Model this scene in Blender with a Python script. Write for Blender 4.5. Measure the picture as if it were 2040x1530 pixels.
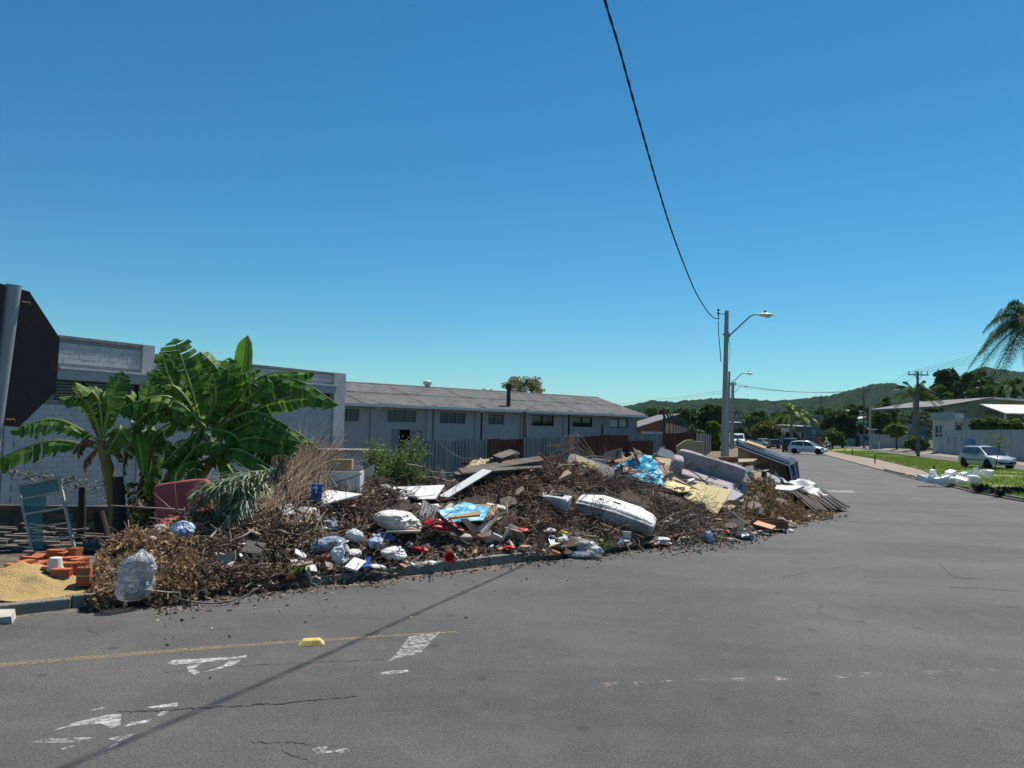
import bpy, bmesh, math, random
import numpy as np
from mathutils import Vector, Matrix, noise
random.seed(7); rng = np.random.default_rng(11)
for o in list(bpy.data.objects): bpy.data.objects.remove(o, do_unlink=True)
SC = bpy.context.scene
COL = SC.collection
# ------------------------------------------------------------------ camera
FPX = 1532.0; CX, CY = 1020.0, 765.0
PITCH = math.atan(87/1532); ROLL = 0.024; CAMH = 2.2
_F = Vector((0, math.cos(PITCH), math.sin(PITCH))); _R0 = Vector((1, 0, 0)); _U0 = Vector((0, -math.sin(PITCH), math.cos(PITCH)))
_R = _R0*math.cos(ROLL)+_U0*math.sin(ROLL); _U = -_R0*math.sin(ROLL)+_U0*math.cos(ROLL)
cd = bpy.data.cameras.new('camera'); cam = bpy.data.objects.new('camera', cd); COL.objects.link(cam)
cd.sensor_width = 36; cd.lens = 36*FPX/2040; cd.clip_start = 0.05; cd.clip_end = 20000
m = Matrix((( _R.x, _U.x, -_F.x, 0), (_R.y, _U.y, -_F.y, 0), (_R.z, _U.z, -_F.z, CAMH), (0, 0, 0, 1)))
cam.matrix_world = m
SC.camera = cam
SC.render.resolution_x = 1024; SC.render.resolution_y = 768
# ------------------------------------------------------------------ sky, sun, exposure
SUN_AZ = math.radians(54)      # from +X towards +Y
SUN_EL = math.radians(60)
W = bpy.data.worlds.new('World'); SC.world = W; W.use_nodes = True
nt = W.node_tree; nt.nodes.clear()
sky = nt.nodes.new('ShaderNodeTexSky'); sky.sky_type = 'NISHITA'; sky.sun_disc = False
sky.sun_elevation = SUN_EL; sky.sun_rotation = math.pi/2-SUN_AZ
sky.air_density = 1.0; sky.dust_density = 0.0; sky.ozone_density = 2.5; sky.altitude = 0
hs = nt.nodes.new('ShaderNodeMix'); hs.data_type = 'RGBA'; hs.blend_type = 'MULTIPLY'; hs.inputs[0].default_value = 1; hs.inputs[7].default_value = (.57, .92, 1.0, 1)
bg = nt.nodes.new('ShaderNodeBackground'); bg.inputs[1].default_value = 0.069
ou = nt.nodes.new('ShaderNodeOutputWorld')
st_n = nt.nodes.new('ShaderNodeHueSaturation'); st_n.inputs['Saturation'].default_value = 1.14
nt.links.new(sky.outputs[0], hs.inputs[6]); nt.links.new(hs.outputs[2], st_n.inputs['Color']); nt.links.new(st_n.outputs[0], bg.inputs[0]); nt.links.new(bg.outputs[0], ou.inputs[0])
sd = bpy.data.lights.new('sun', 'SUN'); sun = bpy.data.objects.new('sun', sd); COL.objects.link(sun)
sd.energy = 4.9; sd.angle = math.radians(0.53); sd.color = (1.0, 0.95, 0.87)
SDIR = Vector((math.cos(SUN_AZ)*math.cos(SUN_EL), math.sin(SUN_AZ)*math.cos(SUN_EL), math.sin(SUN_EL)))
sun.rotation_euler = SDIR.to_track_quat('Z', 'Y').to_euler(); sun.location = (0, 0, 60)
SC.view_settings.view_transform = 'Standard'; SC.view_settings.look = 'None'
SC.view_settings.exposure = 0.5; SC.view_settings.gamma = 1.0; SC.view_settings.use_curve_mapping = False
# ------------------------------------------------------------------ photo pixel -> place
def ray(px, py):
    return (_F + _R*((px-CX)/FPX) + _U*(-(py-CY)/FPX))
CO = Vector((0, 0, CAMH))
def G(px, py, z=0.0):            # on a level plane
    d = ray(px, py); t = (z-CAMH)/d.z
    return CO+d*t
def D(px, py, Y):                # at a distance Y down the view
    d = ray(px, py); return CO+d*(Y/d.y)
def proj(p):
    q = Vector(p)-CO; z = q.dot(_F)
    return CX+FPX*q.dot(_R)/z, CY-FPX*q.dot(_U)/z
def col_of(X, Y): return CX+FPX*X/max(Y, .01)
def sstep(a, b, x):
    t = np.clip((x-a)/(b-a), 0, 1); return t*t*(3-2*t)
def lerp(a, b, t): return a+(b-a)*t
def R_(lo, hi): return random.uniform(lo, hi)
# ------------------------------------------------------------------ materials
MATS = {}
def mat(name, col, col2=None, scale=6.0, rough=0.8, bump=0.0, bscale=None, metal=0.0, spec=0.3, trans=0.0, island=None,
        dirt=None, dirt_scale=1.5, dirt_lo=.5, dirt_hi=.7, alpha=1.0, coat=0.0, stretch=None, emit=None, detail=5):
    if name in MATS: return MATS[name]
    m = bpy.data.materials.new(name); m.use_nodes = True; n = m.node_tree; N = n.nodes; L = n.links
    b = N['Principled BSDF']; out = N['Material Output']
    b.inputs['Roughness'].default_value = rough; b.inputs['Metallic'].default_value = metal
    b.inputs['Specular IOR Level'].default_value = spec
    if coat: b.inputs['Coat Weight'].default_value = coat
    tc = N.new('ShaderNodeTexCoord'); vec = tc.outputs['Object']
    if stretch:
        mp = N.new('ShaderNodeMapping'); mp.inputs['Scale'].default_value = stretch; L.new(vec, mp.inputs[0]); vec = mp.outputs[0]
    c4 = lambda c: (c[0], c[1], c[2], 1)
    if island:                      # list of colours picked per loose piece
        g = N.new('ShaderNodeNewGeometry'); r = N.new('ShaderNodeValToRGB')
        L.new(g.outputs['Random Per Island'], r.inputs[0])
        e = r.color_ramp.elements
        while len(e) < len(island): e.new(0.5)
        for i, c in enumerate(island): e[i].position = i/(len(island)-1); e[i].color = c4(c)
        cur = r.outputs[0]
    else:
        rgb = N.new('ShaderNodeRGB'); rgb.outputs[0].default_value = c4(col); cur = rgb.outputs[0]
    if col2 is not None:
        t = N.new('ShaderNodeTexNoise'); t.inputs['Scale'].default_value = scale; t.inputs['Detail'].default_value = detail
        t.inputs['Roughness'].default_value = .62; L.new(vec, t.inputs['Vector'])
        mr = N.new('ShaderNodeMapRange'); mr.inputs[1].default_value = .36; mr.inputs[2].default_value = .66; L.new(t.outputs[0], mr.inputs[0])
        mx = N.new('ShaderNodeMix'); mx.data_type = 'RGBA'; L.new(mr.outputs[0], mx.inputs[0]); L.new(cur, mx.inputs[6]); mx.inputs[7].default_value = c4(col2)
        cur = mx.outputs[2]
    if dirt is not None:
        t = N.new('ShaderNodeTexNoise'); t.inputs['Scale'].default_value = dirt_scale; t.inputs['Detail'].default_value = 8; t.inputs['Roughness'].default_value = .7
        L.new(vec, t.inputs['Vector'])
        mr = N.new('ShaderNodeMapRange'); mr.inputs[1].default_value = dirt_lo; mr.inputs[2].default_value = dirt_hi; L.new(t.outputs[0], mr.inputs[0])
        mx = N.new('ShaderNodeMix'); mx.data_type = 'RGBA'; L.new(mr.outputs[0], mx.inputs[0]); L.new(cur, mx.inputs[6]); mx.inputs[7].default_value = c4(dirt)
        cur = mx.outputs[2]
    L.new(cur, b.inputs['Base Color'])
    if bump:
        t = N.new('ShaderNodeTexNoise'); t.inputs['Scale'].default_value = bscale or scale*3; t.inputs['Detail'].default_value = 6; L.new(vec, t.inputs['Vector'])
        bp = N.new('ShaderNodeBump'); bp.inputs['Strength'].default_value = min(1, bump); bp.inputs['Distance'].default_value = .03; L.new(t.outputs[0], bp.inputs['Height'])
        L.new(bp.outputs[0], b.inputs['Normal'])
    sh = b.outputs[0]
    if trans:
        tr = N.new('ShaderNodeBsdfTranslucent'); L.new(cur, tr.inputs[0]); ms = N.new('ShaderNodeMixShader'); ms.inputs[0].default_value = trans
        L.new(sh, ms.inputs[1]); L.new(tr.outputs[0], ms.inputs[2]); sh = ms.outputs[0]
    if alpha < 1:
        tr = N.new('ShaderNodeBsdfTransparent'); ms = N.new('ShaderNodeMixShader'); ms.inputs[0].default_value = alpha
        L.new(tr.outputs[0], ms.inputs[1]); L.new(sh, ms.inputs[2]); sh = ms.outputs[0]
    if emit: b.inputs['Emission Color'].default_value = c4(emit); b.inputs['Emission Strength'].default_value = 1
    L.new(sh, out.inputs[0]); MATS[name] = m
    return m
# ------------------------------------------------------------------ objects
def tag(o, label=None, cat=None, group=None, kind=None):
    if label: o['label'] = label
    if cat: o['category'] = cat
    if group: o['group'] = group
    if kind: o['kind'] = kind
    return o
def thing(name, label, cat, loc=(0, 0, 0), rz=0, group=None):
    o = bpy.data.objects.new(name, None); COL.objects.link(o); o.location = loc; o.rotation_euler = (0, 0, rz); o.empty_display_size = .2
    return tag(o, label, cat, group)
def link(name, me, parent=None):
    o = bpy.data.objects.new(name, me); COL.objects.link(o)
    if parent is not None: o.parent = parent
    return o
def copy_tree(o, parent=None):
    c = o.copy(); COL.objects.link(c); c.parent = parent
    for ch in list(o.children): copy_tree(ch, c)
    return c
def arr_mesh(name, V, F, mats, mi=None, smooth=False):
    V = np.asarray(V, np.float32); F = np.asarray(F, np.int32); me = bpy.data.meshes.new(name)
    k = F.shape[1]; me.vertices.add(len(V)); me.vertices.foreach_set('co', V.ravel())
    me.loops.add(F.size); me.loops.foreach_set('vertex_index', F.ravel()); me.polygons.add(len(F))
    me.polygons.foreach_set('loop_start', np.arange(0, F.size, k, dtype=np.int32))
    for m_ in (mats if isinstance(mats, (list, tuple)) else [mats]): me.materials.append(m_)
    if mi is not None: me.polygons.foreach_set('material_index', np.asarray(mi, np.int32))
    me.polygons.foreach_set('use_smooth', np.full(len(F), smooth))
    me.update(calc_edges=True); me.validate(); return me
class MB:
    def __init__(s): s.v = []; s.f = []; s.mi = []; s.k = 0
    def m(s, k): s.k = k; return s
    def face(s, pts):
        b = len(s.v); s.v += [tuple(p) for p in pts]; s.f.append(tuple(range(b, b+len(pts)))); s.mi.append(s.k); return s
    def hexa(s, p):              # 4 bottom ccw, 4 top ccw
        b = len(s.v); s.v += [tuple(q) for q in p]
        for q in ((3, 2, 1, 0), (4, 5, 6, 7), (0, 1, 5, 4), (1, 2, 6, 5), (2, 3, 7, 6), (3, 0, 4, 7)):
            s.f.append(tuple(b+i for i in q)); s.mi.append(s.k)
        return s
    def box(s, c, d, rot=None):
        hx, hy, hz = d[0]/2, d[1]/2, d[2]/2
        P = [Vector(q) for q in ((-hx, -hy, -hz), (hx, -hy, -hz), (hx, hy, -hz), (-hx, hy, -hz), (-hx, -hy, hz), (hx, -hy, hz), (hx, hy, hz), (-hx, hy, hz))]
        if rot is not None: P = [rot @ q for q in P]
        c = Vector(c); return s.hexa([q+c for q in P])
    def bar(s, a, b_, w, h=None, up=(0, 0, 1)):   # box-section bar from a to b
        a = Vector(a); b_ = Vector(b_); h = h or w; d = (b_-a).normalized(); up = Vector(up)
        if abs(d.dot(up)) > .97: up = Vector((0, 1, 0))
        x = d.cross(up).normalized()*w/2; y = x.cross(d).normalized()*h/2
        return s.hexa([a-x-y, a+x-y, b_+x-y, b_-x-y, a-x+y, a+x+y, b_+x+y, b_-x+y])
    def tube(s, pts, r, n=8, cap=True):
        pts = [Vector(p) for p in pts]; b = len(s.v); rs = r if isinstance(r, (list, tuple)) else [r]*len(pts)
        pn = None
        for i, p in enumerate(pts):
            d = (pts[min(i+1, len(pts)-1)]-pts[max(i-1, 0)]).normalized()
            if pn is None:
                u = Vector((0, 0, 1)) if abs(d.z) < .9 else Vector((1, 0, 0)); x = d.cross(u).normalized()
            else:
                x = (pn-d*pn.dot(d)).normalized()
            pn = x; y = d.cross(x)
            for k in range(n):
                a = 2*math.pi*k/n; s.v.append(tuple(p+(x*math.cos(a)+y*math.sin(a))*rs[i]))
        for i in range(len(pts)-1):
            for k in range(n):
                s.f.append((b+i*n+k, b+i*n+(k+1) % n, b+(i+1)*n+(k+1) % n, b+(i+1)*n+k)); s.mi.append(s.k)
        if cap:
            s.f.append(tuple(b+k for k in range(n-1, -1, -1))); s.mi.append(s.k)
            s.f.append(tuple(b+(len(pts)-1)*n+k for k in range(n))); s.mi.append(s.k)
        return s
    def lathe(s, c, prof, n=16, axis=None):
        c = Vector(c); b = len(s.v)
        for r, z in prof:
            for k in range(n):
                a = 2*math.pi*k/n; q = Vector((r*math.cos(a), r*math.sin(a), z))
                if axis is not None: q = axis @ q
                s.v.append(tuple(c+q))
        for i in range(len(prof)-1):
            for k in range(n):
                s.f.append((b+i*n+k, b+i*n+(k+1) % n, b+(i+1)*n+(k+1) % n, b+(i+1)*n+k)); s.mi.append(s.k)
        s.f.append(tuple(b+k for k in range(n-1, -1, -1))); s.mi.append(s.k)
        s.f.append(tuple(b+(len(prof)-1)*n+k for k in range(n))); s.mi.append(s.k)
        return s
    def grid(s, fn, nu, nv):
        b = len(s.v)
        for j in range(nv+1):
            for i in range(nu+1): s.v.append(tuple(fn(i/nu, j/nv)))
        for j in range(nv):
            for i in range(nu):
                q = b+j*(nu+1)+i; s.f.append((q, q+1, q+nu+2, q+nu+1)); s.mi.append(s.k)
        return s
    def prism(s, poly, off):      # poly: 3d points, extruded by vector off
        off = Vector(off); b = len(s.v); n = len(poly); poly = [Vector(p) for p in poly]
        s.v += [tuple(p) for p in poly]+[tuple(p+off) for p in poly]
        s.f.append(tuple(range(b+n-1, b-1, -1))); s.f.append(tuple(range(b+n, b+2*n))); s.mi += [s.k, s.k]
        for i in range(n):
            s.f.append((b+i, b+(i+1) % n, b+n+(i+1) % n, b+n+i)); s.mi.append(s.k)
        return s
    def build(s, name, mats, parent=None, smooth=False, bevel=0, auto=False):
        me = bpy.data.meshes.new(name); me.from_pydata(s.v, [], s.f)
        for q in (mats if isinstance(mats, (list, tuple)) else [mats]): me.materials.append(q)
        me.polygons.foreach_set('material_index', s.mi)
        bm = bmesh.new(); bm.from_mesh(me)
        bmesh.ops.recalc_face_normals(bm, faces=bm.faces)
        if bevel:
            bmesh.ops.bevel(bm, geom=[e for e in bm.edges if e.is_manifold and e.calc_face_angle(0) > .6], offset=bevel, segments=2, affect='EDGES', profile=.6, clamp_overlap=True)
        if smooth:
            for fc in bm.faces: fc.smooth = True
        if auto:
            for e in bm.edges:
                if e.is_manifold and e.calc_face_angle(0) > auto: e.smooth = False
        bm.to_mesh(me); bm.free(); me.update()
        return link(name, me, parent)
def poly_sheet(name, pts, z, mats, kind='structure', label=None, cat=None, parent=None, sub=0):
    bm = bmesh.new(); vs = [bm.verts.new((p[0], p[1], z if z is not None else p[2])) for p in pts]
    bm.faces.new(vs); bmesh.ops.triangulate(bm, faces=bm.faces)
    bmesh.ops.recalc_face_normals(bm, faces=bm.faces)
    if sum(f.normal.z for f in bm.faces) < 0: bmesh.ops.reverse_faces(bm, faces=bm.faces)
    me = bpy.data.meshes.new(name); bm.to_mesh(me); bm.free(); me.materials.append(mats)
    o = link(name, me, parent); 
    return tag(o, label, cat, None, kind)
# ================================================================== THE SETTING
def asphalt_mat():
    m = bpy.data.materials.new('asphalt'); m.use_nodes = True; n = m.node_tree; N = n.nodes; L = n.links; b = N['Principled BSDF']
    tc = N.new('ShaderNodeTexCoord'); vec = tc.outputs['Object']
    def noise_(scale, detail=4, rough=.6, v=None, lo=None, hi=None, dist=0):
        t = N.new('ShaderNodeTexNoise'); t.inputs['Scale'].default_value = scale; t.inputs['Detail'].default_value = detail; t.inputs['Roughness'].default_value = rough
        t.inputs['Distortion'].default_value = dist
        L.new(v or vec, t.inputs['Vector'])
        if lo is None: return t.outputs[0]
        r = N.new('ShaderNodeMapRange'); r.inputs[1].default_value = lo; r.inputs[2].default_value = hi; L.new(t.outputs[0], r.inputs[0]); return r.outputs[0]
    def mixc(f, a, c2, mode='MIX'):
        x = N.new('ShaderNodeMix'); x.data_type = 'RGBA'; x.blend_type = mode; L.new(f, x.inputs[0]) if not isinstance(f, float) else setattr(x.inputs[0], 'default_value', f)
        L.new(a, x.inputs[6])
        if isinstance(c2, tuple): x.inputs[7].default_value = (*c2, 1)
        else: L.new(c2, x.inputs[7])
        return x.outputs[2]
    def mul(a, b_):
        x = N.new('ShaderNodeMath'); x.operation = 'MULTIPLY'; L.new(a, x.inputs[0])
        if isinstance(b_, float): x.inputs[1].default_value = b_
        else: L.new(b_, x.inputs[1])
        return x.outputs[0]
    rgb = N.new('ShaderNodeRGB'); rgb.outputs[0].default_value = (.096, .0915, .088, 1); c = rgb.outputs[0]
    mp = N.new('ShaderNodeMapping'); mp.inputs['Rotation'].default_value = (0, 0, -.36); mp.inputs['Scale'].default_value = (.12, .55, 1); L.new(vec, mp.inputs[0])
    c = mixc(noise_(1.0, 4, .55, mp.outputs[0], .42, .60), c, (.066, .064, .064))           # tyre-worn bands
    c = mixc(mul(noise_(.35, 5, .6, None, .48, .68), .7), c, (.138, .124, .110))              # dusty patches
    c = mixc(mul(noise_(48, 4, .75, None, .47, .66), .85), c, (.030, .029, .030))             # pits between the chippings
    c = mixc(mul(noise_(62, 3, .75, None, .56, .70), .8), c, (.24, .235, .235))               # light chippings
    # oil drips
    v1 = N.new('ShaderNodeTexVoronoi'); v1.inputs['Scale'].default_value = 1.9; L.new(vec, v1.inputs['Vector'])
    r1 = N.new('ShaderNodeMapRange'); r1.inputs[1].default_value = .07; r1.inputs[2].default_value = .13; r1.inputs[3].default_value = 1; r1.inputs[4].default_value = 0; L.new(v1.outputs['Distance'], r1.inputs[0])
    c = mixc(mul(mul(r1.outputs[0], noise_(.5, 2, .5, None, .42, .5)), .7), c, (.036, .036, .038))
    # cracks
    dv = N.new('ShaderNodeMix'); dv.data_type = 'VECTOR'; dv.inputs[0].default_value = .12
    nz = N.new('ShaderNodeTexNoise'); nz.inputs['Scale'].default_value = 2.2; nz.inputs['Detail'].default_value = 5; L.new(vec, nz.inputs['Vector'])
    L.new(vec, dv.inputs[4]); L.new(nz.outputs['Color'], dv.inputs[5])
    v2 = N.new('ShaderNodeTexVoronoi'); v2.feature = 'DISTANCE_TO_EDGE'; v2.inputs['Scale'].default_value = .55; L.new(dv.outputs[1], v2.inputs['Vector'])
    r2 = N.new('ShaderNodeMapRange'); r2.inputs[1].default_value = .0015; r2.inputs[2].default_value = .006; r2.inputs[3].default_value = 1; r2.inputs[4].default_value = 0; L.new(v2.outputs['Distance'], r2.inputs[0])
    crack = mul(r2.outputs[0], noise_(.32, 3, .6, None, .57, .62))
    c = mixc(mul(crack, .45), c, (.03, .03, .03))
    c = mixc(mul(noise_(2.6, 6, .7, None, .5, .7), .35), c, (.135, .125, .115))
    c = mixc(mul(noise_(9, 5, .7, None, .5, .68), .35), c, (.060, .058, .057))
    L.new(c, b.inputs['Base Color']); b.inputs['Roughness'].default_value = .85; b.inputs['Specular IOR Level'].default_value = .35
    bp = N.new('ShaderNodeBump'); bp.inputs['Strength'].default_value = .8; bp.inputs['Distance'].default_value = .018
    L.new(noise_(48, 5, .75), bp.inputs['Height']); L.new(bp.outputs[0], b.inputs['Normal'])
    return m
ASPH = asphalt_mat()
CONC = mat('concrete', (.30, .295, .28), (.21, .205, .195), 4, .9, .4, 30, dirt=(.14, .125, .105), dirt_scale=2.5, dirt_lo=.52, dirt_hi=.72)
KERBM = mat('kerb_concrete', (.23, .22, .205), (.15, .143, .133), 5, .9, .5, 35, dirt=(.13, .115, .095), dirt_scale=3)
WHITEK = mat('lime_wash', (.78, .77, .74), (.55, .53, .5), 6, .9, .4, 30, dirt=(.25, .23, .2), dirt_scale=5, dirt_lo=.55)
SOIL = mat('soil', (.16, .115, .075), (.085, .060, .040), 3.0, .95, .8, 14, dirt=(.24, .19, .14), dirt_scale=7)
LOT = mat('lot_soil', (.11, .085, .06), (.05, .042, .032), 1.2, .95, .8, 9, dirt=(.2, .17, .12), dirt_scale=4)
GRASSG = mat('grass_soil', (.12, .18, .03), (.18, .20, .05), 1.0, .95, .5, 20, dirt=(.16, .13, .07), dirt_scale=.8, dirt_lo=.56, dirt_hi=.72)
FIELD = mat('far_field', (.07, .10, .035), (.10, .10, .05), .05, .95, .3, 2)
DIRT = mat('gravel_dirt', (.29, .235, .18), (.19, .155, .12), 1.3, .95, .6, 25, dirt=(.12, .10, .08), dirt_scale=5, dirt_lo=.6)
# ---- kerb line (foot of the kerb on the asphalt), traced from the photograph
KPX = [(-420, 1290), (-200, 1258), (60, 1222), (200, 1207), (330, 1196), (450, 1184), (640, 1167), (800, 1149), (950, 1131), (1050, 1119), (1110, 1112), (1200, 1100), (1310, 1085)]
KERB = [G(*p) for p in KPX] + [Vector((4.3, 16.6, 0)), Vector((5.6, 18.6, 0)), Vector((7.2, 21.5, 0)), Vector((8.6, 24.8, 0)), Vector((9.7, 28.6, 0)), Vector((10.6, 32.5, 0)), Vector((20.2, 66.5, 0)), Vector((35, 118, 0)), Vector((77, 264, 0))]
LEFT_END = KERB[0]+(KERB[0]-KERB[2]).normalized()*60
RE = [Vector((96, 280, 0)), Vector((50.5, 130, 0)), G(1640, 905), G(1700, 920), G(1760, 938), G(1830, 956), G(1960, 984), G(2040, 1000), Vector((19.2, 24.2, 0)), Vector((22.5, 21.6, 0)), Vector((32, 19.5, 0)), Vector((90, 17, 0))]
road_poly = [LEFT_END]+KERB+RE+[Vector((90, -25, 0)), Vector((-60, -25, 0))]
poly_sheet('road', road_poly, 0.0, ASPH)
# ---- lot behind the kerb
kc = np.array([col_of(p.x, p.y) for p in KERB[:15]]); ky = np.array([p.y for p in KERB[:15]])
def kerbY(c): return np.interp(c, kc, ky)
def lot_z(c, dy):
    c = np.asarray(c, float); dy = np.asarray(dy, float)
    return .11 - 1.4*sstep(3.0, 13, dy)*(1-.8*sstep(850, 1400, c))
def lotZ(X, Y):
    c = col_of(X, Y); return float(lot_z(c, Y-kerbY(c)))
cs = np.concatenate([np.arange(-1400, -100, 60), np.arange(-100, 1500, 12), [1500]])
ds = np.concatenate([[.10], np.arange(.4, 14, .35), np.arange(14, 80, 3)])
Vv = []; 
for d in ds:
    for c in cs:
        Y = float(np.interp(max(c, kc[0]), kc, ky)) + d
        if c < kc[0]:
            t_ = (kc[0]-c)/FPX; Y = max(float(ky[0]) - t_*2.2, 2.5)+d
        X = (c-CX)/FPX*Y
        Vv.append((X, Y, float(lot_z(c, d)) + (noise.noise((X*.9, Y*.9, 0))*.05 if d > .3 else 0)))
nx = len(cs); F_ = [(j*nx+i, j*nx+i+1, (j+1)*nx+i+1, (j+1)*nx+i) for j in range(len(ds)-1) for i in range(nx-1)]
tag(link('lot_ground', arr_mesh('lot_ground', Vv, F_, LOT, smooth=True)), kind='structure')
# ---- pavement strip along the street running away
sw = [KERB[i] for i in range(14, 22)]
swp = [p+Vector((-.06, 0, .12)) for p in sw]+[p+Vector((-4.5, 1.2, .12)) for p in reversed(sw)]
poly_sheet('pavement', swp, .12, SOIL)
# ---- the wide ground to the horizon
def ground_z(X, Y):
    return -0.35 - 1.5*sstep(0, 14, np.where((X < 10) & (Y > 12), Y-12, 0))
ax = np.concatenate([-np.geomspace(9000, 130, 14), np.arange(-120, 160, 10), np.geomspace(170, 9000, 14)])
ay = np.concatenate([-np.geomspace(3000, 60, 8), np.arange(-50, 400, 10), np.geomspace(420, 12000, 14)])
XX, YY = np.meshgrid(ax, ay); ZZ = ground_z(XX, YY)
nx = len(ax); F_ = [(j*nx+i, j*nx+i+1, (j+1)*nx+i+1, (j+1)*nx+i) for j in range(len(ay)-1) for i in range(nx-1)]
tag(link('ground', arr_mesh('ground', np.stack([XX, YY, ZZ], -1).reshape(-1, 3), F_, FIELD, smooth=True)), kind='structure')
# ---- kerb stones
def kerb_run(pts, z0, h, w, length, matf, skip, side=1, jit=.012):
    root = bpy.data.objects.new('kerb', None); COL.objects.link(root); tag(root, kind='structure')
    acc = [0]
    for a, b in zip(pts, pts[1:]): acc.append(acc[-1]+(b-a).length)
    def at(s):
        for i in range(len(pts)-1):
            if s <= acc[i+1] or i == len(pts)-2:
                t = (s-acc[i])/(acc[i+1]-acc[i]); return pts[i].lerp(pts[i+1], t)
    s = 0
    while s < acc[-1]-.2:
        e = min(s+length*R_(.92, 1.08), acc[-1]); a = at(s+.008); b = at(e-.008); mid = (a+b)/2
        cpx = proj(mid+Vector((0, 0, .1)))[0]
        if not skip(cpx, mid):
            n = Vector((-(b-a).y, (b-a).x, 0)).normalized()*side
            j = [R_(-jit, jit) for _ in range(4)]
            mb = MB(); zz = h+R_(-jit, jit)
            mb.hexa([a+n*j[0]+Vector((0, 0, z0-.1)), b+n*j[1]+Vector((0, 0, z0-.1)), b+n*(w+j[1])+Vector((0, 0, z0-.1)), a+n*(w+j[0])+Vector((0, 0, z0-.1)),
                     a+n*(.02+j[0])+Vector((0, 0, z0+zz+j[2])), b+n*(.02+j[1])+Vector((0, 0, z0+zz+j[3])), b+n*(w+j[1])+Vector((0, 0, z0+zz+j[3])), a+n*(w+j[0])+Vector((0, 0, z0+zz+j[2]))])
            mb.build('kerb_stone', matf(cpx), root, bevel=.014)
        s = e
kerb_run(KERB[1:16], 0, .14, .13, .82, lambda c: WHITEK if 120 < c < 172 else KERBM, lambda c, p: 1128 < c < 1180 and p.y < 15)
medk = [RE[i] for i in range(4, 12)]
kerb_run(medk, 0, .14, .14, 1.1, lambda c: KERBM, lambda c, p: p.x > 45)
# ---- median, dirt strip, second carriageway, verge
near2 = lambda Y: 32+.287*(Y-48)
dirt_in = [G(1650, 893.5, .06), G(1720, 908, .1), G(1790, 927, .12), G(1830, 938, .13), G(1845, 951, .13)]
poly_sheet('dirt_strip', [RE[2]+Vector((-1, 4, 0)), RE[2], RE[3], RE[4], RE[5]+Vector((.2, .15, 0))]+[p for p in reversed(dirt_in)]+[Vector((42, 112, 0))], .012, DIRT)
def z_right(X, Y):       # ground rising gently from the near street to the yards
    e = np.interp(Y, [17, 19.5, 21.6, 24.2, 27.3, 30.6, 39.8, 49.4, 88.7, 130, 280], [90, 32, 22.5, 19.2, 18.2, 18.8, 21, 23.9, 35.9, 50.5, 96])
    n2 = 32+.287*(Y-48)
    t = np.clip((X-e)/np.maximum(n2-e, .5), 0, 1)
    z = .10+.17*t
    return np.where(X > n2+4, .27+.19*sstep(n2+4, n2+5.2, X), z)
def right_sheet(name, x0f, x1f, Ys, nxs, m_, dz=0.0):
    V_ = []; 
    for Y in Ys:
        a, b = x0f(Y), x1f(Y)
        for i in range(nxs+1):
            X = a+(b-a)*i/nxs; V_.append((X, Y, float(z_right(X, Y))+dz))
    k = nxs+1; Fq = [(j*k+i, j*k+i+1, (j+1)*k+i+1, (j+1)*k+i) for j in range(len(Ys)-1) for i in range(nxs)]
    return link(name, arr_mesh(name, V_, Fq, m_, smooth=True))
EDY = [19.5, 21.6, 24.2, 27.3, 30.6, 39.8, 49.4, 88.7, 130, 280]; EDX = [32, 22.5, 19.2, 18.2, 18.8, 21, 23.9, 35.9, 50.5, 96]
def edgeX(Y): return float(np.interp(Y, EDY, EDX))
def grassX(Y): return edgeX(Y)+(.12 if Y < 38 else float(np.interp(Y, [38, 41, 50, 70, 90, 130], [.12, 1.4, 2.6, 3.2, 2.5, .5])))
Ys = np.concatenate([np.arange(19.6, 60, .7), np.arange(60, 135, 2.5)])
tag(right_sheet('grass_median', grassX, near2, Ys, 16, GRASSG), kind='structure')
tag(right_sheet('median_soil', edgeX, near2, Ys, 10, DIRT, -.05), kind='structure')
tag(right_sheet('side_road', lambda Y: near2(Y)-.02, lambda Y: near2(Y)+4.0, np.arange(15, 160, 4), 2, ASPH, .012), kind='structure')
tag(right_sheet('pavement', lambda Y: near2(Y)+3.98, lambda Y: near2(Y)+7, np.arange(15, 160, 4), 6, DIRT, .0), kind='structure')
tag(right_sheet('yard_ground', lambda Y: near2(Y)+6.9, lambda Y: near2(Y)+140, np.arange(15, 240, 8), 8, FIELD, .0), kind='structure')
# grass blades on the median
def blades(n, pos_fn, h, m_, name, wid=.02):
    P = pos_fn(n); n = len(P); a = rng.uniform(0, 6.283, n); hh = h*rng.uniform(.5, 1.3, n); w = wid*rng.uniform(.7, 1.4, n)
    le = rng.uniform(0, 6.283, n); lm = hh*rng.uniform(.1, .7, n)
    dx = np.stack([np.cos(a)*w, np.sin(a)*w, 0*a], -1); tip = P+np.stack([np.cos(le)*lm, np.sin(le)*lm, hh], -1)
    V_ = np.stack([P-dx, P+dx, tip], 1).reshape(-1, 3); Fq = np.arange(3*n).reshape(-1, 3)
    return link(name, arr_mesh(name, V_, Fq, m_))
GRASS = mat('grass_blade', None, island=[(.10, .18, .018), (.15, .25, .027), (.21, .30, .042), (.29, .31, .09)], rough=.7, trans=.35)
def med_pos(n):
    Y = 20+ (rng.random(n)**1.6)*80; e = np.array([grassX(y) for y in Y]); nn = near2(Y); X = e+(nn-e)*rng.random(n)
    k = np.array([noise.noise((x*.35, y*.35, 3)) for x, y in zip(X, Y)]) > -.28
    X, Y = X[k], Y[k]; return np.stack([X, Y, z_right(X, Y)], -1)
tag(blades(60000, med_pos, .11, GRASS, 'grass', .016), 'short mown green grass covering the median strip', 'grass', kind='stuff')
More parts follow.
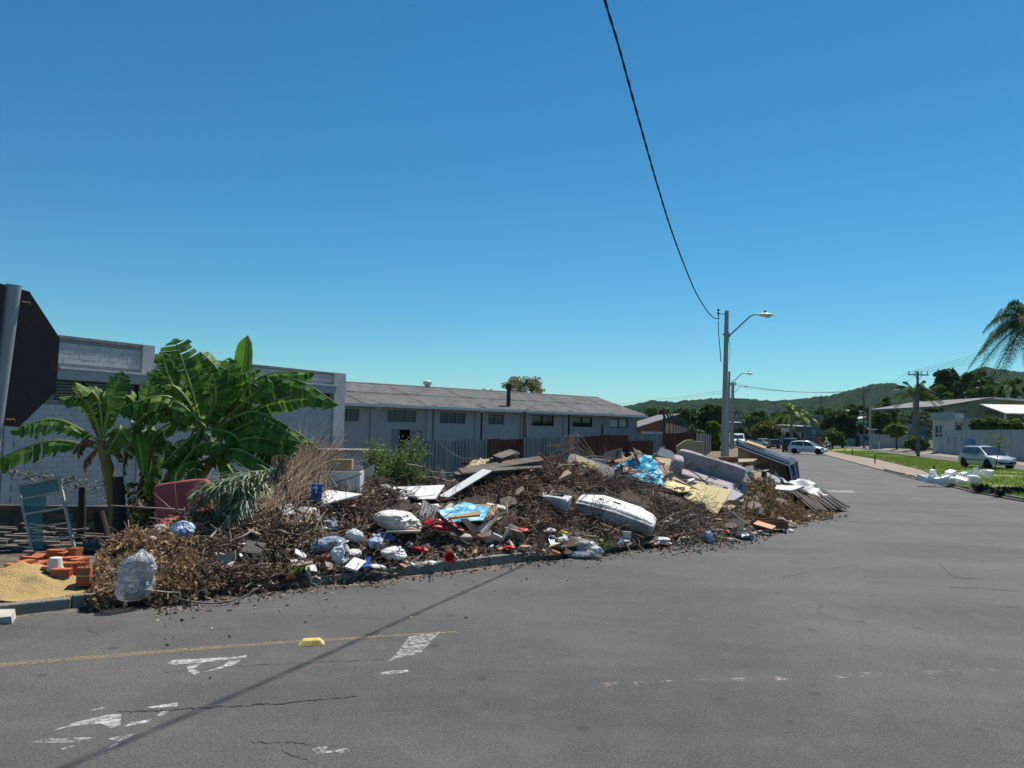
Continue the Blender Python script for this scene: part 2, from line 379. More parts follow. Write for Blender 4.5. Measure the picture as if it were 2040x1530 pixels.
# ---- painted marks
def paint_mat(name, col, lo, hi, sc=26):
    m = bpy.data.materials.new(name); m.use_nodes = True; n = m.node_tree; N = n.nodes; L = n.links; b = N['Principled BSDF']; b.inputs['Base Color'].default_value = (*col, 1); b.inputs['Roughness'].default_value = .75
    tc = N.new('ShaderNodeTexCoord'); t = N.new('ShaderNodeTexNoise'); t.inputs['Scale'].default_value = sc; t.inputs['Detail'].default_value = 7; t.inputs['Roughness'].default_value = .75; L.new(tc.outputs['Object'], t.inputs['Vector'])
    r = N.new('ShaderNodeMapRange'); r.inputs[1].default_value = lo; r.inputs[2].default_value = hi; L.new(t.outputs[0], r.inputs[0])
    tr = N.new('ShaderNodeBsdfTransparent'); ms = N.new('ShaderNodeMixShader'); L.new(r.outputs[0], ms.inputs[0]); L.new(tr.outputs[0], ms.inputs[1]); L.new(b.outputs[0], ms.inputs[2]); L.new(ms.outputs[0], N['Material Output'].inputs[0])
    return m
PW = paint_mat('white_paint', (.58, .58, .57), .38, .70, 15); PW2 = paint_mat('worn_white_paint', (.54, .54, .53), .43, .72, 15); PY = paint_mat('yellow_paint', (.42, .30, .11), .46, .70, 40); PF = paint_mat('faint_paint', (.34, .29, .26), .52, .7, 5)
marks = [[(333, 1322), (345, 1316), (470, 1309), (492, 1306), (490, 1311), (400, 1321), (345, 1325)],
 [(372, 1328), (402, 1322), (386, 1333), (398, 1340), (388, 1345), (375, 1338)], [(405, 1340), (445, 1327), (455, 1318), (480, 1316), (470, 1324), (440, 1333)],
 [(103, 1457), (150, 1440), (215, 1425), (242, 1423), (240, 1445), (222, 1452), (202, 1443), (150, 1447)], [(247, 1449), (262, 1440), (302, 1434), (295, 1440)], [(310, 1428), (325, 1417), (336, 1418), (322, 1428)],
 [(290, 1410), (355, 1400), (353, 1408), (300, 1412)]]
for q in marks: poly_sheet('road_marking', [G(*p) for p in q], .004, PW)
marks2 = [[(62, 1480), (85, 1473), (185, 1470), (180, 1477), (130, 1481)], [(213, 1473), (240, 1466), (269, 1463), (252, 1473), (235, 1478)], [(118, 1493), (140, 1486), (152, 1486), (130, 1496)], [(213, 1492), (225, 1484), (242, 1479), (222, 1491)],
 [(622, 1495), (640, 1486), (653, 1489), (645, 1497), (662, 1495), (663, 1500), (635, 1504)], [(665, 1497), (690, 1491), (698, 1497), (680, 1502)], [(815, 1268), (879, 1259), (862, 1275), (847, 1290), (838, 1302), (790, 1312), (772, 1320), (795, 1297)],
 [(750, 1342), (775, 1337), (812, 1335), (816, 1339), (790, 1343), (755, 1345)], [(1645, 976), (1700, 977), (1704, 982), (1655, 981)], [(175, 1417), (205, 1409), (215, 1411), (196, 1416)]]
for q in marks2: poly_sheet('road_marking', [G(*p) for p in q], .004, PW2)
yl = [(-60, 1327), (0, 1322), (200, 1306), (450, 1286), (600, 1276), (700, 1271), (800, 1264), (912, 1258.5)]
yl2 = [(-60, 1336), (0, 1330), (200, 1313), (450, 1292), (600, 1281), (700, 1275), (800, 1268), (912, 1261)]
poly_sheet('road_marking', [G(*p) for p in yl]+[G(*p) for p in reversed(yl2)], .006, PY)
fl = [(1180, 1362), (1500, 1350), (1800, 1338), (2080, 1326)]; poly_sheet('road_marking', [G(*p) for p in fl]+[G(p[0], p[1]+9) for p in reversed(fl)], .004, PF)
# long open cracks in the asphalt: thin flat dark strips laid along traced lines
CRK = mat('crack_dark', (.02, .02, .02), rough=.95)
def crack(pts, w):
    P = []
    for a, b in zip(pts, pts[1:]):
        n = max(3, int((b[0]-a[0])/7)) if b[0] != a[0] else 6
        for i in range(n): P.append((lerp(a[0], b[0], i/n), lerp(a[1], b[1], i/n)))
    Q = [G(*p)+Vector((R_(-.012, .012), R_(-.02, .02), 0)) for p in P]; ws = [w*R_(.15, 1.2) for _ in Q]
    up = [q+Vector((0, k/2, 0)) for q, k in zip(Q, ws)]; lo = [q-Vector((0, k/2, 0)) for q, k in zip(Q, ws)]
    mb = MB()
    for i in range(len(Q)-1): mb.face([Vector((p.x, p.y, .003)) for p in (lo[i], lo[i+1], up[i+1], up[i])])
    tag(mb.build('road_crack', CRK), kind='structure')
crack([(230, 1419), (330, 1416), (410, 1410), (560, 1402), (715, 1387)], .022)
crack([(330, 1340), (500, 1326), (640, 1319), (770, 1315)], .008)
crack([(500, 1480), (590, 1479), (640, 1488)], .010); crack([(560, 1496), (600, 1512), (640, 1530)], .008)
crack([(1790, 1105), (1830, 1112), (1870, 1122), (1900, 1150), (1960, 1155)], .03); crack([(1890, 1170), (1950, 1172), (2040, 1180)], .03)
crack([(1560, 1150), (1640, 1135), (1740, 1122)], .012); crack([(1940, 1195), (1975, 1207), (2040, 1212)], .02)
# ---- far wooded hills (rows of ridges), dense canopy
HILLC = mat('hill_forest', (.012, .030, .016), (.030, .056, .024), .05, 1.0, 0, spec=0.0, detail=8, dirt=(.007, .013, .007), dirt_scale=.09, dirt_lo=.46, dirt_hi=.6)
hx = [-900, 0, 600, 1100, 1245, 1300, 1400, 1450, 1520, 1600, 1650, 1700, 1740, 1770, 1800, 1850, 1900, 1960, 2000, 2040, 2300, 2900]
hyp = [812, 812, 812, 812, 808, 801, 797, 794, 796, 795, 787, 777, 767, 763, 770, 775, 760, 736, 738, 744, 760, 790]
def hill(c0, c1, nc, y0, y1, ny, fn):
    c = np.linspace(c0, c1, nc); Y = np.linspace(y0, y1, ny); CC, YYh = np.meshgrid(c, Y); X = (CC-CX)/FPX*YYh
    Z = np.zeros_like(X)
    for j in range(ny):
        for i in range(nc):
            x, y = X[j, i], YYh[j, i]
            cell = noise.cell_vector((x/11, y/11, 0))
            b = noise.noise((x/14, y/14, 1))*3.2+noise.noise((x/6, y/6, 5))*2.2+noise.noise((x/60, y/60, 9))*7
            Z[j, i] = fn(CC[j, i], (y-y0)/(y1-y0))+b*min(1, (y-y0)/120)
    Fq = [(j*nc+i, j*nc+i+1, (j+1)*nc+i+1, (j+1)*nc+i) for j in range(ny-1) for i in range(nc-1)]
    return np.stack([X, YYh, Z], -1).reshape(-1, 3), Fq
def zr(c, Y, off=0):
    py = np.interp(c, hx, hyp)+off; return D(float(c), float(py), Y).z
_ridge = {}
def ridge_fn(Yr, off, t0):
    def fn(c, t):
        k = round(c/4)
        if k not in _ridge: _ridge[k] = zr(k*4, Yr, off)
        z = _ridge[k]; return -3+(z+3-4)*float(sstep(0, t0, t))
    return fn
V_, Fq = hill(-600, 2700, 1000, 620, 1500, 70, ridge_fn(1400, 0, .88))
tag(link('hill', arr_mesh('hill', V_, Fq, HILLC)), kind='structure')

# ---- dusty gutter along the kerb and grit on the road
PD = paint_mat('gutter_dust', (.21, .165, .12), .40, .66, 7)
gk = KERB[1:15]; mb = MB()
for a, b in zip(gk, gk[1:]):
    n = max(2, int((b-a).length/.35)); nn = Vector((-(b-a).y, (b-a).x, 0)).normalized()
    for i in range(n):
        p, q = a.lerp(b, i/n), a.lerp(b, (i+1)/n); w0 = .22+.16*noise.noise((p.x*1.3, p.y*1.3, 2)); w1 = .22+.16*noise.noise((q.x*1.3, q.y*1.3, 2)); z = Vector((0, 0, .0045))
        mb.face([p-nn*w0+z, q-nn*w1+z, q+nn*.03+z, p+nn*.03+z])
tag(mb.build('gutter_dust', PD), kind='structure')
# ================================================================== BUILDINGS, FENCES, WALLS
class Frame:                      # local frame: u along the wall, w away behind it, z up
    def __init__(s, o, u): s.o = Vector(o); s.u = Vector((u[0], u[1], 0)).normalized(); s.w = Vector((-s.u.y, s.u.x, 0))
    def __call__(s, u, w, z): return s.o+s.u*u+s.w*w+Vector((0, 0, z))
    def box(s, mb, u0, u1, w0, w1, z0, z1):
        return mb.hexa([s(u0, w0, z0), s(u1, w0, z0), s(u1, w1, z0), s(u0, w1, z0), s(u0, w0, z1), s(u1, w0, z1), s(u1, w1, z1), s(u0, w1, z1)])
    def upos(s, px):              # u where a photo column meets the wall plane (level of the horizon)
        d = ray(px, 860); t = (s.o.x*s.u.y-s.o.y*s.u.x)/(d.x*s.u.y-d.y*s.u.x); q = d*t; return (Vector((q.x, q.y, 0))-Vector((s.o.x, s.o.y, 0))).dot(s.u)
    def zat(s, px, py):           # height of a photo point on the wall plane
        d = ray(px, py); t = (s.o.x*s.u.y-s.o.y*s.u.x)/(d.x*s.u.y-d.y*s.u.x); return CAMH+d.z*t
    def at(s, px, py): 
        d = ray(px, py); t = (s.o.x*s.u.y-s.o.y*s.u.x)/(d.x*s.u.y-d.y*s.u.x); q = d*t; return (Vector((q.x, q.y, 0))-Vector((s.o.x, s.o.y, 0))).dot(s.u), CAMH+q.z
def wall_with_holes(fr, mb, u0, u1, z0, z1, holes, depth=.2):
    us = sorted({u0, u1, *[h[0] for h in holes], *[h[1] for h in holes]})
    for a, b in zip(us, us[1:]):
        cm = (a+b)/2; hs_ = sorted([(h[2], h[3]) for h in holes if h[0] <= cm <= h[1]])
        z = z0
        for q0, q1 in hs_:
            if q0 > z: fr.box(mb, a, b, 0, depth, z, q0)
            z = q1
        if z < z1: fr.box(mb, a, b, 0, depth, z, z1)
GREYP = mat('grey_wall_paint', (.37, .38, .40), (.32, .33, .35), 3, .85, .25, 25, dirt=(.20, .21, .225), dirt_scale=.9, dirt_lo=.56, dirt_hi=.8)
BLOCKM = mat('grey_block_paint', (.50, .50, .505), (.43, .43, .435), 2.2, .88, .35, 30, dirt=(.33, .33, .33), dirt_scale=1.1, dirt_lo=.55, dirt_hi=.8)
MORT = mat('mortar_grey', (.27, .27, .28), (.22, .22, .225), 8, .95)
TRIM = mat('pale_trim', (.62, .63, .64), (.5, .51, .52), 4, .8)
DARKG = mat('dark_glass', (.012, .015, .02), rough=.08, spec=.6)
BLUEG = mat('sky_glass', (.03, .045, .075), rough=.12, spec=.45)
BLKM = mat('black_metal', (.018, .018, .02), (.03, .03, .03), 8, .55)
STEEL = mat('painted_steel_grey', (.20, .21, .225), rough=.5, metal=.2)
FIBRO = mat('fibre_cement_roof', (.21, .20, .195), (.155, .15, .148), .8, .92, .3, 14, dirt=(.085, .08, .078), dirt_scale=1.6, dirt_lo=.5, dirt_hi=.7)
WHM = mat('white_metal', (.68, .68, .67), (.5, .5, .49), 6, .45, metal=.3)
# ---------- left block-walled workshop
FA = Frame((0, 0, 0), (1, 0)); 
xv = 1900; dA = Vector(((xv-CX)/FPX, 1, 0)).normalized()
pA = Vector(((670-CX)/FPX*42.8, 42.8, 0)); FA = Frame(pA-dA*30, (dA.x, dA.y))
zt = FA.zat(680, 746); zt2 = FA.zat(200, 680); zb = -1.35
bw = thing('block_workshop', 'grey painted concrete block workshop with parapet behind the banana plants', 'building', FA(0, 0, zb))
def bpart(mb, name, m_, par, **k):
    o = mb.build(name, m_, None, **k); o.parent = par
    o.matrix_parent_inverse = Matrix.Translation(-Vector(par.location)) if par.rotation_euler.z == 0 else par.matrix_world.inverted(); return o
u_step = FA.upos(297); u_end = FA.upos(681); u_pil = FA.upos(659); u_left = -9
def zpx(px, py): return FA.zat(px, py)
z_sill_t = zpx(120, 731); z_win_t = zpx(120, 757); z_win_b = zpx(120, 797); z_led = zpx(300, 748)
# core wall set back, with window band openings
win_u = [(u_left+1.2, FA.upos(100)-.15), (FA.upos(103), FA.upos(276)), (FA.upos(306), FA.upos(455)), (FA.upos(520), FA.upos(655))]
zw = [(z_win_b, z_win_t)]*2+[(FA.zat(560, 797.5), FA.zat(560, 778))]*2
holes = [(a, b, z0, z1) for (a, b), (z0, z1) in zip(win_u, zw)]
mb = MB(); wall_with_holes(FA, mb, u_left, u_pil, zb, zt2-.12 if False else zt-.05, holes, .22)
FA.box(mb, u_left, u_step, 0.0, .22, zt-.05, zt2-.05); FA.box(mb, u_end-.3, u_end-.05, .25, 16, zb, zt-.1)
FA.box(mb, u_left, u_end-.05, 15.8, 16, zb, zt-.3)
core = bpart(mb, 'wall', MORT, bw)
mb = MB(); FA.box(mb, u_left, u_end-.3, .25, 15.8, zt-1.0, zt-.9); bpart(mb, 'roof', FIBRO, bw)
mb = MB(); FA.box(mb, u_pil, u_end, -.16, .3, zb, zt+.05); bpart(mb, 'pillar', BLOCKM, bw)
mb = MB(); FA.box(mb, u_step-.55, u_step, -.12, .3, zb, zt2+.05); bpart(mb, 'pillar', BLOCKM, bw)
up3 = FA.upos(25); mb = MB(); FA.box(mb, up3-.3, up3, -.06, .22, zb, zt2-.1); bpart(mb, 'pillar', BLOCKM, bw)
mb = MB(); FA.box(mb, u_left, u_step-.55, -.05, .27, zt2-.05, zt2+.06); bpart(mb, 'coping', CONC, bw)
mb = MB(); FA.box(mb, u_step+.002, u_pil-.002, -.05, .27, zt-.05, zt+.05); bpart(mb, 'coping', CONC, bw)
for k, (a, b) in enumerate(win_u):
    z0, z1 = zw[k]
    mb = MB(); zl = z1+.02; FA.box(mb, a-.25, b+.12, -.34, -.002, zl, zl+.42); FA.box(mb, a-.3, b+.17, -.38, -.342, zl+.36, zl+.46); bpart(mb, 'window_canopy', [GREYP], bw)
    mb = MB(); FA.box(mb, a-.3, b+.17, -.40, -.38, zl+.40, zl+.48); bpart(mb, 'canopy_edge', TRIM, bw)
    mb = MB(); FA.box(mb, a-.1, b+.1, -.08, .1, z0-.09, z0-.002); bpart(mb, 'sill', CONC, bw)
    f = MB()
    n = max(2, int((b-a)/1.1))
    for i in range(n+1):
        uu = a+.03+(b-a-.06)*i/n; FA.box(f, uu-.03, uu+.03, .06, .12, z0, z1)
    for i in range(7):
        zz = z0+.03+(z1-z0-.06)*i/6; FA.box(f, a, b, .07, .11, zz-.02, zz+.02)
    w_ = bpart(f, 'window', BLKM, bw)
    for i in range(n):
        mb = MB(); FA.box(mb, a+(b-a)*i/n+.04, a+(b-a)*(i+1)/n-.04, .125, .14, z0+.02, z1-.02); o = bpart(mb, 'pane', DARKG, bw)
# blocks: the ones that show largest are single parts, the rest one joined part
BL, BH = .395, .19; blocks = []
r = 0; z = zb+.02
while z+BH < zt2-.08:
    top_u = u_pil if z+BH < zt-.06 else u_step-.56
    u = u_left + (0 if r % 2 else -.2)
    while u < top_u:
        a, b = max(u, u_left), min(u+BL, top_u)
        for q0, q1 in ((u_step-.57, u_step+.02), (up3-.32, up3+.02)):
            if a < q1 and b > q0:
                if a < q0 and q0-a > .05: b = q0
                elif b > q1 and b-q1 > .05: a = q1
                else: a = b
        if b-a > .05:
            bad = any(a < h[1]+.1 and b > h[0]-.1 and z < h[3]+.5 and z+BH > h[2]-.1 for h in holes)
            if not bad: blocks.append((a, b, z))
        u += BL+.012
    z += BH+.010; r += 1
vis = []
for a, b, z in blocks:
    p = proj(FA((a+b)/2, 0, z+.1)); seen = -20 < p[0] < 680 and (p[1] < 760 or p[0] < 120 or p[0] > 560 or (p[0] < 260 and p[1] > 900)) and p[1] < 1000 and not (p[0] < 115 and 600 < p[1] < 845)
    vis.append((0 if seen else 1, FA((a+b)/2, 0, z).length, a, b, z))
vis.sort(); rest = MB(); me_block = {}
for i, (nv, dd, a, b, z) in enumerate(vis):
    j = R_(0, .006)
    if i < 300 and not nv:
        mb = MB(); FA.box(mb, a, b, -.014-j, .004, z, z+BH); bpart(mb, 'block', BLOCKM, bw)
    else: FA.box(rest, a, b, -.014-j, .004, z, z+BH)
o = bpart(rest, 'blockwork', BLOCKM, bw); o['kind'] = 'stuff'
mb = MB(); ua, za = FA.at(690, 770); 
for i in range(4): FA.box(mb, u_end+.02, u_end+1.1, 1.2, 2.2, za-.4+i*.22, za-.36+i*.22)
FA.box(mb, u_end+.02, u_end+.08, 1.2, 2.2, za-.4, za+.45); FA.box(mb, u_end-.2, u_end+1.3, 1.0, 2.4, za+.42, za+.47); bpart(mb, 'roof_duct', WHM, bw)
# ---------- grey hall with corrugated roof
xg = 2900; dG = Vector(((xg-CX)/FPX, 1, 0)).normalized(); KG = 104340
def pG(px): Y = KG/(xg-px); return Vector(((px-CX)/FPX*Y, Y, 0))
FGo = pG(640); FG = Frame(FGo, (dG.x, dG.y)); zg = -1.35
gh = thing('grey_hall', 'long grey hall with corrugated roof and windows behind the metal fence', 'building', FG(0, 0, zg))
uE = FG.upos(1269); zE = (FG.zat(760, 802)+FG.zat(1200, 821))/2; 
pil_px = [742, 853, 950, 1040, 1125, 1205]
wins = [((650, 715), 813, 839, 3, 'grid'), ((770, 828), 817, 841, 3, 'grid'), ((875, 927), 821, 844, 3, 'grid'), ((972, 1004), 824, 846, 2, 'grid'), ((1059, 1103), 827.5, 848.5, 2, 'dark'), ((1140, 1180), 831, 850.5, 2, 'dark'), ((1215, 1251), 834, 852.5, 2, 'pale')]
holes = []
for (a, b), t, bt, n, k in wins:
    ua, ub = FG.upos(a), FG.upos(b); c = (a+b)/2; holes.append((ua, ub, FG.zat(c, bt), FG.zat(c, t)))
dh = (FG.upos(780), FG.upos(842), zg+.02, FG.zat(810, 856)); 
mb = MB(); wall_with_holes(FG, mb, 0, uE, zg, zE, holes+[dh], .2)
FG.box(mb, uE-.2, uE, .2, 9.6, zg, zE); FG.box(mb, 0, uE, 9.6, 9.8, zg, zE); bpart(mb, 'wall', GREYP, gh)
rise = 1.3
mb = MB(); mb.prism([FG(uE-.2, .2, zE), FG(uE-.2, 9.6, zE), FG(uE-.2, 4.8, zE+rise)], dG*.2); bpart(mb, 'gable', GREYP, gh)
for px in pil_px:
    u = FG.upos(px); mb = MB(); FG.box(mb, u-.2, u+.2, -.12, -.002, zg, zE-.05); bpart(mb, 'pillar', GREYP, gh)
    mb = MB(); FG.box(mb, u-.12, u+.3, -.55, -.125, zE-.12, zE-.04); o = bpart(mb, 'eave_bracket', BLKM, gh)
    if px in (853, 950, 1125):
        mb = MB(); q = FG(u+.34, -.08, 0); mb.tube([q+Vector((0, 0, zg)), q+Vector((0, 0, zE-.1))], .05 if px != 1125 else .08, 8); bpart(mb, 'downpipe', BLKM if px != 853 else STEEL, gh)
for (px, py) in ((748, 813), (954, 820)):
    u, z_ = FG.at(px, py); mb = MB(); FG.box(mb, u-.12, u+.12, -.4, -.13, z_-.06, z_+.06); FG.box(mb, u-.03, u+.03, -.3, -.0, z_+.06, z_+.2); bpart(mb, 'wall_lamp', WHM, gh)
for (ua, ub, z0, z1), (pp, t, bt, n, kind) in zip(holes, wins):
    f = MB(); nb = n
    for i in range(nb+1):
        uu = ua+.03+(ub-ua-.06)*i/nb; FG.box(f, uu-.03, uu+.03, .05, .12, z0, z1)
    for zz in (z0+.03, z1-.03): FG.box(f, ua, ub, .052, .118, zz-.03, zz+.03)
    if kind == 'grid':
        for i in range(1, 4):
            zz = z0+(z1-z0)*i/4; FG.box(f, ua, ub, .055, .10, zz-.018, zz+.018)
    bpart(f, 'window', BLKM if kind != 'grid' else STEEL, gh)
    for i in range(nb):
        mb = MB(); FG.box(mb, ua+(ub-ua)*i/nb+.02, ua+(ub-ua)*(i+1)/nb-.02, .125, .14, z0+.02, z1-.02); bpart(mb, 'pane', {'grid': BLUEG, 'dark': DARKG, 'pale': TRIM}[kind], gh)
mb = MB(); um = (dh[0]+dh[1])/2; FG.box(mb, dh[0], um-.55, .06, .1, dh[2], dh[3]-.02); FG.box(mb, um+.25, dh[1], .06, .1, dh[2], dh[3]-.02); bpart(mb, 'gate_leaf', STEEL, gh)
mb = MB(); FG.box(mb, dh[0], dh[1], 1.6, 1.7, dh[2], dh[3]); bpart(mb, 'dark_interior', BLKM, gh)  # black panel stands in for the shade inside the gate
# corrugated roof as real waves
def corr_roof(fr, u0, u1, w0, w1, z0, z1, pitch, amp, name, m_, par):
    n = int((u1-u0)/pitch*4); V_ = []; 
    for w, z in ((w0, z0), ((w0+w1)/2, (z0+z1)/2), (w1, z1)):
        for i in range(n+1):
            u = u0+(u1-u0)*i/n; V_.append(fr(u, w, z+amp*math.cos(2*math.pi*i/4)))
    Fq = [(j*(n+1)+i, j*(n+1)+i+1, (j+1)*(n+1)+i+1, (j+1)*(n+1)+i) for j in range(2) for i in range(n)]
    V_ = V_+[v-Vector((0, 0, .025)) for v in V_]; k = 3*(n+1); Fq = Fq+[tuple(k+i for i in reversed(q)) for q in Fq]
    Fq += [(i+1, i, k+i, k+i+1) for i in range(n)]
    o = link(name, arr_mesh(name, V_, Fq, m_, smooth=False)); o.parent = par; o.matrix_parent_inverse = Matrix.Translation(-Vector(par.location)); return o
sl = rise/4.8; nsh = 12
for i in range(nsh):      # roof laid in sheets
    a = (uE+.35)*i/nsh - (0.0 if i else .3); b = (uE+.35)*(i+1)/nsh+.06
    dz = .012*(i % 2)
    corr_roof(FG, a, b, -.75, 2.4, zE+.06-.75*sl+dz, zE+.06+2.4*sl+dz, .18, .026, 'roof_sheet', FIBRO, gh)
    corr_roof(FG, a, b, 2.2, 4.85, zE+.10+2.2*sl+dz, zE+.10+4.85*sl+dz, .18, .026, 'roof_sheet', FIBRO, gh)
mb = MB(); mb.prism([FG(-.3, 4.9, zE+rise+.05), FG(-.3, 10.3, zE-.1), FG(-.3, 10.3, zE-.06), FG(-.3, 4.9, zE+rise+.1)], dG*(uE+.65)); bpart(mb, 'rear_roof', FIBRO, gh)
mb = MB(); mb.tube([FG(-.3, 4.86, zE+rise+.11), FG(uE+.35, 4.86, zE+rise+.11)], .09, 8); bpart(mb, 'ridge_cap', FIBRO, gh)
mb = MB(); FG.box(mb, -.3, uE+.38, -.86, -.74, zE-.15-.16, zE-.15+.0); bpart(mb, 'gutter', WHM, gh)
u, z_ = FG.at(1020, 810); mb = MB(); q = FG(u-.1, .3, 0); mb.tube([q+Vector((0, 0, zE)), q+Vector((0, 0, zE+1.35))], .15, 12); mb.tube([q+Vector((0, 0, zE+1.35)), q+Vector((0, 0, zE+1.75))], .21, 12); bpart(mb, 'chimney', BLKM, gh, smooth=True, auto=.6)
d = ray(851, 781); tq = 57/d.y; q = CO+d*tq; zq = zE+rise+.05; q = Vector((q.x, q.y, zq))
mb = MB(); mb.lathe(q, [(.2, -.1), (.2, .22), (.3, .3), (.34, .42), (.3, .52), (.12, .6)], 14); bpart(mb, 'roof_ventilator', WHM, gh, smooth=True, auto=.7)
# low block shed wall beside the hall (between dry brush and shrub)
FB = Frame(D(645, 925, 27), (.93, .36)); FB.o.z = 0; mb = MB()
sh = thing('low_block_shed', 'low grey block wall with slanting cap beyond the carton', 'wall', FB(0, 0, -1.3))
FB.box(mb, 0, 2.1, 0, .15, -1.3, FB.zat(700, 900)); bpart(mb, 'wall', BLOCKM, sh)
mb = MB(); zz = FB.zat(700, 900); FB.box(mb, -.1, 2.2, -.15, 1.5, zz+.003, zz+.07); bpart(mb, 'cap_slab', CONC, sh)
# ---------- corrugated metal fence: each sheet a part
GALV = mat('galvanised_sheet', (.24, .26, .29), (.17, .19, .22), 2, .5, .1, 20, metal=.55, dirt=(.13, .10, .085), dirt_scale=1.3, dirt_lo=.55, dirt_hi=.75, stretch=(1, 1, .3))
GALV2 = mat('pale_galvanised_sheet', (.42, .43, .44), (.30, .31, .32), 2, .5, .1, 20, metal=.5, stretch=(1, 1, .3), dirt=(.2, .15, .12), dirt_scale=1.8, dirt_lo=.58, dirt_hi=.75)
RUST = mat('rusty_sheet', (.115, .045, .030), (.075, .033, .025), 2.5, .85, .2, 20, dirt=(.16, .10, .075), dirt_scale=1.6, dirt_lo=.55, stretch=(1, 1, .3))
RUST2 = mat('red_painted_sheet', (.14, .05, .035), (.10, .04, .03), 2.5, .8, .2, 20, stretch=(1, 1, .3))
FL = Vector((-4.08-.9, 36.8-.75, 0)); FR = Vector((12, 50, 0)); FE_ = Vector((22.1, 85, 0))
fe = thing('corrugated_fence', 'fence of upright corrugated metal sheets, some galvanised and some rusty', 'fence', (FL.x, FL.y, -1))
def fence_run(A, B, z0f, z1f, mats_, wsheet, par, pitch=.20):
    d = (B-A); Ln = d.length; u = d.normalized(); n = Vector((u.y, -u.x, 0)); k = int(Ln/wsheet+.5)
    for i in range(k):
        a, b = Ln*i/k, Ln*(i+1)/k+.05; ns = int((b-a)/pitch*6); m_ = mats_(i, k, A+u*((a+b)/2)); dz = R_(-.04, .05); off = .02*(i % 2)
        V_ = []
        zt0, zt1 = z1f(a/Ln)+dz, z1f(min(1, b/Ln))+dz; zb0, zb1 = z0f(a/Ln), z0f(min(1, b/Ln))
        for r_ in range(3):
            for j in range(ns+1):
                t = j/ns; s = a+(b-a)*t; zz = lerp(lerp(zb0, zb1, t), lerp(zt0, zt1, t), r_/2)
                ph = (s/pitch) % 1; w_ = .035*max(-1, min(1, 2.2*math.cos(2*math.pi*ph)))
                V_.append(A+u*s+n*(w_+off+(.015 if r_ == 1 else 0)*noise.noise((s, 0, i)))+Vector((0, 0, zz)))
        kk = ns+1; Fq = [(r_*kk+j, r_*kk+j+1, (r_+1)*kk+j+1, (r_+1)*kk+j) for r_ in range(2) for j in range(ns)]
        me = arr_mesh('sheet', V_, Fq, m_); o = link('sheet', me, par); o.matrix_parent_inverse = Matrix.Translation(-Vector(par.location))
def zpxf(px, py, P): return CAMH+ray(px, py).z*(P.y/ray(px, py).y)
zL = zpxf(838, 881.5, FL); zR = zpxf(1390, 862, FR)
def fm(i, k, P):
    c = col_of(P.x, P.y)
    if 985 < c < 1042: return RUST
    if 1162 < c < 1250: return RUST2
    if 1328 < c < 1385: return RUST
    return GALV
fence_run(FL, FR, lambda t: lerp(-1.2, -.2, t), lambda t: lerp(zL, zR, t), fm, .8, fe)
mb = MB(); A_ = FL.lerp(FR, .695); B_ = FL.lerp(FR, .80); nn = Vector(((FR-FL).y, -(FR-FL).x, 0)).normalized()*.09
fence_run(A_+nn, B_+nn, lambda t: -.4, lambda t: lerp(1.55, 1.62, t), lambda i, k, P: RUST2, .8, fe)
fs = thing('corrugated_fence', 'run of pale and rusty corrugated sheets along the street by the lamp poles', 'fence', (FR.x, FR.y, 0))
fence_run(FR, FE_, lambda t: -.3, lambda t: lerp(zR-.05, 1.9, t), lambda i, k, P: [GALV2, GALV2, GALV, RUST, GALV2, RUST2][i % 6] if i > 1 else GALV2, 1.0, fs)
WOODP = mat('weathered_post', (.17, .15, .13), (.10, .085, .07), 5, .9, .5, 30, stretch=(1, 1, .15))
def wpost(px, pyt, Y, r, label, lean=0.0):
    t = D(px, pyt, Y); b = Vector((t.x-lean, t.y, -1.3)); mb = MB(); n = 9
    pts = [b.lerp(t, i/n)+Vector((R_(-.02, .02), R_(-.02, .02), 0)) for i in range(n+1)]
    o = mb.tube(pts, [r*R_(.92, 1.08)*(1.05-.15*i/n) for i in range(n+1)], 9).build('wooden_post', WOODP, smooth=True, auto=.8); tag(o, label, 'post')
wpost(1046, 820, 42.5, .15, 'thick weathered wooden post standing behind the metal fence')
wpost(1200, 845, 46.5, .10, 'thinner wooden post behind the rusty fence sheets')
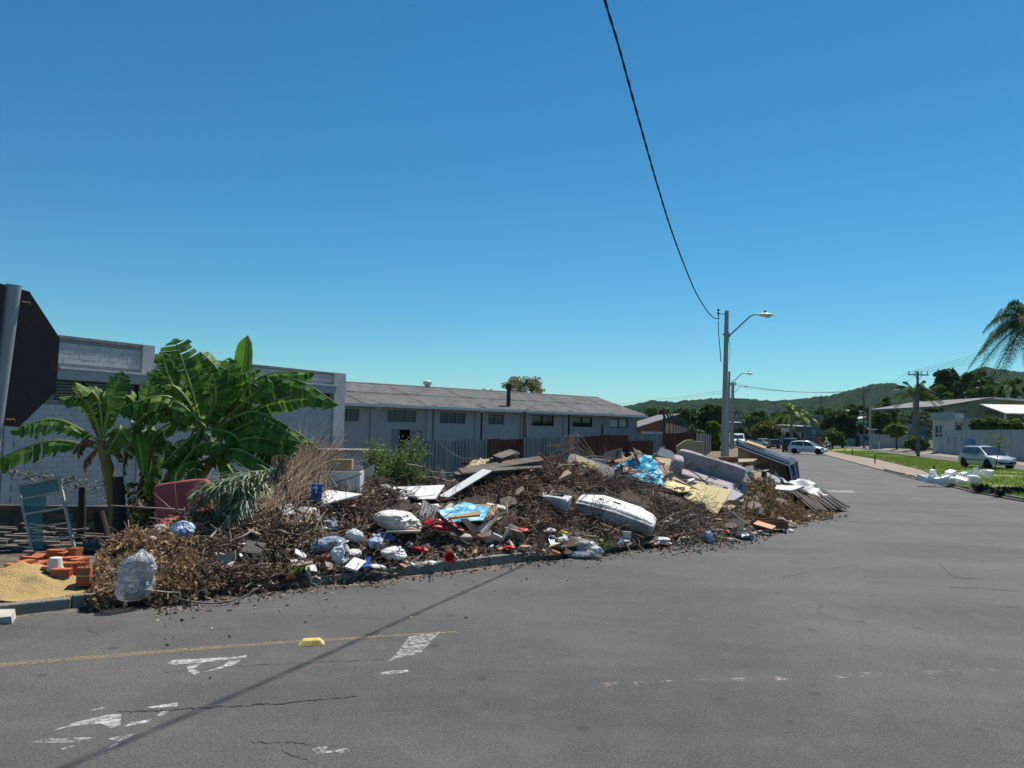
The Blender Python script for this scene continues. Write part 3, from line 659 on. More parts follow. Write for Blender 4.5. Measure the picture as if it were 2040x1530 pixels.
# ---------- bent-top concrete posts with plank panels, brick house
PLANK = mat('brown_planks', (.11, .075, .055), (.07, .05, .04), 3, .85, .3, 20, stretch=(1, 1, .2))
CPOST = mat('dark_concrete_post', (.085, .085, .08), (.05, .05, .05), 4, .9, .3, 20)
for i in range(10):
    Y = 51+i*5.6; X = 10.15+(Y-51)*.258; ht = 3.55
    o = MB(); b = Vector((X, Y, -.3)); k = b+Vector((0, 0, ht)); t = k+Vector((-.30, -.1, .42))
    o.bar(b, k, .16, .16, (0, 1, 0)); o.bar(k-Vector((0, 0, .05)), t, .13, .13, (0, 1, 0))
    tag(o.build('fence_post', CPOST, bevel=.01), 'dark concrete fence post with its top bent outward', 'post', 'bent-top fence posts beside the brick house')
    if i < 9:
        pn = thing('plank_fence', 'brown plank fence bay between bent-top fence posts', 'fence', (X, Y, -.3), 0, 'plank fence bays between the bent-top posts')
        for j in range(9):
            q0 = Vector((X, Y, 0)).lerp(Vector((X+5.6*.258, Y+5.6, 0)), (j+.12)/9); q1 = Vector((X, Y, 0)).lerp(Vector((X+5.6*.258, Y+5.6, 0)), (j+.98)/9)
            mb = MB(); hh = 2.75+R_(-.1, .1); n_ = Vector((.035, 0, 0))
            mb.hexa([q0-n_+Vector((0, 0, -.3)), q1-n_+Vector((0, 0, -.3)), q1+n_+Vector((0, 0, -.3)), q0+n_+Vector((0, 0, -.3)), q0-n_+Vector((0, 0, hh)), q1-n_+Vector((0, 0, hh)), q1+n_+Vector((0, 0, hh)), q0+n_+Vector((0, 0, hh))])
            o = mb.build('plank', PLANK, pn); o.matrix_parent_inverse = Matrix.Translation(-Vector(pn.location))
BRK = bpy.data.materials.new('red_brick'); BRK.use_nodes = True
n_ = BRK.node_tree; bt_ = n_.nodes.new('ShaderNodeTexBrick'); tc_ = n_.nodes.new('ShaderNodeTexCoord'); mp_ = n_.nodes.new('ShaderNodeMapping'); mp_.inputs['Rotation'].default_value = (math.pi/2, 0, 0)
bt_.inputs['Color1'].default_value = (.27, .085, .045, 1); bt_.inputs['Color2'].default_value = (.20, .06, .035, 1); bt_.inputs['Mortar'].default_value = (.22, .17, .14, 1); bt_.inputs['Scale'].default_value = 1
bt_.inputs['Brick Width'].default_value = .26; bt_.inputs['Row Height'].default_value = .11; bt_.inputs['Mortar Size'].default_value = .012
n_.links.new(tc_.outputs['Object'], mp_.inputs[0]); n_.links.new(mp_.outputs[0], bt_.inputs['Vector']); n_.links.new(bt_.outputs[0], n_.nodes['Principled BSDF'].inputs['Base Color']); n_.nodes['Principled BSDF'].inputs['Roughness'].default_value = .9
Yb = 72; FH = Frame(D(1268, 862, Yb)*1, (1, .05)); FH.o.z = 0
bh = thing('brick_house', 'red brick house with grey sloping roof behind the fence', 'house', FH(0, 0, -.5))
ul = 0; ur, zrt = FH.at(1334, 828); _, zl_ = FH.at(1270, 852)
mb = MB(); mb.prism([FH(0, 0, -.5), FH(ur+.6, 0, -.5), FH(ur+.6, 0, zrt+.05), FH(0, 0, zl_)], FH.w*.2); FH.box(mb, ur+.4, ur+.6, .2, 8, -.5, zrt-.1); bpart(mb, 'wall', BRK, bh)
mb = MB(); mb.prism([FH(-.9, -.6, zl_-.35), FH(ur+.9, -.6, zrt+.12), FH(ur+.9, -.6, zrt+.22), FH(-.9, -.6, zl_-.22)], FH.w*9); bpart(mb, 'roof', FIBRO, bh)
mb = MB(); FH.box(mb, ur-.42, ur+.1, -.03, -.002, FH.zat(1330, 861), FH.zat(1330, 845)); w_ = bpart(mb, 'window', DARKG, bh)
mb = MB()
for i in range(5): zz = lerp(FH.zat(1330, 861), FH.zat(1330, 845), (i+.5)/5); FH.box(mb, ur-.42, ur+.1, -.06, -.032, zz-.03, zz+.03)
bpart(mb, 'window_bars', WHM, bh)
mb = MB(); _, zc = FH.at(1300, 861.5); FH.box(mb, -.2, ur+.6, -3.2, -3.0, -.5, zc+.08); bpart(mb, 'white_parapet', TRIM, bh)
# ---------- lamp poles
POLEC = mat('pole_concrete', (.40, .385, .37), (.33, .32, .305), 2.5, .85, .2, 30, dirt=(.27, .25, .24), dirt_scale=2)
LAMPW = mat('lamp_white', (.72, .72, .72), rough=.4); GALVP = mat('galvanised_pipe', (.30, .32, .34), rough=.45, metal=.6)
LENS = mat('lamp_lens', (.55, .58, .6), rough=.2)
def lamp_pole(base, h, label, w0=.138, w1=.088, lean=(0.10, 0)):
    p = thing('lamp_pole', label, 'lamp pole', base, 0, 'street lamp poles in a row'); 
    mb = MB(); b = Vector((0, 0, -.2)); t = Vector((lean[0], lean[1], h)); mb.tube([b, b.lerp(t, .5), t], [w0, (w0+w1)/2, w1], 14); mb.build('shaft', POLEC, p, smooth=True, auto=.7)
    s = h/7.4; a = Vector((lean[0]*.85+.10, 0, h*.85)); mb = MB()
    pts = [a+Vector((.0, 0, -.05)), a+Vector((.12, 0, .1)), a+Vector((.9, 0, .86)), a+Vector((1.02, 0, .94)), a+Vector((1.15, 0, .98)), a+Vector((1.35, 0, .985))]
    mb.tube(pts, .035, 8); mb.build('arm', GALVP, p, smooth=True, auto=.7)
    mb = MB(); mb.tube([a-Vector((.02, 0, .22)), a+Vector((-.02, 0, .18))], .05, 6); mb.lathe(t*.86-Vector((0, 0, 0)), [(.165, -.03), (.165, .03)], 14); mb.build('arm_bracket', GALVP, p)
    hd = a+Vector((1.62, 0, .985)); mb = MB()
    for i in range(1): mb.grid(lambda u, v: hd+Vector(((u-.5)*.74, math.sin(v*2*math.pi)*.15*math.sin(math.pi*min(.97, max(.03, u)))**.5, (math.cos(v*2*math.pi)*.095-.01)*math.sin(math.pi*min(.97, max(.03, u)))**.6)), 12, 12)
    hdo = mb.build('lamp_head', LAMPW, p, smooth=True)
    mb = MB(); mb.lathe(hd+Vector((.1, 0, -.10)), [(.14, .03), (.12, -.01), (.05, -.03)], 10); mb.build('lens', LENS, hdo)
    mb = MB(); mb.lathe(hd+Vector((-.02, 0, .08)), [(.045, 0), (.045, .1), (.02, .12)], 8); mb.build('photocell', BLKM, hdo)
    mb = MB(); x = Vector((-.27, 0, h-.15)); mb.tube([x-Vector((0, 0, .25)), x+Vector((0, 0, .2))], .02, 6); mb.bar(x, x+Vector((.3, 0, 0)), .03)
    mb.lathe(x+Vector((0, 0, -.02)), [(.045, 0), (.06, .04), (.045, .08)], 8); mb.lathe(x+Vector((0, 0, .13)), [(.045, 0), (.06, .04), (.045, .08)], 8); mb.build('insulator_rack', BLKM, p)
    mb = MB(); mb.tube([x+Vector((.0, 0, -.3)), x+Vector((.02, 0, -.9)), x+Vector((.10, 0, -1.7)), x+Vector((.12, 0, -2.1))], .018, 6); mb.build('drop_cable', BLKM, p)
    mb = MB(); q = a+Vector((.02, -.02, -.2)); mb.tube([q, q+Vector((.06, 0, -.4)), q+Vector((0, 0, -.9))], .008, 5); mb.build('drop_cable', BLKM, p)
    return p
P1 = D(1441, 905, 33.5); P1.z = .1
lamp_pole(P1, D(1445, 619, 33.5).z-.1, 'tall grey concrete lamp pole rising behind the mauve sofa')
P2 = D(1449, 905, 66.5); P2.z = .1; lamp_pole(P2, D(1455, 740, 66.5).z-.1, 'second concrete lamp pole down the street, behind the tallest one', lean=(.12, 0))
P3 = D(1457, 900, 100); P3.z = .1; lamp_pole(P3, D(1459, 781, 100).z+1.0, 'farthest concrete lamp pole in the row, hung with meters and loops', .2, .14)
# dark power pole with crossarms just behind
def power_pole(px, pyb, pyt, Y, arms, label, name='power_pole', r=.16, m_=None, group=None, ang=0.0):
    t = D(px, pyt, Y); b = D(px, pyb, Y); b.x = t.x; p = thing(name, label, 'power pole', b, ang, group); h = (t-b).z
    mb = MB(); mb.tube([Vector((0, 0, -.3)), Vector((0, 0, h))], [r, r*.7], 10); mb.build('shaft', m_ or WOODP, p, smooth=True, auto=.7)
    for (dz, L_, n) in arms:
        mb = MB(); mb.bar((-L_/2, -.12, h-dz), (L_/2, -.12, h-dz), .1, .12); mb.bar((-.45, -.12, h-dz), (0, -.1, h-dz-.5), .04); mb.bar((.45, -.12, h-dz), (0, -.1, h-dz-.5), .04); c_ = mb.build('crossarm', m_ or WOODP, p)
        for i in range(n):
            xx = -L_/2+.12+(L_-.24)*i/max(1, n-1) if n > 1 else 0
            mb = MB(); mb.lathe((xx, -.12, h-dz+.06), [(.03, 0), (.03, .1), (.07, .14), (.05, .2), (.07, .24), (.03, .3)], 8); mb.build('insulator', BLKM, c_)
    return p, b, h
pp1 = power_pole(1461, 903, 762, 104, [(.25, .7, 2), (2.2, 3.2, 0), (4.2, 2.4, 3)], 'dark wooden power pole with crossarms directly behind the lamp poles')
pw = power_pole(1828, 903.5, 740, 78, [(.35, 2.1, 4), (1.4, .5, 1)], 'dark power pole with four insulators beside the side road gate', ang=0)
q = pw[0]; mb = MB(); h = pw[2]; mb.tube([(0, 0, h-3.3), (-.5, 0, h-2.9), (-1.1, 0, h-2.2), (-1.6, 0, h-1.9), (-1.95, 0, h-1.88)], .03, 6); mb.build('lamp_arm', GALVP, q); mb = MB(); mb.box((-2.15, 0, h-1.9), (.5, .18, .1)); mb.build('lamp_head', LAMPW, q, bevel=.02)
power_pole(1733, 900, 773, 112, [(.15, 2.3, 3), (1.0, 2.3, 3)], 'pale concrete power pole with two crossarms near the gate wall', m_=POLEC)
power_pole(1721, 893, 776, 122, [(.15, 2.3, 3), (1.25, 2.3, 3)], 'slender dark power pole next to the twin-crossarm pole')
power_pole(1635, 882, 790, 150, [(.1, 2.2, 3)], 'distant power pole with one crossarm among the street trees')
# cables
CBL = mat('cable_black', (.012, .012, .013), rough=.6)
A_ = Vector((1.30, 11.6, 0)); B_ = P1+Vector((-.2, 0, 0)); u_ = Vector((B_.x-A_.x, B_.y-A_.y, 0)).normalized()
cabpx = [(1205, 0), (1232, 90), (1262, 200), (1287, 290), (1313, 380), (1338, 460), (1362, 525), (1385, 580), (1405, 614), (1416, 628), (1425, 634), (1434, 634)]
pts = []
for (px, py) in cabpx:
    d = ray(px, py); t = ((A_.x*u_.y-A_.y*u_.x))/(d.x*u_.y-d.y*u_.x); pts.append(CO+d*t)
ext = [pts[0]+(pts[0]-pts[1])*k+Vector((0, 0, .12*k*k)) for k in (5, 4, 3, 2, 1)]
pts = ext+pts
def resample(pts, n):
    pts = [Vector(p) for p in pts]; out = []
    for i in range(len(pts)-1):
        p0, p1, p2, p3 = pts[max(i-1, 0)], pts[i], pts[i+1], pts[min(i+2, len(pts)-1)]
        for k in range(n):
            t = k/n; out.append(.5*((2*p1)+(p2-p0)*t+(2*p0-5*p1+4*p2-p3)*t*t+(-p0+3*p1-3*p2+p3)*t**3))
    return out+[pts[-1]]
sp = resample(pts, 14); mb = MB(); cl = 0; st = ([], [])
for i, p in enumerate(sp):
    if i: cl += (p-sp[i-1]).length
    a = cl*2*math.pi/.8
    st[0].append(p+Vector((math.cos(a), 0, math.sin(a)))*.010); st[1].append(p-Vector((math.cos(a), 0, math.sin(a)))*.010)
c_ = thing('overhead_cable', 'twisted black overhead cable running to the tall lamp pole', 'cable', (P1.x, P1.y, 7))
for s_ in st:
    mb = MB(); o = mb.tube(s_, .0145, 6).build('strand', CBL, c_, smooth=True); o.matrix_parent_inverse = Matrix.Translation(-Vector(c_.location))
def wire(a, b, sag, label, r=.012, n=16):
    a, b = Vector(a), Vector(b); mb = MB(); mb.tube([a.lerp(b, i/n)-Vector((0, 0, sag*4*(i/n)*(1-i/n))) for i in range(n+1)], r, 4)
    tag(mb.build('power_line', CBL), label, 'power line', 'thin power lines along the streets')
for k in range(3):
    wire(D(1462, 763+k*3, 104), D(1733, 776+k*.5, 112)+Vector((-1+k, 0, 0)), .8-.1*k, 'thin power line strung between street poles', .018)
for k in range(4): wire(D(1828, 743, 78)+Vector((-.9+.6*k, 0, .1)), D(2300, 560+10*k, 62), .8, 'thin power line rising from the insulator pole past the palm', .012)
for k in range(2): wire(D(1460, 775+4*k, 104), D(1100, 812+5*k, 150), .5, 'thin power line crossing behind the lamp poles to the left', .015)
for k in range(3): wire(D(1733, 775, 112)+Vector((-1+k, 0, 0)), D(1828, 743, 78)+Vector((-.9+.6*k, 0, .1)), .6, 'thin power line strung between street poles', .014)
# ================================================================== THE RUBBISH MOUND
PT = np.array([  # column, toe row, crest row, crest distance behind toe
 (196, 1199, 1150, .9), (240, 1192, 1090, 1.5), (300, 1188, 1058, 1.9), (340, 1186, 1042, 2.2), (400, 1180, 1003, 2.8), (450, 1172, 978, 3.2), (520, 1163, 950, 3.5), (600, 1155, 945, 3.6), (700, 1143, 965, 3.6), (760, 1138, 968, 3.6),
 (850, 1126, 965, 3.8), (900, 1122, 952, 4.0), (960, 1116, 938, 4.2), (1000, 1110, 919, 4.4), (1060, 1105, 912, 4.6), (1120, 1102, 918, 4.8), (1200, 1092, 936, 5.0), (1280, 1082, 938, 5.3), (1340, 1088, 935, 5.5), (1400, 1085, 948, 5.7),
 (1480, 1075, 955, 6.0), (1540, 1058, 965, 5.5), (1600, 1040, 990, 4.0), (1640, 1032, 1003, 2.5), (1690, 1024, 1020, .5)])
_pc = PT[:, 0]; _ty = []; _tz = []; _cy = []; _ch = []
for c, tp, cp, dd in PT:
    z0 = .12 if c < 1300 else 0.0
    g = G(c, tp, z0); q = D(c, cp, g.y+dd); _ty.append(g.y); _tz.append(z0); _cy.append(g.y+dd); _ch.append(q.z)
_ty, _tz, _cy, _ch = map(np.array, (_ty, _tz, _cy, _ch))
def mound(X, Y):
    c = col_of(X, Y)
    if c < 190 or c > 1694: return -9.
    ty, tz, cy, ch = np.interp(c, _pc, _ty), np.interp(c, _pc, _tz), np.interp(c, _pc, _cy), np.interp(c, _pc, _ch)
    t = (Y-ty)/(cy-ty)
    if t < 0: return -9.
    edge = min(1, (c-190)/25, (1694-c)/25)
    nz = (.13*noise.noise((X*1.5, Y*1.5, 2))+.06*noise.noise((X*4, Y*4, 7)))*min(1, t*3)*min(1, (ch-tz)*1.5)
    if t <= 1: return tz-.03 + ((ch-tz)*(1-(1-t)**1.25)+nz)*max(edge, .1)
    base = lotZ(X, Y) if c < 1500 else .0
    k = max(0, 1-(t-1)*(cy-ty)/3.2); k = k*k*(3-2*k)
    return base-.05+(ch-base+nz)*k*max(edge, .1)
def surf(X, Y):
    z = mound(X, Y); c = col_of(X, Y)
    if c < 1490 and Y > kerbY(c): z = max(z, lotZ(X, Y))
    else: z = max(z, 0)
    return z
def S(px, py, dy=0.0):
    d = ray(px, py); Y = 7.0; last = None
    ymx = float(np.interp(px, _pc, _cy))+.25 if 190 < px < 1694 else 60
    while Y < ymx:
        p = CO+d*(Y/d.y)
        if p.z <= surf(p.x, p.y): break
        Y += .06
    return CO+d*((Y+dy)/d.y)
MSOIL = mat('mound_soil', (.075, .055, .038), (.035, .027, .020), 3.0, .95, 1.0, 16, dirt=(.15, .11, .075), dirt_scale=5, dirt_lo=.55, dirt_hi=.75)
cs = np.linspace(190, 1694, 300); ts = np.concatenate([np.linspace(0, 1, 36), np.linspace(1.04, 2.0, 14)])
Vv = []
for t in ts:
    for c in cs:
        ty, cy = np.interp(c, _pc, _ty), np.interp(c, _pc, _cy); Y = ty+.002+t*(cy-ty); X = (c-CX)/FPX*Y
        Vv.append((X, Y, mound(X, Y)+.05*noise.noise((X*9, Y*9, 1))*min(1, t*5)))
nx = len(cs); F_ = [(j*nx+i, j*nx+i+1, (j+1)*nx+i+1, (j+1)*nx+i) for j in range(len(ts)-1) for i in range(nx-1)]
tag(link('rubbish_mound', arr_mesh('rubbish_mound', Vv, F_, MSOIL, smooth=True)), 'dark earth of the dumped mound under the branches and rubbish', 'mound', kind='stuff')
# ---- batch makers: curled leaves, twigs
def leaf_batch(P, size, aspect=.4, curl=.5, up=.5):
    n = len(P); d = rng.normal(size=(n, 3)); d[:, 2] = d[:, 2]*up; d /= np.linalg.norm(d, axis=1)[:, None]
    r = rng.normal(size=(n, 3)); s = np.cross(d, r); s /= np.linalg.norm(s, axis=1)[:, None]; nn = np.cross(s, d)
    L = (size*rng.uniform(.6, 1.4, n))[:, None]; Wd = L*aspect*rng.uniform(.7, 1.2, n)[:, None]; cu = L*curl*rng.uniform(-1, 1, n)[:, None]
    v = np.stack([P-d*L*.5, P-d*L*.05+s*Wd*.5+nn*cu*.35, P-d*L*.05-s*Wd*.5+nn*cu*.35, P+d*L*.5+nn*cu, P+nn*cu*.02], 1)
    F = np.array([[0, 1, 4, 2], [1, 3, 2, 4]]); F = np.array([[0, 1, 4], [0, 4, 2], [1, 3, 4], [4, 3, 2]])
    Fa = (np.arange(n)*5)[:, None, None]+F[None]
    return v.reshape(-1, 3), Fa.reshape(-1, 3)
def twig_batch(P, d, L, r, bend=.25, seg=4, sides=3):
    n = len(P); d = d/np.linalg.norm(d, axis=1)[:, None]; q = rng.normal(size=(n, 3)); x = np.cross(d, q); x /= np.linalg.norm(x, axis=1)[:, None]; y = np.cross(d, x)
    b = (rng.normal(size=(n, 3))*bend); b2 = rng.normal(size=(n, 3))*bend*.5
    V_ = []
    for i in range(seg+1):
        t = i/seg; c = P+(d*(t-.5)+b*(t-.5)**2+b2*math.sin(t*9)*.12)*L[:, None]
        rr = r*(1-.65*t)
        for k in range(sides):
            a = 2*math.pi*k/sides; V_.append(c+(x*math.cos(a)+y*math.sin(a))*rr[:, None])
    V_ = np.stack(V_, 1); m_ = (seg+1)*sides
    F = [(i*sides+k, i*sides+(k+1) % sides, (i+1)*sides+(k+1) % sides, (i+1)*sides+k) for i in range(seg) for k in range(sides)]
    return V_.reshape(-1, 3), ((np.arange(n)*m_)[:, None, None]+np.array(F)[None]).reshape(-1, 4)
KEEP = [(318, 965, 412, 1062), (395, 940, 545, 1040), (605, 930, 745, 983), (566, 980, 720, 1002), (538, 1002, 586, 1032), (772, 967, 886, 994), (876, 934, 980, 990), (872, 1000, 994, 1042), (850, 1030, 960, 1070), (834, 1002, 876, 1044),
 (767, 1010, 832, 1062), (664, 1088, 696, 1128), (770, 1090, 802, 1114), (735, 1070, 785, 1096), (688, 1108, 738, 1134), (900, 900, 1078, 952), (1076, 982, 1150, 1018), (1148, 994, 1300, 1058), (1132, 910, 1220, 956), (1178, 912, 1208, 936), (1205, 920, 1326, 960), (1228, 898, 1338, 935),
 (1335, 888, 1486, 1000), (1320, 952, 1480, 1020), (1440, 912, 1545, 955), (1545, 960, 1690, 1020), (1500, 1036, 1558, 1062), (1468, 1058, 1500, 1082), (630, 1060, 690, 1105), (1105, 1055, 1130, 1072), (295, 1045, 335, 1080), (350, 1035, 382, 1068), (235, 1110, 310, 1195), (1495, 985, 1530, 1015), (1130, 1066, 1200, 1110), (998, 1028, 1046, 1076), (885, 1094, 912, 1125), (590, 1124, 634, 1146), (540, 900, 600, 925)]
def kept(px, py): return any(a < px < c and b < py < d for a, b, c, d in KEEP)
def zone_pts(n, c0, c1, p0, p1, lift=.06, clump=0.0, cs_=3.0):
    out = []
    while len(out) < n:
        c = rng.uniform(c0, c1); py = rng.uniform(p0, p1)
        ty, cy = np.interp(c, _pc, _ty), np.interp(c, _pc, _cy); tp, cp = np.interp(c, _pc, PT[:, 1]), np.interp(c, _pc, PT[:, 2])
        if py > tp+4 or py < cp-6: continue
        if kept(c, py) and rng.random() < .96: continue
        t = np.clip(((tp-py)/(tp-cp)), 0, 1.05); Y = ty+(cy-ty)*t*.97+rng.normal()*.05+.02; X = (c-CX)/FPX*Y
        if clump and noise.noise((X*cs_, Y*cs_, 3.3)) < clump*rng.uniform(-1, 1): continue
        out.append((X, Y, max(mound(X, Y), 0)+abs(rng.normal())*lift*.6))
    return np.array(out)
LF_TAN = mat('tan_dry_leaf', None, island=[(.20, .11, .055), (.36, .22, .115), (.44, .29, .16), (.12, .06, .03), (.50, .36, .22)], rough=.75, trans=.2)
LF_BRN = mat('brown_dry_leaf', None, island=[(.05, .032, .022), (.13, .082, .055), (.23, .15, .10), (.07, .046, .033), (.33, .24, .16)], rough=.75, trans=.15)
LF_RED = mat('reddish_dry_leaf', None, island=[(.08, .048, .036), (.17, .105, .075), (.27, .175, .125), (.12, .074, .055), (.36, .265, .19)], rough=.75, trans=.15)
LF_ORG = mat('orange_dry_frond', None, island=[(.13, .065, .03), (.27, .15, .07), (.20, .115, .055), (.36, .26, .15), (.45, .36, .22), (.10, .07, .04)], rough=.7, trans=.2)
LITTER = mat('crumbled_litter', None, island=[(.05, .035, .025), (.16, .11, .07), (.28, .21, .14), (.10, .07, .05), (.38, .32, .25), (.20, .10, .06)], rough=.9)
PAPER = mat('paper_scrap', None, island=[(.72, .71, .69), (.55, .53, .5), (.45, .40, .34), (.62, .63, .66), (.35, .30, .24), (.7, .66, .58)], rough=.8, trans=.15)
TWIG = mat('dry_twig', None, island=[(.10, .07, .05), (.46, .37, .26), (.20, .15, .11), (.30, .24, .18), (.14, .10, .075), (.07, .048, .036)], rough=.85)
TWIGD = mat('dark_twig', None, island=[(.05, .033, .025), (.36, .28, .20), (.10, .066, .05), (.16, .11, .08), (.07, .045, .035), (.22, .16, .12)], rough=.85)
def stuff(name, V_, Fq, m_, label, cat):
    return tag(link(name, arr_mesh(name, V_, Fq, m_)), label, cat, kind='stuff')
def joinb(bs):
    V_, F_ = [], []; o = 0
    for v, f in bs: V_.append(v); F_.append(f+o); o += len(v)
    return np.concatenate(V_), np.concatenate(F_)
def dirs(n, zs=.5): 
    d = rng.normal(size=(n, 3)); d[:, 2] *= zs; return d
stuff('dry_leaves', *joinb([leaf_batch(zone_pts(9000, 205, 410, 1040, 1200, .12), .085, .5, .8, .8), leaf_batch(zone_pts(900, 330, 560, 1120, 1185, .05), .09, .5, .7)]), LF_TAN, 'heap of curled tan dry leaves behind the clear plastic bag', 'leaves')
stuff('dry_leaves', *joinb([leaf_batch(zone_pts(9000, 390, 780, 960, 1175, .12, .25), .10, .32, .7, .7), leaf_batch(zone_pts(3500, 540, 800, 1000, 1140, .14, .3), .14, .3, .7, .7)]), LF_BRN, 'dark brown dead leaves through the front of the mound below the white boards', 'leaves')
stuff('dry_leaves', *joinb([leaf_batch(zone_pts(9000, 940, 1240, 900, 1010, .12, .2), .10, .28, .8, .8), leaf_batch(zone_pts(4500, 1000, 1330, 1010, 1075, .10, .3), .10, .28, .7), leaf_batch(zone_pts(2500, 1020, 1110, 960, 1075, .14), .15, .25, .8)]), LF_RED, 'reddish brown dead leaves around the timber stack and white mattress', 'leaves')
stuff('dry_fronds', *joinb([leaf_batch(zone_pts(4200, 1488, 1600, 960, 1040, .14), .22, .06, .6, 1.4), leaf_batch(zone_pts(2200, 1480, 1660, 1000, 1050, .06), .16, .12, .6)]), LF_ORG, 'rusty orange dried fronds between the cabinet and the plank stack', 'leaves')
stuff('leaf_litter', *joinb([leaf_batch(zone_pts(16000, 400, 1340, 1050, 1170, .03), .045, .5, .5, .5), leaf_batch(zone_pts(5000, 1300, 1640, 1025, 1092, .03), .05, .5, .5, .5), leaf_batch(zone_pts(5000, 700, 1300, 940, 1060, .05), .07, .4, .5)]), LITTER, 'crumbled leaf litter and chips strewn along the foot of the mound', 'litter')
_s = joinb([leaf_batch(zone_pts(260, 420, 1340, 1060, 1165, .05), .11, .6, .5, .5), leaf_batch(zone_pts(170, 1320, 1650, 1000, 1088, .04), .10, .6, .5, .5), leaf_batch(zone_pts(110, 560, 1000, 980, 1080, .08), .11, .5, .5)])
stuff('paper_scraps', *_s, PAPER, 'small pale paper and plastic scraps scattered over the mound', 'scraps')
def sur_tw(n, c0, c1, p0, p1, lo, hi, r, lift=.15, clump=0.0, zs=.5, bend=.3, bias=None):
    P = zone_pts(n, c0, c1, p0, p1, lift, clump); d = dirs(n, zs)
    if bias is not None: d = d*.6+np.array(bias)
    L = rng.uniform(lo, hi, n); return twig_batch(P, d, L, r*rng.uniform(.5, 1.6, n), bend)
stuff('dry_twigs', *joinb([sur_tw(1300, 400, 780, 940, 1170, .2, .6, .005, .10), sur_tw(500, 230, 420, 1050, 1190, .2, .7, .006, .1), sur_tw(400, 500, 720, 960, 1100, .4, 1.0, .006, .12), sur_tw(45, 420, 760, 980, 1150, .6, 1.4, .011, .15, bend=.15)]), TWIG, 'tangle of dry twigs through the near part of the mound', 'twigs')
stuff('dry_twigs', *joinb([sur_tw(2600, 950, 1480, 905, 1085, .2, .6, .005, .11), sur_tw(1100, 1180, 1420, 960, 1080, .3, .9, .006, .13), sur_tw(800, 700, 1000, 950, 1080, .3, .9, .006, .1), sur_tw(60, 980, 1450, 920, 1080, .6, 1.4, .011, .15, bend=.15)]), TWIGD, 'dense tangle of dark twigs around the white mattress and yellow sheets', 'twigs')
# brushwood bundle rising at (600, 930)
def brush(n, base, tip, spread, L0, L1, r, bend=.2):
    P0 = np.array(base)+rng.normal(size=(n, 3))*np.array(spread[0]); P1_ = np.array(tip)+rng.normal(size=(n, 3))*np.array(spread[1]); d = P1_-P0; ln = np.linalg.norm(d, axis=1)
    return twig_batch((P0+P1_)/2, d, ln*rng.uniform(L0, L1, n), r*rng.uniform(.5, 1.5, n), bend, seg=5)
b0 = S(560, 1010); b1 = D(622, 897, b0.y+1.2)
BRUSHM = mat('brushwood', None, island=[(.17, .11, .075), (.28, .20, .14), (.22, .14, .09), (.36, .28, .2), (.13, .08, .055)], rough=.85)
stuff('brushwood', *joinb([brush(850, b0, b1, ((.25, .25, .15), (.30, .3, .22)), .5, 1.05, .005), brush(700, S(500, 1040), D(585, 960, b0.y+.5), ((.35, .2, .12), (.25, .25, .15)), .6, 1.0, .005), brush(60, D(620, 930, b1.y), D(690, 880, b1.y+.3), ((.15, .15, .1), (.25, .2, .15)), .7, 1.2, .006, .5)]), BRUSHM, 'tall bundle of fine dry brushwood left of the white drawer box', 'brushwood')
stuff('dry_seed_heads', *leaf_batch(np.array(D(612, 912, b1.y))+rng.normal(size=(700, 3))*np.array((.25, .2, .16)), .05, .5, .5), LF_ORG, 'dry ochre leaves at the top of the brushwood bundle', 'leaves')
# arching bare vines by the fence
P = []; v = MB()
for i in range(26):
    a = D(R_(1165, 1200), R_(915, 925), 21.5+R_(-.5, .5)); b = D(R_(1080, 1150), R_(880, 925), 21.5+R_(-.6, .6)); mid = D(R_(1110, 1160), R_(862, 895), 21.5)
    v.tube(resample([a, mid, b], 7), .007, 4)
tag(v.build('bare_vines', TWIGD), 'arching bare vines in front of the metal fence', 'vines', kind='stuff')

def road_litter(n, c0, c1, spread):
    c = rng.uniform(c0, c1, n); Y = np.interp(c, _pc, _ty)-abs(rng.normal(0, spread, n))-.12; return np.stack([(c-CX)/FPX*Y, Y, np.full(n, .012)], -1)
stuff('road_litter', *joinb([leaf_batch(road_litter(900, 330, 1340, .22), .05, .5, .25, .15), leaf_batch(road_litter(900, 1320, 1690, .5), .06, .5, .25, .15), leaf_batch(road_litter(160, 330, 1690, 1.2), .045, .5, .2, .15)]), LITTER, 'dry bits of leaf and chips strewn on the asphalt along the mound', 'litter')
# ================================================================== DUMPED THINGS ON THE MOUND
def M3(yaw=0, pitch=0, roll=0): return (Matrix.Rotation(math.radians(yaw), 3, 'Z') @ Matrix.Rotation(math.radians(pitch), 3, 'X') @ Matrix.Rotation(math.radians(roll), 3, 'Y'))
def center(mb):
    n = len(mb.v); c = Vector((sum(p[0] for p in mb.v)/n, sum(p[1] for p in mb.v)/n, min(p[2] for p in mb.v)))
    mb.v = [(p[0]-c.x, p[1]-c.y, p[2]-c.z) for p in mb.v]; return c
def put(mb, name, m_, label, cat, group=None, **k):      # one-mesh thing with its origin at its foot
    c = center(mb); o = mb.build(name, m_, **k); o.location = c; return tag(o, label, cat, group)
def panel_mb(C, th, dy=0.0, nz=0.0, Y0=None, sub=1):
    mx = sum(c[0] for c in C)/len(C); my = sum(c[1] for c in C)/len(C)
    Y0 = (S(mx, my).y if Y0 is None else Y0)+dy
    Y0 -= .26
    P = [D(c[0], c[1], Y0+(c[2] if len(c) > 2 else 0)) for c in C]
    n = (P[1]-P[0]).cross(P[2]-P[0]).normalized()
    if n.dot(ray(mx, my)) < 0: n = -n
    mb = MB(); mb.prism(P, n*th); return mb
def panel(name, C, th, m_, label, cat, dy=-.12, group=None, **k):
    return put(panel_mb(C, th, dy, Y0=k.pop('Y0', None)), name, m_, label, cat, group, **k)
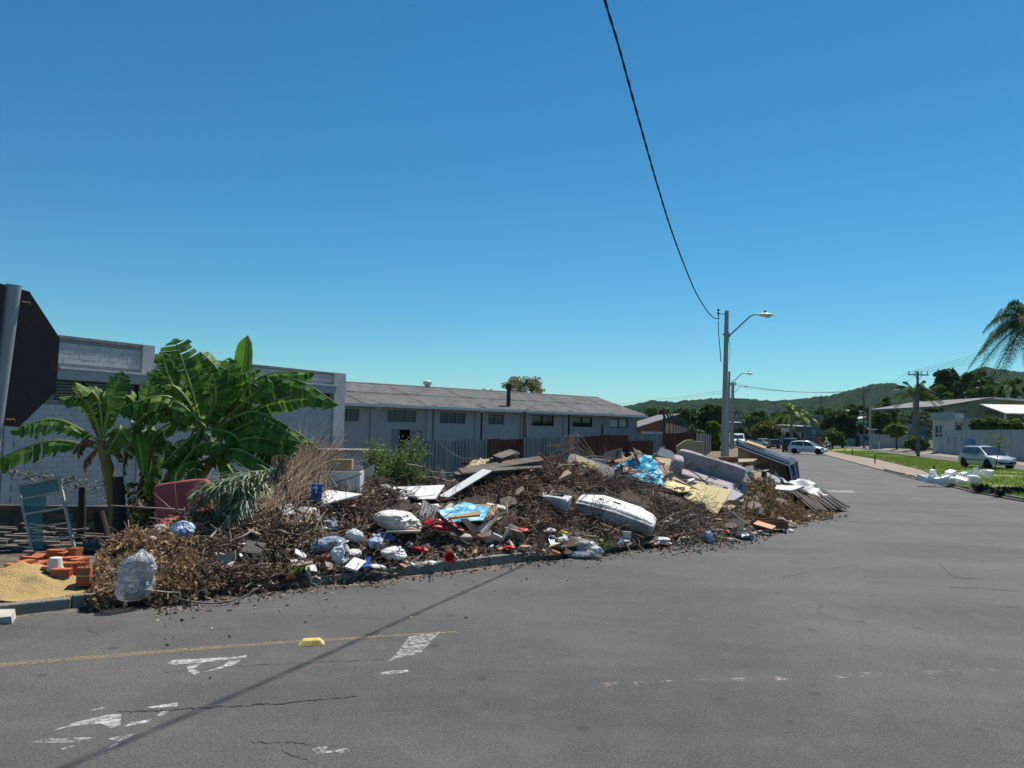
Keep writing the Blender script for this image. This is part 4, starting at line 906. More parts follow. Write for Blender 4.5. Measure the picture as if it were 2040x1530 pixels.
def sgnp(x, e): return math.copysign(abs(x)**e, x)
def cushion(mb, c, dims, rot, e1=.25, e2=.25, nu=28, nv=16, wr=0.0, seed=0, sag=0.0, wf=3.0):
    c = Vector(c); a, b, h = dims[0]/2, dims[1]/2, dims[2]/2
    def fn(u, v):
        th = u*2*math.pi-math.pi; ph = (v-.5)*math.pi*.999
        x = a*sgnp(math.cos(ph), e1)*sgnp(math.cos(th), e2); y = b*sgnp(math.cos(ph), e1)*sgnp(math.sin(th), e2); z = h*sgnp(math.sin(ph), e1)
        p = Vector((x, y, z))
        if sag: p.z -= sag*(1-(x/a)**2)
        if wr:
            q = p*wf+Vector((seed*7.1, 0, 0)); k = noise.noise(q)*.6+(.5-abs(noise.noise(q*1.9)))*.5
            p += p.normalized()*wr*k
        return c+(rot @ p if rot is not None else p)
    return mb.grid(fn, nu, nv)
def crumpler(seed, n=16, scale=1.0):
    r = random.Random(seed*13+5); pl = []
    for i in range(n):
        v = Vector((r.gauss(0, 1), r.gauss(0, 1), r.gauss(0, 1))).normalized(); pl.append((v, r.uniform(-.75, .75), r.uniform(.4, 1.3)*(1 if r.random() < .6 else -1)))
    m_ = sum(a for _, _, a in pl)*.45/n
    return lambda p: (sum(a*abs(v.dot(p)*scale-d) for v, d, a in pl)/n-m_)
def bag(px, py, w, h, m_, label, seed=1, d=None, tie=True, name='plastic_bag', dy=-.1, lean=0.0, group=None, cat='bag', ears=True):
    p = S(px, py); Y = p.y+dy-.15; p = D(px, py, Y); w *= .86; h *= .8; d = d or w*.8
    mb = MB(); cr = crumpler(seed, 7); cr2 = crumpler(seed+77, 11, 1.7); cr3 = crumpler(seed+177, 14, 3.2)
    def fn(u, v):
        th = u*2*math.pi; ph = (v-.5)*math.pi
        rr = math.cos(ph)**.75 if v < 1 else 0; rr = max(rr, 0)
        x, y, z = rr*math.cos(th)*w/2, rr*math.sin(th)*d/2, math.sin(ph)*h/2*(1.0 if v > .5 else .85)
        q = Vector((math.cos(th)*rr, math.sin(th)*rr, math.sin(ph)))
        k = noise.noise(q*1.3+Vector((seed*5.3, 0, 0)))*.5+cr(q)*2.6+cr2(q)*2.6+cr3(q)*1.3+(.32-abs(noise.noise(q*2.4+Vector((seed, 1, 2)))))*.7+(.3-abs(noise.noise(q*5.5+Vector((seed, 7, 2)))))*.5+.35*(abs(math.sin(th*4+3*noise.noise(q*1.5+Vector((0, seed, 0)))))-.6)*(.3+.7*v)
        s = max(.25, 1+.42*k)
        if tie and v > .8: s *= lerp(1, .42, (v-.8)/.2); z += (v-.8)*h*.5
        return p+Vector((x*s+lean*z, y*s, z*(1+.12*k)))
    mb.grid(fn, 64, 40)
    if tie and ears:
        t = p+Vector((lean*h*.6, 0, h*.55))
        for sg in (-1, 1):
            def ear(u, v, sg=sg):
                q = t+Vector((sg*u*w*.28, (v-.5)*w*.22*(1+u), u*h*.14*(1-u*.6)))
                return q+Vector((noise.noise((u*3, v*3, seed+sg))*.03, 0, noise.noise((u*4, v*4, seed+9*sg))*.05))
            mb.grid(ear, 6, 4)
    return put(mb, name, m_, label, cat, group, smooth=True, auto=.45)
def cloth(C, m_, name, label, cat, amp=.08, f=3.0, n=40, seed=0, dy=-.15, group=None, drape=True, Y0=None):
    mx = sum(c[0] for c in C)/4; my = sum(c[1] for c in C)/4; Y0 = (S(mx, my).y if Y0 is None else Y0)+dy
    P = [D(c[0], c[1], Y0+(c[2] if len(c) > 2 else 0)) for c in C]; mb = MB(); cr = crumpler(seed+3, 22, 1.0); cr2 = crumpler(seed+9, 22, 2.2)
    def fn(u, v):
        p = P[0].lerp(P[1], u).lerp(P[3].lerp(P[2], u), v); q = p*f+Vector((seed*3.7, 0, 0))
        k = noise.noise(q*.6)*1.0+cr(Vector((u*2-1, v*2-1, .3)))*3.2+cr2(Vector((u*2-1, v*2-1, -.2)))*1.3+.25
        e = Vector((noise.noise((u*5, v*5, seed)), noise.noise((u*5, v*5, seed+5)), noise.noise((u*5, v*5, seed+9))))*amp*.8
        return p+Vector((0, -amp*.7*k, amp*k))+e
    mb.grid(fn, n, n); mb2 = MB(); mb2.v = mb.v; mb2.f = mb.f; mb2.mi = mb.mi
    return put(mb2, name, m_, label, cat, group, smooth=True, auto=.6)
# materials
WBOARD = mat('white_laminate', (.72, .715, .70), (.66, .65, .63), 3, .55, .05, 10, dirt=(.40, .36, .31), dirt_scale=2.2, dirt_lo=.60, dirt_hi=.75)
GBOARD = mat('greyed_white_board', (.56, .545, .53), (.46, .45, .44), 3, .7, .1, 12, dirt=(.30, .27, .24), dirt_scale=2.5, dirt_lo=.55)
CARD = mat('brown_cardboard', (.42, .27, .15), (.36, .23, .13), 4, .85, .1, 20)
TANW = mat('tan_plywood', (.47, .33, .18), (.40, .27, .15), 3, .75, .1, 18, stretch=(1, 1, 3))
DKW = mat('dark_brown_board', (.075, .05, .042), (.05, .035, .03), 4, .6)
ORW = mat('orange_brown_veneer', (.27, .10, .045), (.21, .075, .035), 3, .5, .05, 12, stretch=(3, 1, .4), dirt=(.12, .06, .04), dirt_scale=2)
OLDW = mat('weathered_plank', (.16, .135, .115), (.085, .07, .06), 5, .9, .5, 24, stretch=(.25, 2, 2), dirt=(.05, .04, .035), dirt_scale=3)
PALEW = mat('pale_lath', (.40, .32, .23), (.30, .23, .16), 5, .85, .3, 20)
BAGW = mat('white_bag_plastic', (.72, .72, .73), (.62, .62, .64), 4, .5, .15, 18, trans=.22, spec=.35)
BAGD = mat('dirty_white_sack', (.60, .585, .55), (.46, .43, .38), 3, .6, .25, 14, dirt=(.35, .28, .19), dirt_scale=3, dirt_lo=.56)
BAGB = mat('blue_bag_plastic', (.03, .12, .42), (.05, .18, .5), 4, .35, .1, 18, trans=.15)
BAGG = mat('blue_white_bag', (.55, .62, .72), (.03, .09, .28), 7, .4, .1, 18, trans=.15)
BAGK = mat('black_bag_plastic', (.012, .012, .014), (.02, .02, .022), 4, .28, .2, 20, spec=.6)
REDF = mat('faded_red_cloth', (.36, .088, .085), (.29, .07, .07), 4, .9, .2, 60, dirt=(.16, .045, .045), dirt_scale=2)
REDP = mat('red_plastic', (.50, .02, .025), (.42, .015, .02), 5, .35)
ORP = mat('orange_plastic', (.62, .17, .03), rough=.4)
YELP = mat('yellow_plastic', (.68, .50, .02), rough=.4)
CYAN = mat('turquoise_tarp', (.012, .37, .60), (.02, .43, .66), 5, .5, .15, 30, trans=.12)
MAUVE = mat('mauve_grey_cloth', (.36, .31, .325), (.31, .265, .285), 5, .95, .25, 70, dirt=(.19, .155, .15), dirt_scale=2.6, dirt_lo=.5, dirt_hi=.72)
GREYC = mat('grey_cloth', (.22, .20, .195), (.17, .155, .15), 5, .95, .25, 60, dirt=(.33, .26, .17), dirt_scale=3, dirt_lo=.6)
FOAMW = mat('white_foam', (.70, .69, .67), (.60, .58, .56), 4, .85, .3, 25, dirt=(.30, .24, .18), dirt_scale=3.5, dirt_lo=.52, dirt_hi=.72)
FOAMG = mat('grey_shaded_white', (.50, .50, .515), (.40, .395, .40), 5, .9, .3, 30, dirt=(.20, .165, .135), dirt_scale=2.6, dirt_lo=.48, dirt_hi=.7)  # bluish grey includes the shade on the white mattress sides
YELF = mat('yellow_foam_sheet', (.64, .53, .27), (.60, .48, .24), 2, .85, .1, 16, dirt=(.36, .27, .14), dirt_scale=1.8, dirt_lo=.62, dirt_hi=.8)
OLIV = mat('old_foam', (.36, .31, .17), (.28, .24, .13), 3, .9, .3, 14)
NAVY = mat('navy_quilted_cloth', (.016, .036, .075), (.022, .05, .10), 30, .85, .35, 60)
LINEN = mat('tan_lining', (.48, .37, .28), (.40, .30, .225), 3, .9, .1, 14, dirt=(.16, .115, .08), dirt_scale=2, dirt_lo=.55)
PIPE = mat('white_piping', (.7, .7, .72), rough=.7)
FIBC = mat('fibre_cement_scrap', (.46, .455, .445), (.36, .355, .345), 5, .9, .3, 30)
STONE = mat('rubble', (.42, .40, .37), (.30, .28, .26), 5, .95, .5, 20)
CLAY = mat('clay_brick', (.42, .13, .055), (.35, .10, .045), 6, .9, .3, 40, dirt=(.30, .15, .09), dirt_scale=4, dirt_lo=.55)
BLUC = mat('blue_carton', (.02, .09, .36), (.025, .11, .40), 6, .5)
CLEAR = mat('clear_film', (.50, .53, .56), (.40, .42, .45), 5, .3, .3, 12, alpha=.5, spec=.5)
SCRATCHB = mat('scuffed_white_enamel', (.62, .61, .60), (.5, .49, .48), 3, .5, .1, 12, dirt=(.24, .17, .12), dirt_scale=2.5, dirt_lo=.56)
# ---- armchair, red, tipped in the leaves (320-410, 968-1060)
p = S(372, 1050); Ya = p.y+.15
ac = thing('armchair', 'faded red cloth armchair tipped back among the cut palm fronds', 'armchair', D(365, 1062, Ya))
L0 = Vector(ac.location)
def loc(mb): mb.v = [tuple(Vector(q)-L0) for q in mb.v]; return mb
mb = MB(); cushion(mb, D(366, 1000, Ya+.25), (.80, .28, .62), M3(8, -14, -9), .22, .3, wr=.03, seed=1); loc(mb).build('backrest', REDF, ac, smooth=True)
mb = MB(); cushion(mb, D(372, 1043, Ya-.05), (.74, .55, .26), M3(8, 10, -14), .3, .3, wr=.04, seed=2); loc(mb).build('seat', REDF, ac, smooth=True)
mb = MB(); cushion(mb, D(342, 1058, Ya+.1), (.17, .6, .42), M3(8, 0, -8), .25, .3, wr=.02, seed=3); loc(mb).build('arm', REDF, ac, smooth=True)
# ---- white drawer box with carton on it
Yd = S(665, 985).y
db = thing('drawer_box', 'white laminate drawer box standing open below the small carton', 'drawer', D(662, 980, Yd)); L0 = Vector(db.location)
FD = Frame(D(608, 978, Yd-.05), (1, .05)); wD = (D(715, 978, Yd)-D(608, 978, Yd)).x; hD = (D(660, 938, Yd)-D(660, 978, Yd)).z
for (a, b, c, d_, z0, z1, nm, m_) in ((0, wD, 0, .025, .0, hD, 'front', WBOARD), (0, .025, .027, .5, 0, hD, 'side', GBOARD), (wD-.025, wD, .027, .5, 0, hD, 'side', GBOARD), (.027, wD-.027, .47, .495, 0, hD+.08, 'back', GBOARD), (.027, wD-.027, .03, .465, 0, .02, 'bottom', GBOARD)):
    mb = MB(); FD.box(mb, a, b, c, d_, z0-.02, z1); loc(mb).build(nm, m_, db)
Yc2 = Yd+.22; ctn = D(681, 935.5, Yc2); w_ = (D(702, 935, Yc2)-D(660, 935, Yc2)).x
mb = MB(); mb.box(ctn+Vector((0, 0, .09)), (w_, .24, .19), M3(4, 0, -1)); c_ = thing('carton', 'small brown cardboard carton resting in the white drawer box', 'box', ctn); L0 = Vector(c_.location); loc(mb).build('box', CARD, c_, bevel=.006)
mb = MB(); mb.box(ctn+Vector((-.07, -.127, .09)), (.05, .004, .08), M3(4, 0, -1)); loc(mb).build('label_sticker', PAPER, c_)
mb = MB(); mb.box(ctn+Vector((0, 0, .188)), (w_*.96, .05, .004), M3(4, 0, -1)); loc(mb).build('tape', TANW, c_)
panel('board', [(718, 978), (737, 972), (746, 925), (726, 935)], .04, GBOARD, 'pale upright board leaning against the green shrub', 'board', 0.1)
panel('board', [(563, 996, .1), (648, 1003, -.1), (722, 984, .1), (655, 976, .4)], .025, WBOARD, 'white board lying flat under the blue carton', 'board', -.45)
panel('board', [(539, 1033, -.1), (586, 1022, -.1), (580, 1001, .15), (538, 1012, .15)], .03, WBOARD, 'small square white board beside the brushwood bundle', 'board', -.4)
panel('board', [(644, 997, -.05), (707, 984, .1), (702, 980, .1), (640, 993, 0)], .02, WBOARD, 'narrow white strip in front of the drawer box', 'board', -.2)
Yb_ = S(632, 993).y-.3; Yb_ -= .35; bc = D(630, 996, Yb_); s_ = (D(642, 995, Yb_)-D(621, 995, Yb_)).x
ct = thing('juice_carton', 'blue printed carton standing on the white board', 'carton', bc); mb = MB(); mb.box((0, 0, .13), (s_, .11, .26), M3(15, 0, 4)); mb.build('body', BLUC, ct, bevel=.005)
mb = MB(); mb.box((-.005, -.062, .20), (.08, .004, .03), M3(15, 0, 4)); mb.build('print', PAPER, ct); mb = MB(); mb.box((.02, -.066, .08), (.05, .004, .06), M3(15, 0, 4)); mb.build('print', DKW, ct); mb = MB(); mb.lathe((-.09, 0, .24), [(.02, -.03), (.02, .02)], 10); mb.build('cap', PAPER, ct)
# ---- white panels, long leaning board
panel('board', [(770, 995, -.25), (868, 993, -.15), (886, 966, .3), (784, 970, .3)], .02, WBOARD, 'wide white sheet lying flat below the green shrub', 'board', -.45)
panel('board', [(874, 988, -.3), (894, 990, -.3), (980, 938, .35), (962, 934, .35)], .03, WBOARD, 'long white board slanting up against the timber stack', 'board', -.35)
panel('board', [(866, 966), (874, 965), (876, 930), (866, 932)], .03, PALEW, 'pale wooden slat upright by the long white board', 'board', .1)
panel('board', [(876, 967), (890, 966), (884, 936), (878, 937)], .02, GBOARD, 'narrow grey slat upright by the long white board', 'board', .15)
panel('board', [(830, 966), (864, 965), (864, 950), (830, 951)], .12, CARD, 'brown box end below the green shrub', 'box', .2)
# ---- poster board and boards around
posterm = bpy.data.materials.new('sea_print'); posterm.use_nodes = True
n_ = posterm.node_tree; t_ = n_.nodes.new('ShaderNodeTexNoise'); t_.inputs['Scale'].default_value = 7; t_.inputs['Detail'].default_value = 6; tc_ = n_.nodes.new('ShaderNodeTexCoord'); r_ = n_.nodes.new('ShaderNodeValToRGB')
r_.color_ramp.elements[0].position = .38; r_.color_ramp.elements[0].color = (.03, .26, .46, 1); r_.color_ramp.elements[1].position = .62; r_.color_ramp.elements[1].color = (.62, .75, .80, 1); e_ = r_.color_ramp.elements.new(.5); e_.color = (.14, .50, .66, 1)
n_.links.new(tc_.outputs['Object'], t_.inputs[0]); n_.links.new(t_.outputs[0], r_.inputs[0]); n_.links.new(r_.outputs[0], n_.nodes['Principled BSDF'].inputs[0]); n_.nodes['Principled BSDF'].inputs['Roughness'].default_value = .4
panel('printed_board', [(893, 1040, -.2), (962, 1036, -.25), (977, 1011, .2), (925, 1000, .35), (872, 1018, .1)], .015, posterm, 'pale blue printed board with white speckles among the broken furniture', 'board', -.4)
panel('board', [(963, 1036, -.1), (984, 1028, -.05), (992, 1006, .2), (948, 1004, .3)], .02, TANW, 'square tan plywood sheet behind the blue printed board', 'board', -.28)
panel('board', [(893, 1031, -.1), (956, 1025, -.1), (957, 1017, 0), (895, 1029, 0)], .04, TANW, 'tan wooden strip lying across the blue printed board', 'board', -.62)
panel('board', [(917, 1034, 0), (931, 1032, 0), (957, 1060, -.25), (944, 1064, -.25)], .03, DKW, 'dark brown board slanting down under the tan strip', 'board', -.5)
panel('board', [(938, 1028, 0), (962, 1040, -.15), (1010, 1022, -.05), (1004, 1018, 0), (965, 1033, -.1)], .03, DKW, 'dark brown angled board beside the tan plywood', 'board', -.45)
panel('lath', [(954, 1068, -.2), (960, 1070, -.2), (993, 1030, .05), (988, 1027, .05)], .03, TANW, 'thin tan lath leaning beside the beige shells', 'lath', -.45)
panel('board', [(870, 1018, .1), (895, 1040, -.15), (925, 1062, -.3), (917, 1066, -.3), (866, 1027, .05)], .03, DKW, 'dark plank edge between the red basin and printed board', 'board', -.42)
# corrugated fibre-cement scraps
def corr_scrap(C, label, seed, waves=4, dy=-.35):
    Y0 = S(sum(c[0] for c in C)/4, sum(c[1] for c in C)/4).y+dy; P = [D(c[0], c[1], Y0+c[2]) for c in C]; nn = (P[1]-P[0]).cross(P[3]-P[0]).normalized(); mb = MB()
    f = lambda u, v: P[0].lerp(P[1], u).lerp(P[3].lerp(P[2], u), v*(1+.12*noise.noise((u*4, seed, 0))))+nn*.028*math.cos(u*2*math.pi*waves)
    mb.grid(f, waves*8, 3); mb.grid(lambda u, v: f(1-u, v)-nn*.012, waves*8, 3); return put(mb, 'corrugated_scrap', FIBC, label, 'roof scrap', smooth=True)
corr_scrap([(834, 1028, -.1), (856, 1038, -.1), (862, 1010, .1), (842, 1001, .1)], 'broken corrugated roof scrap standing by the dirty white sack', 1, 3)
corr_scrap([(853, 1046, -.1), (866, 1040, -.1), (876, 1008, .1), (864, 1004, .1)], 'smaller corrugated roof scrap against the blue printed board', 2, 2)
# red basin, handle, toy
def basin(px, py, w, h, m_, label, rot, dy=-.4):
    p = S(px, py, dy); mb = MB(); R = rot
    prof = [(.02, 0), (.30, 0), (.36, .06), (.42, .16), (.50, .30), (.54, .30), (.54, .28)]
    mb.lathe(p, [(r*w, z*h/.3) for r, z in prof], 28, R); return put(mb, 'plastic_basin', m_, label, 'basin', smooth=True, auto=.9)
bag(882, 1046, .50, .26, REDP, 'crushed red plastic sheeting lying under the corrugated scraps', 41, .35, tie=False, name='plastic_sheeting', dy=-.3, lean=-.5, cat='plastic')
p0 = D(893, 1052, S(893, 1052).y-.5); p1 = D(962, 1071, S(962, 1071).y-.3); mb = MB(); mb.tube([p0, p0.lerp(p1, .5)+Vector((0, 0, .02)), p1], [.028, .024, .02], 10); put(mb, 'broom_handle', ORP, 'orange plastic handle running down from the red basin', 'handle', smooth=True)
q = S(898, 1118, -.05); tw = thing('toy_bucket', 'small red plastic toy bucket at the kerb', 'bucket', q); tw.scale = (.85, .85, .85); tw.rotation_euler = (.5, -.9, .4)
mb = MB(); mb.lathe((0, 0, 0), [(.06, 0), (.075, .02), (.085, .14), (.1, .15), (.1, .165), (.085, .165), (.075, .03), (.02, .025)], 18, M3(0, 18, 12)); mb.build('body', REDP, tw, smooth=True, auto=.7)
mb = MB(); mb.tube([Vector((math.cos(a)*.11+.02, .0, .16+math.sin(a)*.10)) for a in np.linspace(.3, math.pi*.8, 11)], .008, 6); mb.build('handle', REDP, tw, smooth=True); mb = MB(); cushion(mb, (.02, -.09, .05), (.11, .05, .06), None, .6, .6, 14, 8); mb.build('clip', REDP, tw, smooth=True)
# white lumps / beige shells
for (px, py, w, h, lab) in ((926, 1073, .22, .14, 'chunky white rubble lump below the broken boards'), (972, 1077, .17, .13, 'rounded white rubble lump beside the beige shells'), (604, 1137, .20, .15, 'broken beige block lying behind the kerb'), (661, 1092, .12, .10, 'little pale lump beside the white carrier bag'), (1110, 1088, .12, .05, 'small cream shard on the earth near the yellow toy')):
    mb = MB(); cushion(mb, S(px, py, -.05), (w, w*.75, h), M3(R_(0, 90), R_(-15, 15), R_(-15, 15)), .35, .4, 16, 10, wr=.05, seed=px, wf=8); put(mb, 'rubble_block', STONE, lab, 'rubble', smooth=False)
for (px, py, a, lab) in ((1015, 1042, 20, 'split beige plastic shell curved over the dark hollow'), (1028, 1062, -30, 'curved cream shell below the split beige one'), (1007, 1060, 60, 'narrow pale shell on edge beside the cream one')):
    p = S(px, py, -.25); mb = MB(); R = M3(a, 30, 40+a)
    f = lambda u, v: p+R @ Vector(((v-.5)*.34, math.cos(u*2.3-1.15)*.16-.16, math.sin(u*2.3-1.15)*.16)); mb.grid(f, 14, 4); mb.grid(lambda u, v: f(1-u, v)+R @ Vector((0, -.012, 0)), 14, 4); put(mb, 'curved_shell', LINEN if a < 50 else FOAMW, lab, 'shell', smooth=True)
# ---- bags
bag(798, 1043, .52, .42, BAGD, 'large dirty white sack slumped below the white sheet', 2, .45, tie=False, name='sack', dy=-.3, lean=-.3, cat='sack')
bag(679, 1107, .27, .42, BAGW, 'white carrier bag with knotted handles above the white tray', 3, .25, dy=-.25, lean=.15)
bag(786, 1103, .26, .20, BAGW, 'round tied white bag near the kerb', 4, .24, dy=-.15, lean=.3)
bag(749, 1082, .24, .26, BAGG, 'crumpled blue and white striped bag', 5, .2, dy=-.2)
bag(770, 1070, .22, .20, BAGB, 'bright blue plastic bag tucked beside the striped bag', 6, .2, dy=-.12, tie=False)
bag(664, 1048, .13, .26, BAGG, 'small lilac white bag hanging in the twigs', 7, .12, dy=-.15)
bag(705, 1068, .16, .20, BAGW, 'white bag with upright handle ears in the dark twigs', 8, .12, dy=-.12)
bag(650, 1088, .34, .30, mat('navy_striped_cloth', (.03, .05, .13), (.35, .40, .5), 9, .8), 'navy and white cloth bundle left of the white carrier bag', 9, .2, tie=False, dy=-.12, name='cloth_bundle', lean=.6, cat='cloth')
bag(704, 1103, .18, .15, BAGD, 'small grey white bag beside the knotted carrier bag', 10, .15, tie=False, dy=-.15)
bag(766, 971, .22, .13, BAGD, 'pale bag in the twigs left of the wide white sheet', 11, .16, tie=False, dy=-.1)
bag(318, 1066, .28, .28, BAGW, 'white crumpled plastic bag on the leaf heap', 12, .2, tie=True, dy=-.15)
bag(300, 1076, .17, .10, BAGW, 'small flat white plastic bag on the leaf heap', 30, .15, tie=False, dy=-.2)
bag(364, 1052, .26, .26, BAGG, 'crumpled bluish white bag on the red seat', 13, .16, tie=False, dy=-.75)
bag(578, 912, .20, .20, BAGG, 'blue and white packet stuck high in the brushwood', 14, .12, tie=False, dy=-.5, cat='packet')
bag(1483, 1071, .36, .24, BAGK, 'black rubbish bag lying on the asphalt edge', 15, .3, tie=True, dy=-.05, lean=.2)
bag(1455, 1077, .14, .12, BAGW, 'little white bag beside the black rubbish bag', 16, .12, tie=False, dy=-.05)
bag(1412, 1073, .18, .30, BAGG, 'lilac white bag upright at the toe of the mound', 17, .12, dy=-.15)
bag(1570, 1058, .14, .12, BAGW, 'crumpled white bag on the road by the orange drawer', 18, .12, tie=False, dy=-.05)
bag(1558, 1036, .16, .16, BAGW, 'crumpled clear bag on the flat laths', 19, .14, tie=False, dy=-.15)
bag(1238, 1082, .13, .16, BAGG, 'small blue white bag behind the kerb stones', 20, .1, tie=True, dy=-.1)
bag(1172, 1092, .46, .30, CLEAR, 'clear plastic film bunched over the kerb gap', 21, .3, tie=False, dy=-.15, name='plastic_film', cat='film')
bag(1163, 1103, .40, .14, BAGW, 'flattened white plastic spilling onto the gutter', 22, .3, tie=False, dy=.12, name='plastic_film', cat='film')
bag(1122, 1075, .18, .12, BAGW, 'white crumpled plastic below the yellow toy', 23, .15, tie=False, dy=-.1)
bag(1316, 1075, .3, .13, BAGW, 'torn white plastic at the end of the kerb', 24, .2, tie=False, dy=-.1, name='plastic_film', cat='film')
bag(1303, 968, .34, .15, BAGD, 'cream fluffy stuffing beside the yellow sheets', 25, .25, tie=False, dy=-.2, name='stuffing', cat='stuffing')
# clear bag full of leaves by the leaf heap
bag(272, 1153, .47, .66, CLEAR, 'big clear plastic bag slumped over the kerb beside dry leaves', 26, .40, tie=True, dy=-.36, lean=.16, ears=False)
# ---- tray, small boards low
panel('tray', [(687, 1128, -.15), (711, 1136, -.15), (730, 1118, .1), (706, 1110, .1)], .03, WBOARD, 'white flat tray below the knotted carrier bag', 'tray', -.12)
panel('board', [(712, 1131, -.1), (736, 1128, -.1), (738, 1108, .1), (728, 1112, .1)], .02, BLUC, 'blue card edge behind the white tray', 'card', -.06)
panel('tile', [(618, 1136, -.05), (632, 1138, -.05), (629, 1125, .05), (617, 1124, .05)], .02, WBOARD, 'small white tile leaning behind the kerb', 'tile', -.06)
panel('lath', [(570, 1131, .0), (623, 1121, .0), (622, 1116, .05), (570, 1126, .05)], .03, PALEW, 'pale lath lying near the broken beige block', 'lath', -.1)
panel('board', [(770, 1058, -.1), (838, 1058, -.1), (838, 1055, .1), (770, 1056, .1)], .03, PALEW, 'thin grey shelf edge under the dirty sack', 'board', -.3)
panel('brick_piece', [(645, 1117, -.05), (661, 1112, -.05), (660, 1104, .05), (646, 1107, .05)], .08, CLAY, 'broken orange brick beside the navy cloth bundle', 'brick', -.1)
panel('board', [(1243, 1070), (1256, 1078), (1258, 1060), (1240, 1058)], .03, FOAMW, 'square cream panel behind the kerb stones', 'board', -.1)
panel('board', [(1130, 1090, -.1), (1170, 1084, -.1), (1172, 1074, .1), (1135, 1068, .1)], .04, DKW, 'flat brown board on the earth by the kerb gap', 'board', -.06)
mb = MB(); p = S(1117, 1064, -.08)
for a, l in ((20, .22), (45, .20), (5, .16)):
    cushion(mb, p+Vector((R_(-.03, .05), 0, R_(-.01, .03))), (l, .06, .06), M3(0, 0, -a), .6, .7, 12, 8)
put(mb, 'plastic_toy', YELP, 'bright yellow plastic toy lying on the bare earth', 'toy', smooth=True)
# ---- timber stack (fan of weathered planks)
Yt_ = S(1000, 945).y-.45
for i in range(11):
    a = D(R_(890, 930)+i*2, lerp(955, 930, i/10)+R_(-3, 3), Yt_+R_(-.5, .2)-.3); b = D(R_(1040, 1080), lerp(948, 903, i/10)+R_(-3, 3), Yt_+.5+R_(-.3, .3))
    if i > 7: a = D(960+8*i-50, 930-2*(i-7)*3, Yt_+.1); b = D(1030+R_(-10, 10), 900+R_(-2, 4), Yt_+.7)
    mb = MB(); mb.bar(a, b, .17+R_(-.03, .05), .045, Vector((0, -.5, .85))); put(mb, 'plank', OLDW, 'weathered grey plank in the fanned timber stack', 'plank', 'planks of the timber stack on the mound')
panel('board', [(918, 926), (962, 925), (962, 919), (920, 920)], .05, REDP, 'red strip showing behind the timber stack', 'board', .6)
# ---- white block, mattress, cushion
Yw = S(1115, 1008).y-.25
mb = MB(); mb.hexa([D(1072, 1018, Yw-.1), D(1146, 1021, Yw-.2), D(1152, 1018, Yw+.3), D(1080, 1014, Yw+.35), D(1086, 986, Yw+.05), D(1138, 983, Yw-.05), D(1151, 980, Yw+.4), D(1096, 983, Yw+.45)]); bmc = sum((Vector(v) for v in mb.v), Vector())/8; mb = MB(); cushion(mb, bmc+Vector((-.10, .12, -.06)), (.56, .46, .34), M3(-16, 4, 7), .10, .12, 48, 30, wr=.08, seed=4, wf=9); put(mb, 'foam_block', FOAMG, 'squared grey white foam block half buried under dead leaves', 'foam block', smooth=True, auto=.6)
# torn mattress: long wedge
Ym = S(1225, 1035).y-.3
mt = thing('mattress', 'torn white mattress lying slantwise across the branches', 'mattress', D(1225, 1062, Ym)); L0 = Vector(mt.location)
ca = D(1226, 1026, Ym+.15); dv = D(1300, 1052, Ym-.1)-D(1150, 1004, Ym+.35); Lm = dv.length; yaw = math.degrees(math.atan2(dv.y, dv.x)); rl = math.degrees(math.asin(-dv.z/Lm))
mb = MB(); cushion(mb, ca, (Lm*1.0, .70, .22), M3(yaw, 10, rl), .16, .2, 60, 28, wr=.06, seed=5, sag=-.06, wf=2.2); loc(mb).build('body', FOAMG, mt, smooth=True)  # side shade is in the grey body colour, below a whiter top
mb = MB(); cushion(mb, ca+Vector((0, .03, .09)), (Lm*.96, .66, .16), M3(yaw, 9, rl), .35, .25, 90, 44, wr=.09, seed=6, sag=-.06, wf=6); loc(mb).build('torn_top', FOAMW, mt, smooth=True)
Rm = M3(yaw, 9, rl); mb = MB(); mb.tube([ca+Rm @ Vector((Lm*(t-.5), -.372, .085+.05*(1-(2*t-1)**2))) for t in np.linspace(0.02, .98, 20)], .012, 6); loc(mb).build('piping', GREYC, mt, smooth=True)
Yq = S(1175, 938).y
cu = thing('sofa_cushion', 'torn dark grey sofa cushion slanting beside the turquoise tarp', 'cushion', D(1175, 955, Yq)); L0 = Vector(cu.location)
dv = D(1216, 950, Yq-.15)-D(1134, 915, Yq+.2); Lm = dv.length; yaw = math.degrees(math.atan2(dv.y, dv.x)); rl = math.degrees(math.asin(-dv.z/Lm))
mb = MB(); cushion(mb, D(1175, 933, Yq), (Lm*1.05, .55, .17), M3(yaw, 28, rl), .35, .35, 34, 18, wr=.05, seed=8); loc(mb).build('cover', GREYC, cu, smooth=True)
mb = MB(); cushion(mb, D(1165, 926, Yq-.03), (Lm*.55, .35, .12), M3(yaw, 28, rl), .5, .5, 24, 12, wr=.06, seed=9); loc(mb).build('exposed_foam', OLIV, cu, smooth=True)
# ---- washing machine corner
Yk = S(1193, 936).y+.3; wm = thing('washing_machine', 'white appliance housing with round opening behind the grey cushion', 'appliance', D(1193, 940, Yk)); wsz = (D(1208, 930, Yk)-D(1178, 930, Yk)).x
mb = MB(); mb.box((0, .2, .10), (wsz, .35, wsz*1.05), M3(-6, -8, 3)); mb.build('housing', SCRATCHB, wm, bevel=.025)
mb = MB(); mb.lathe((.05, 0.0, .06), [(.13, 0), (.13, .03), (.10, .035), (.09, -.02), (.01, -.02)], 20, M3(0, 90, 0)); mb.build('door_ring', BLKM, wm)
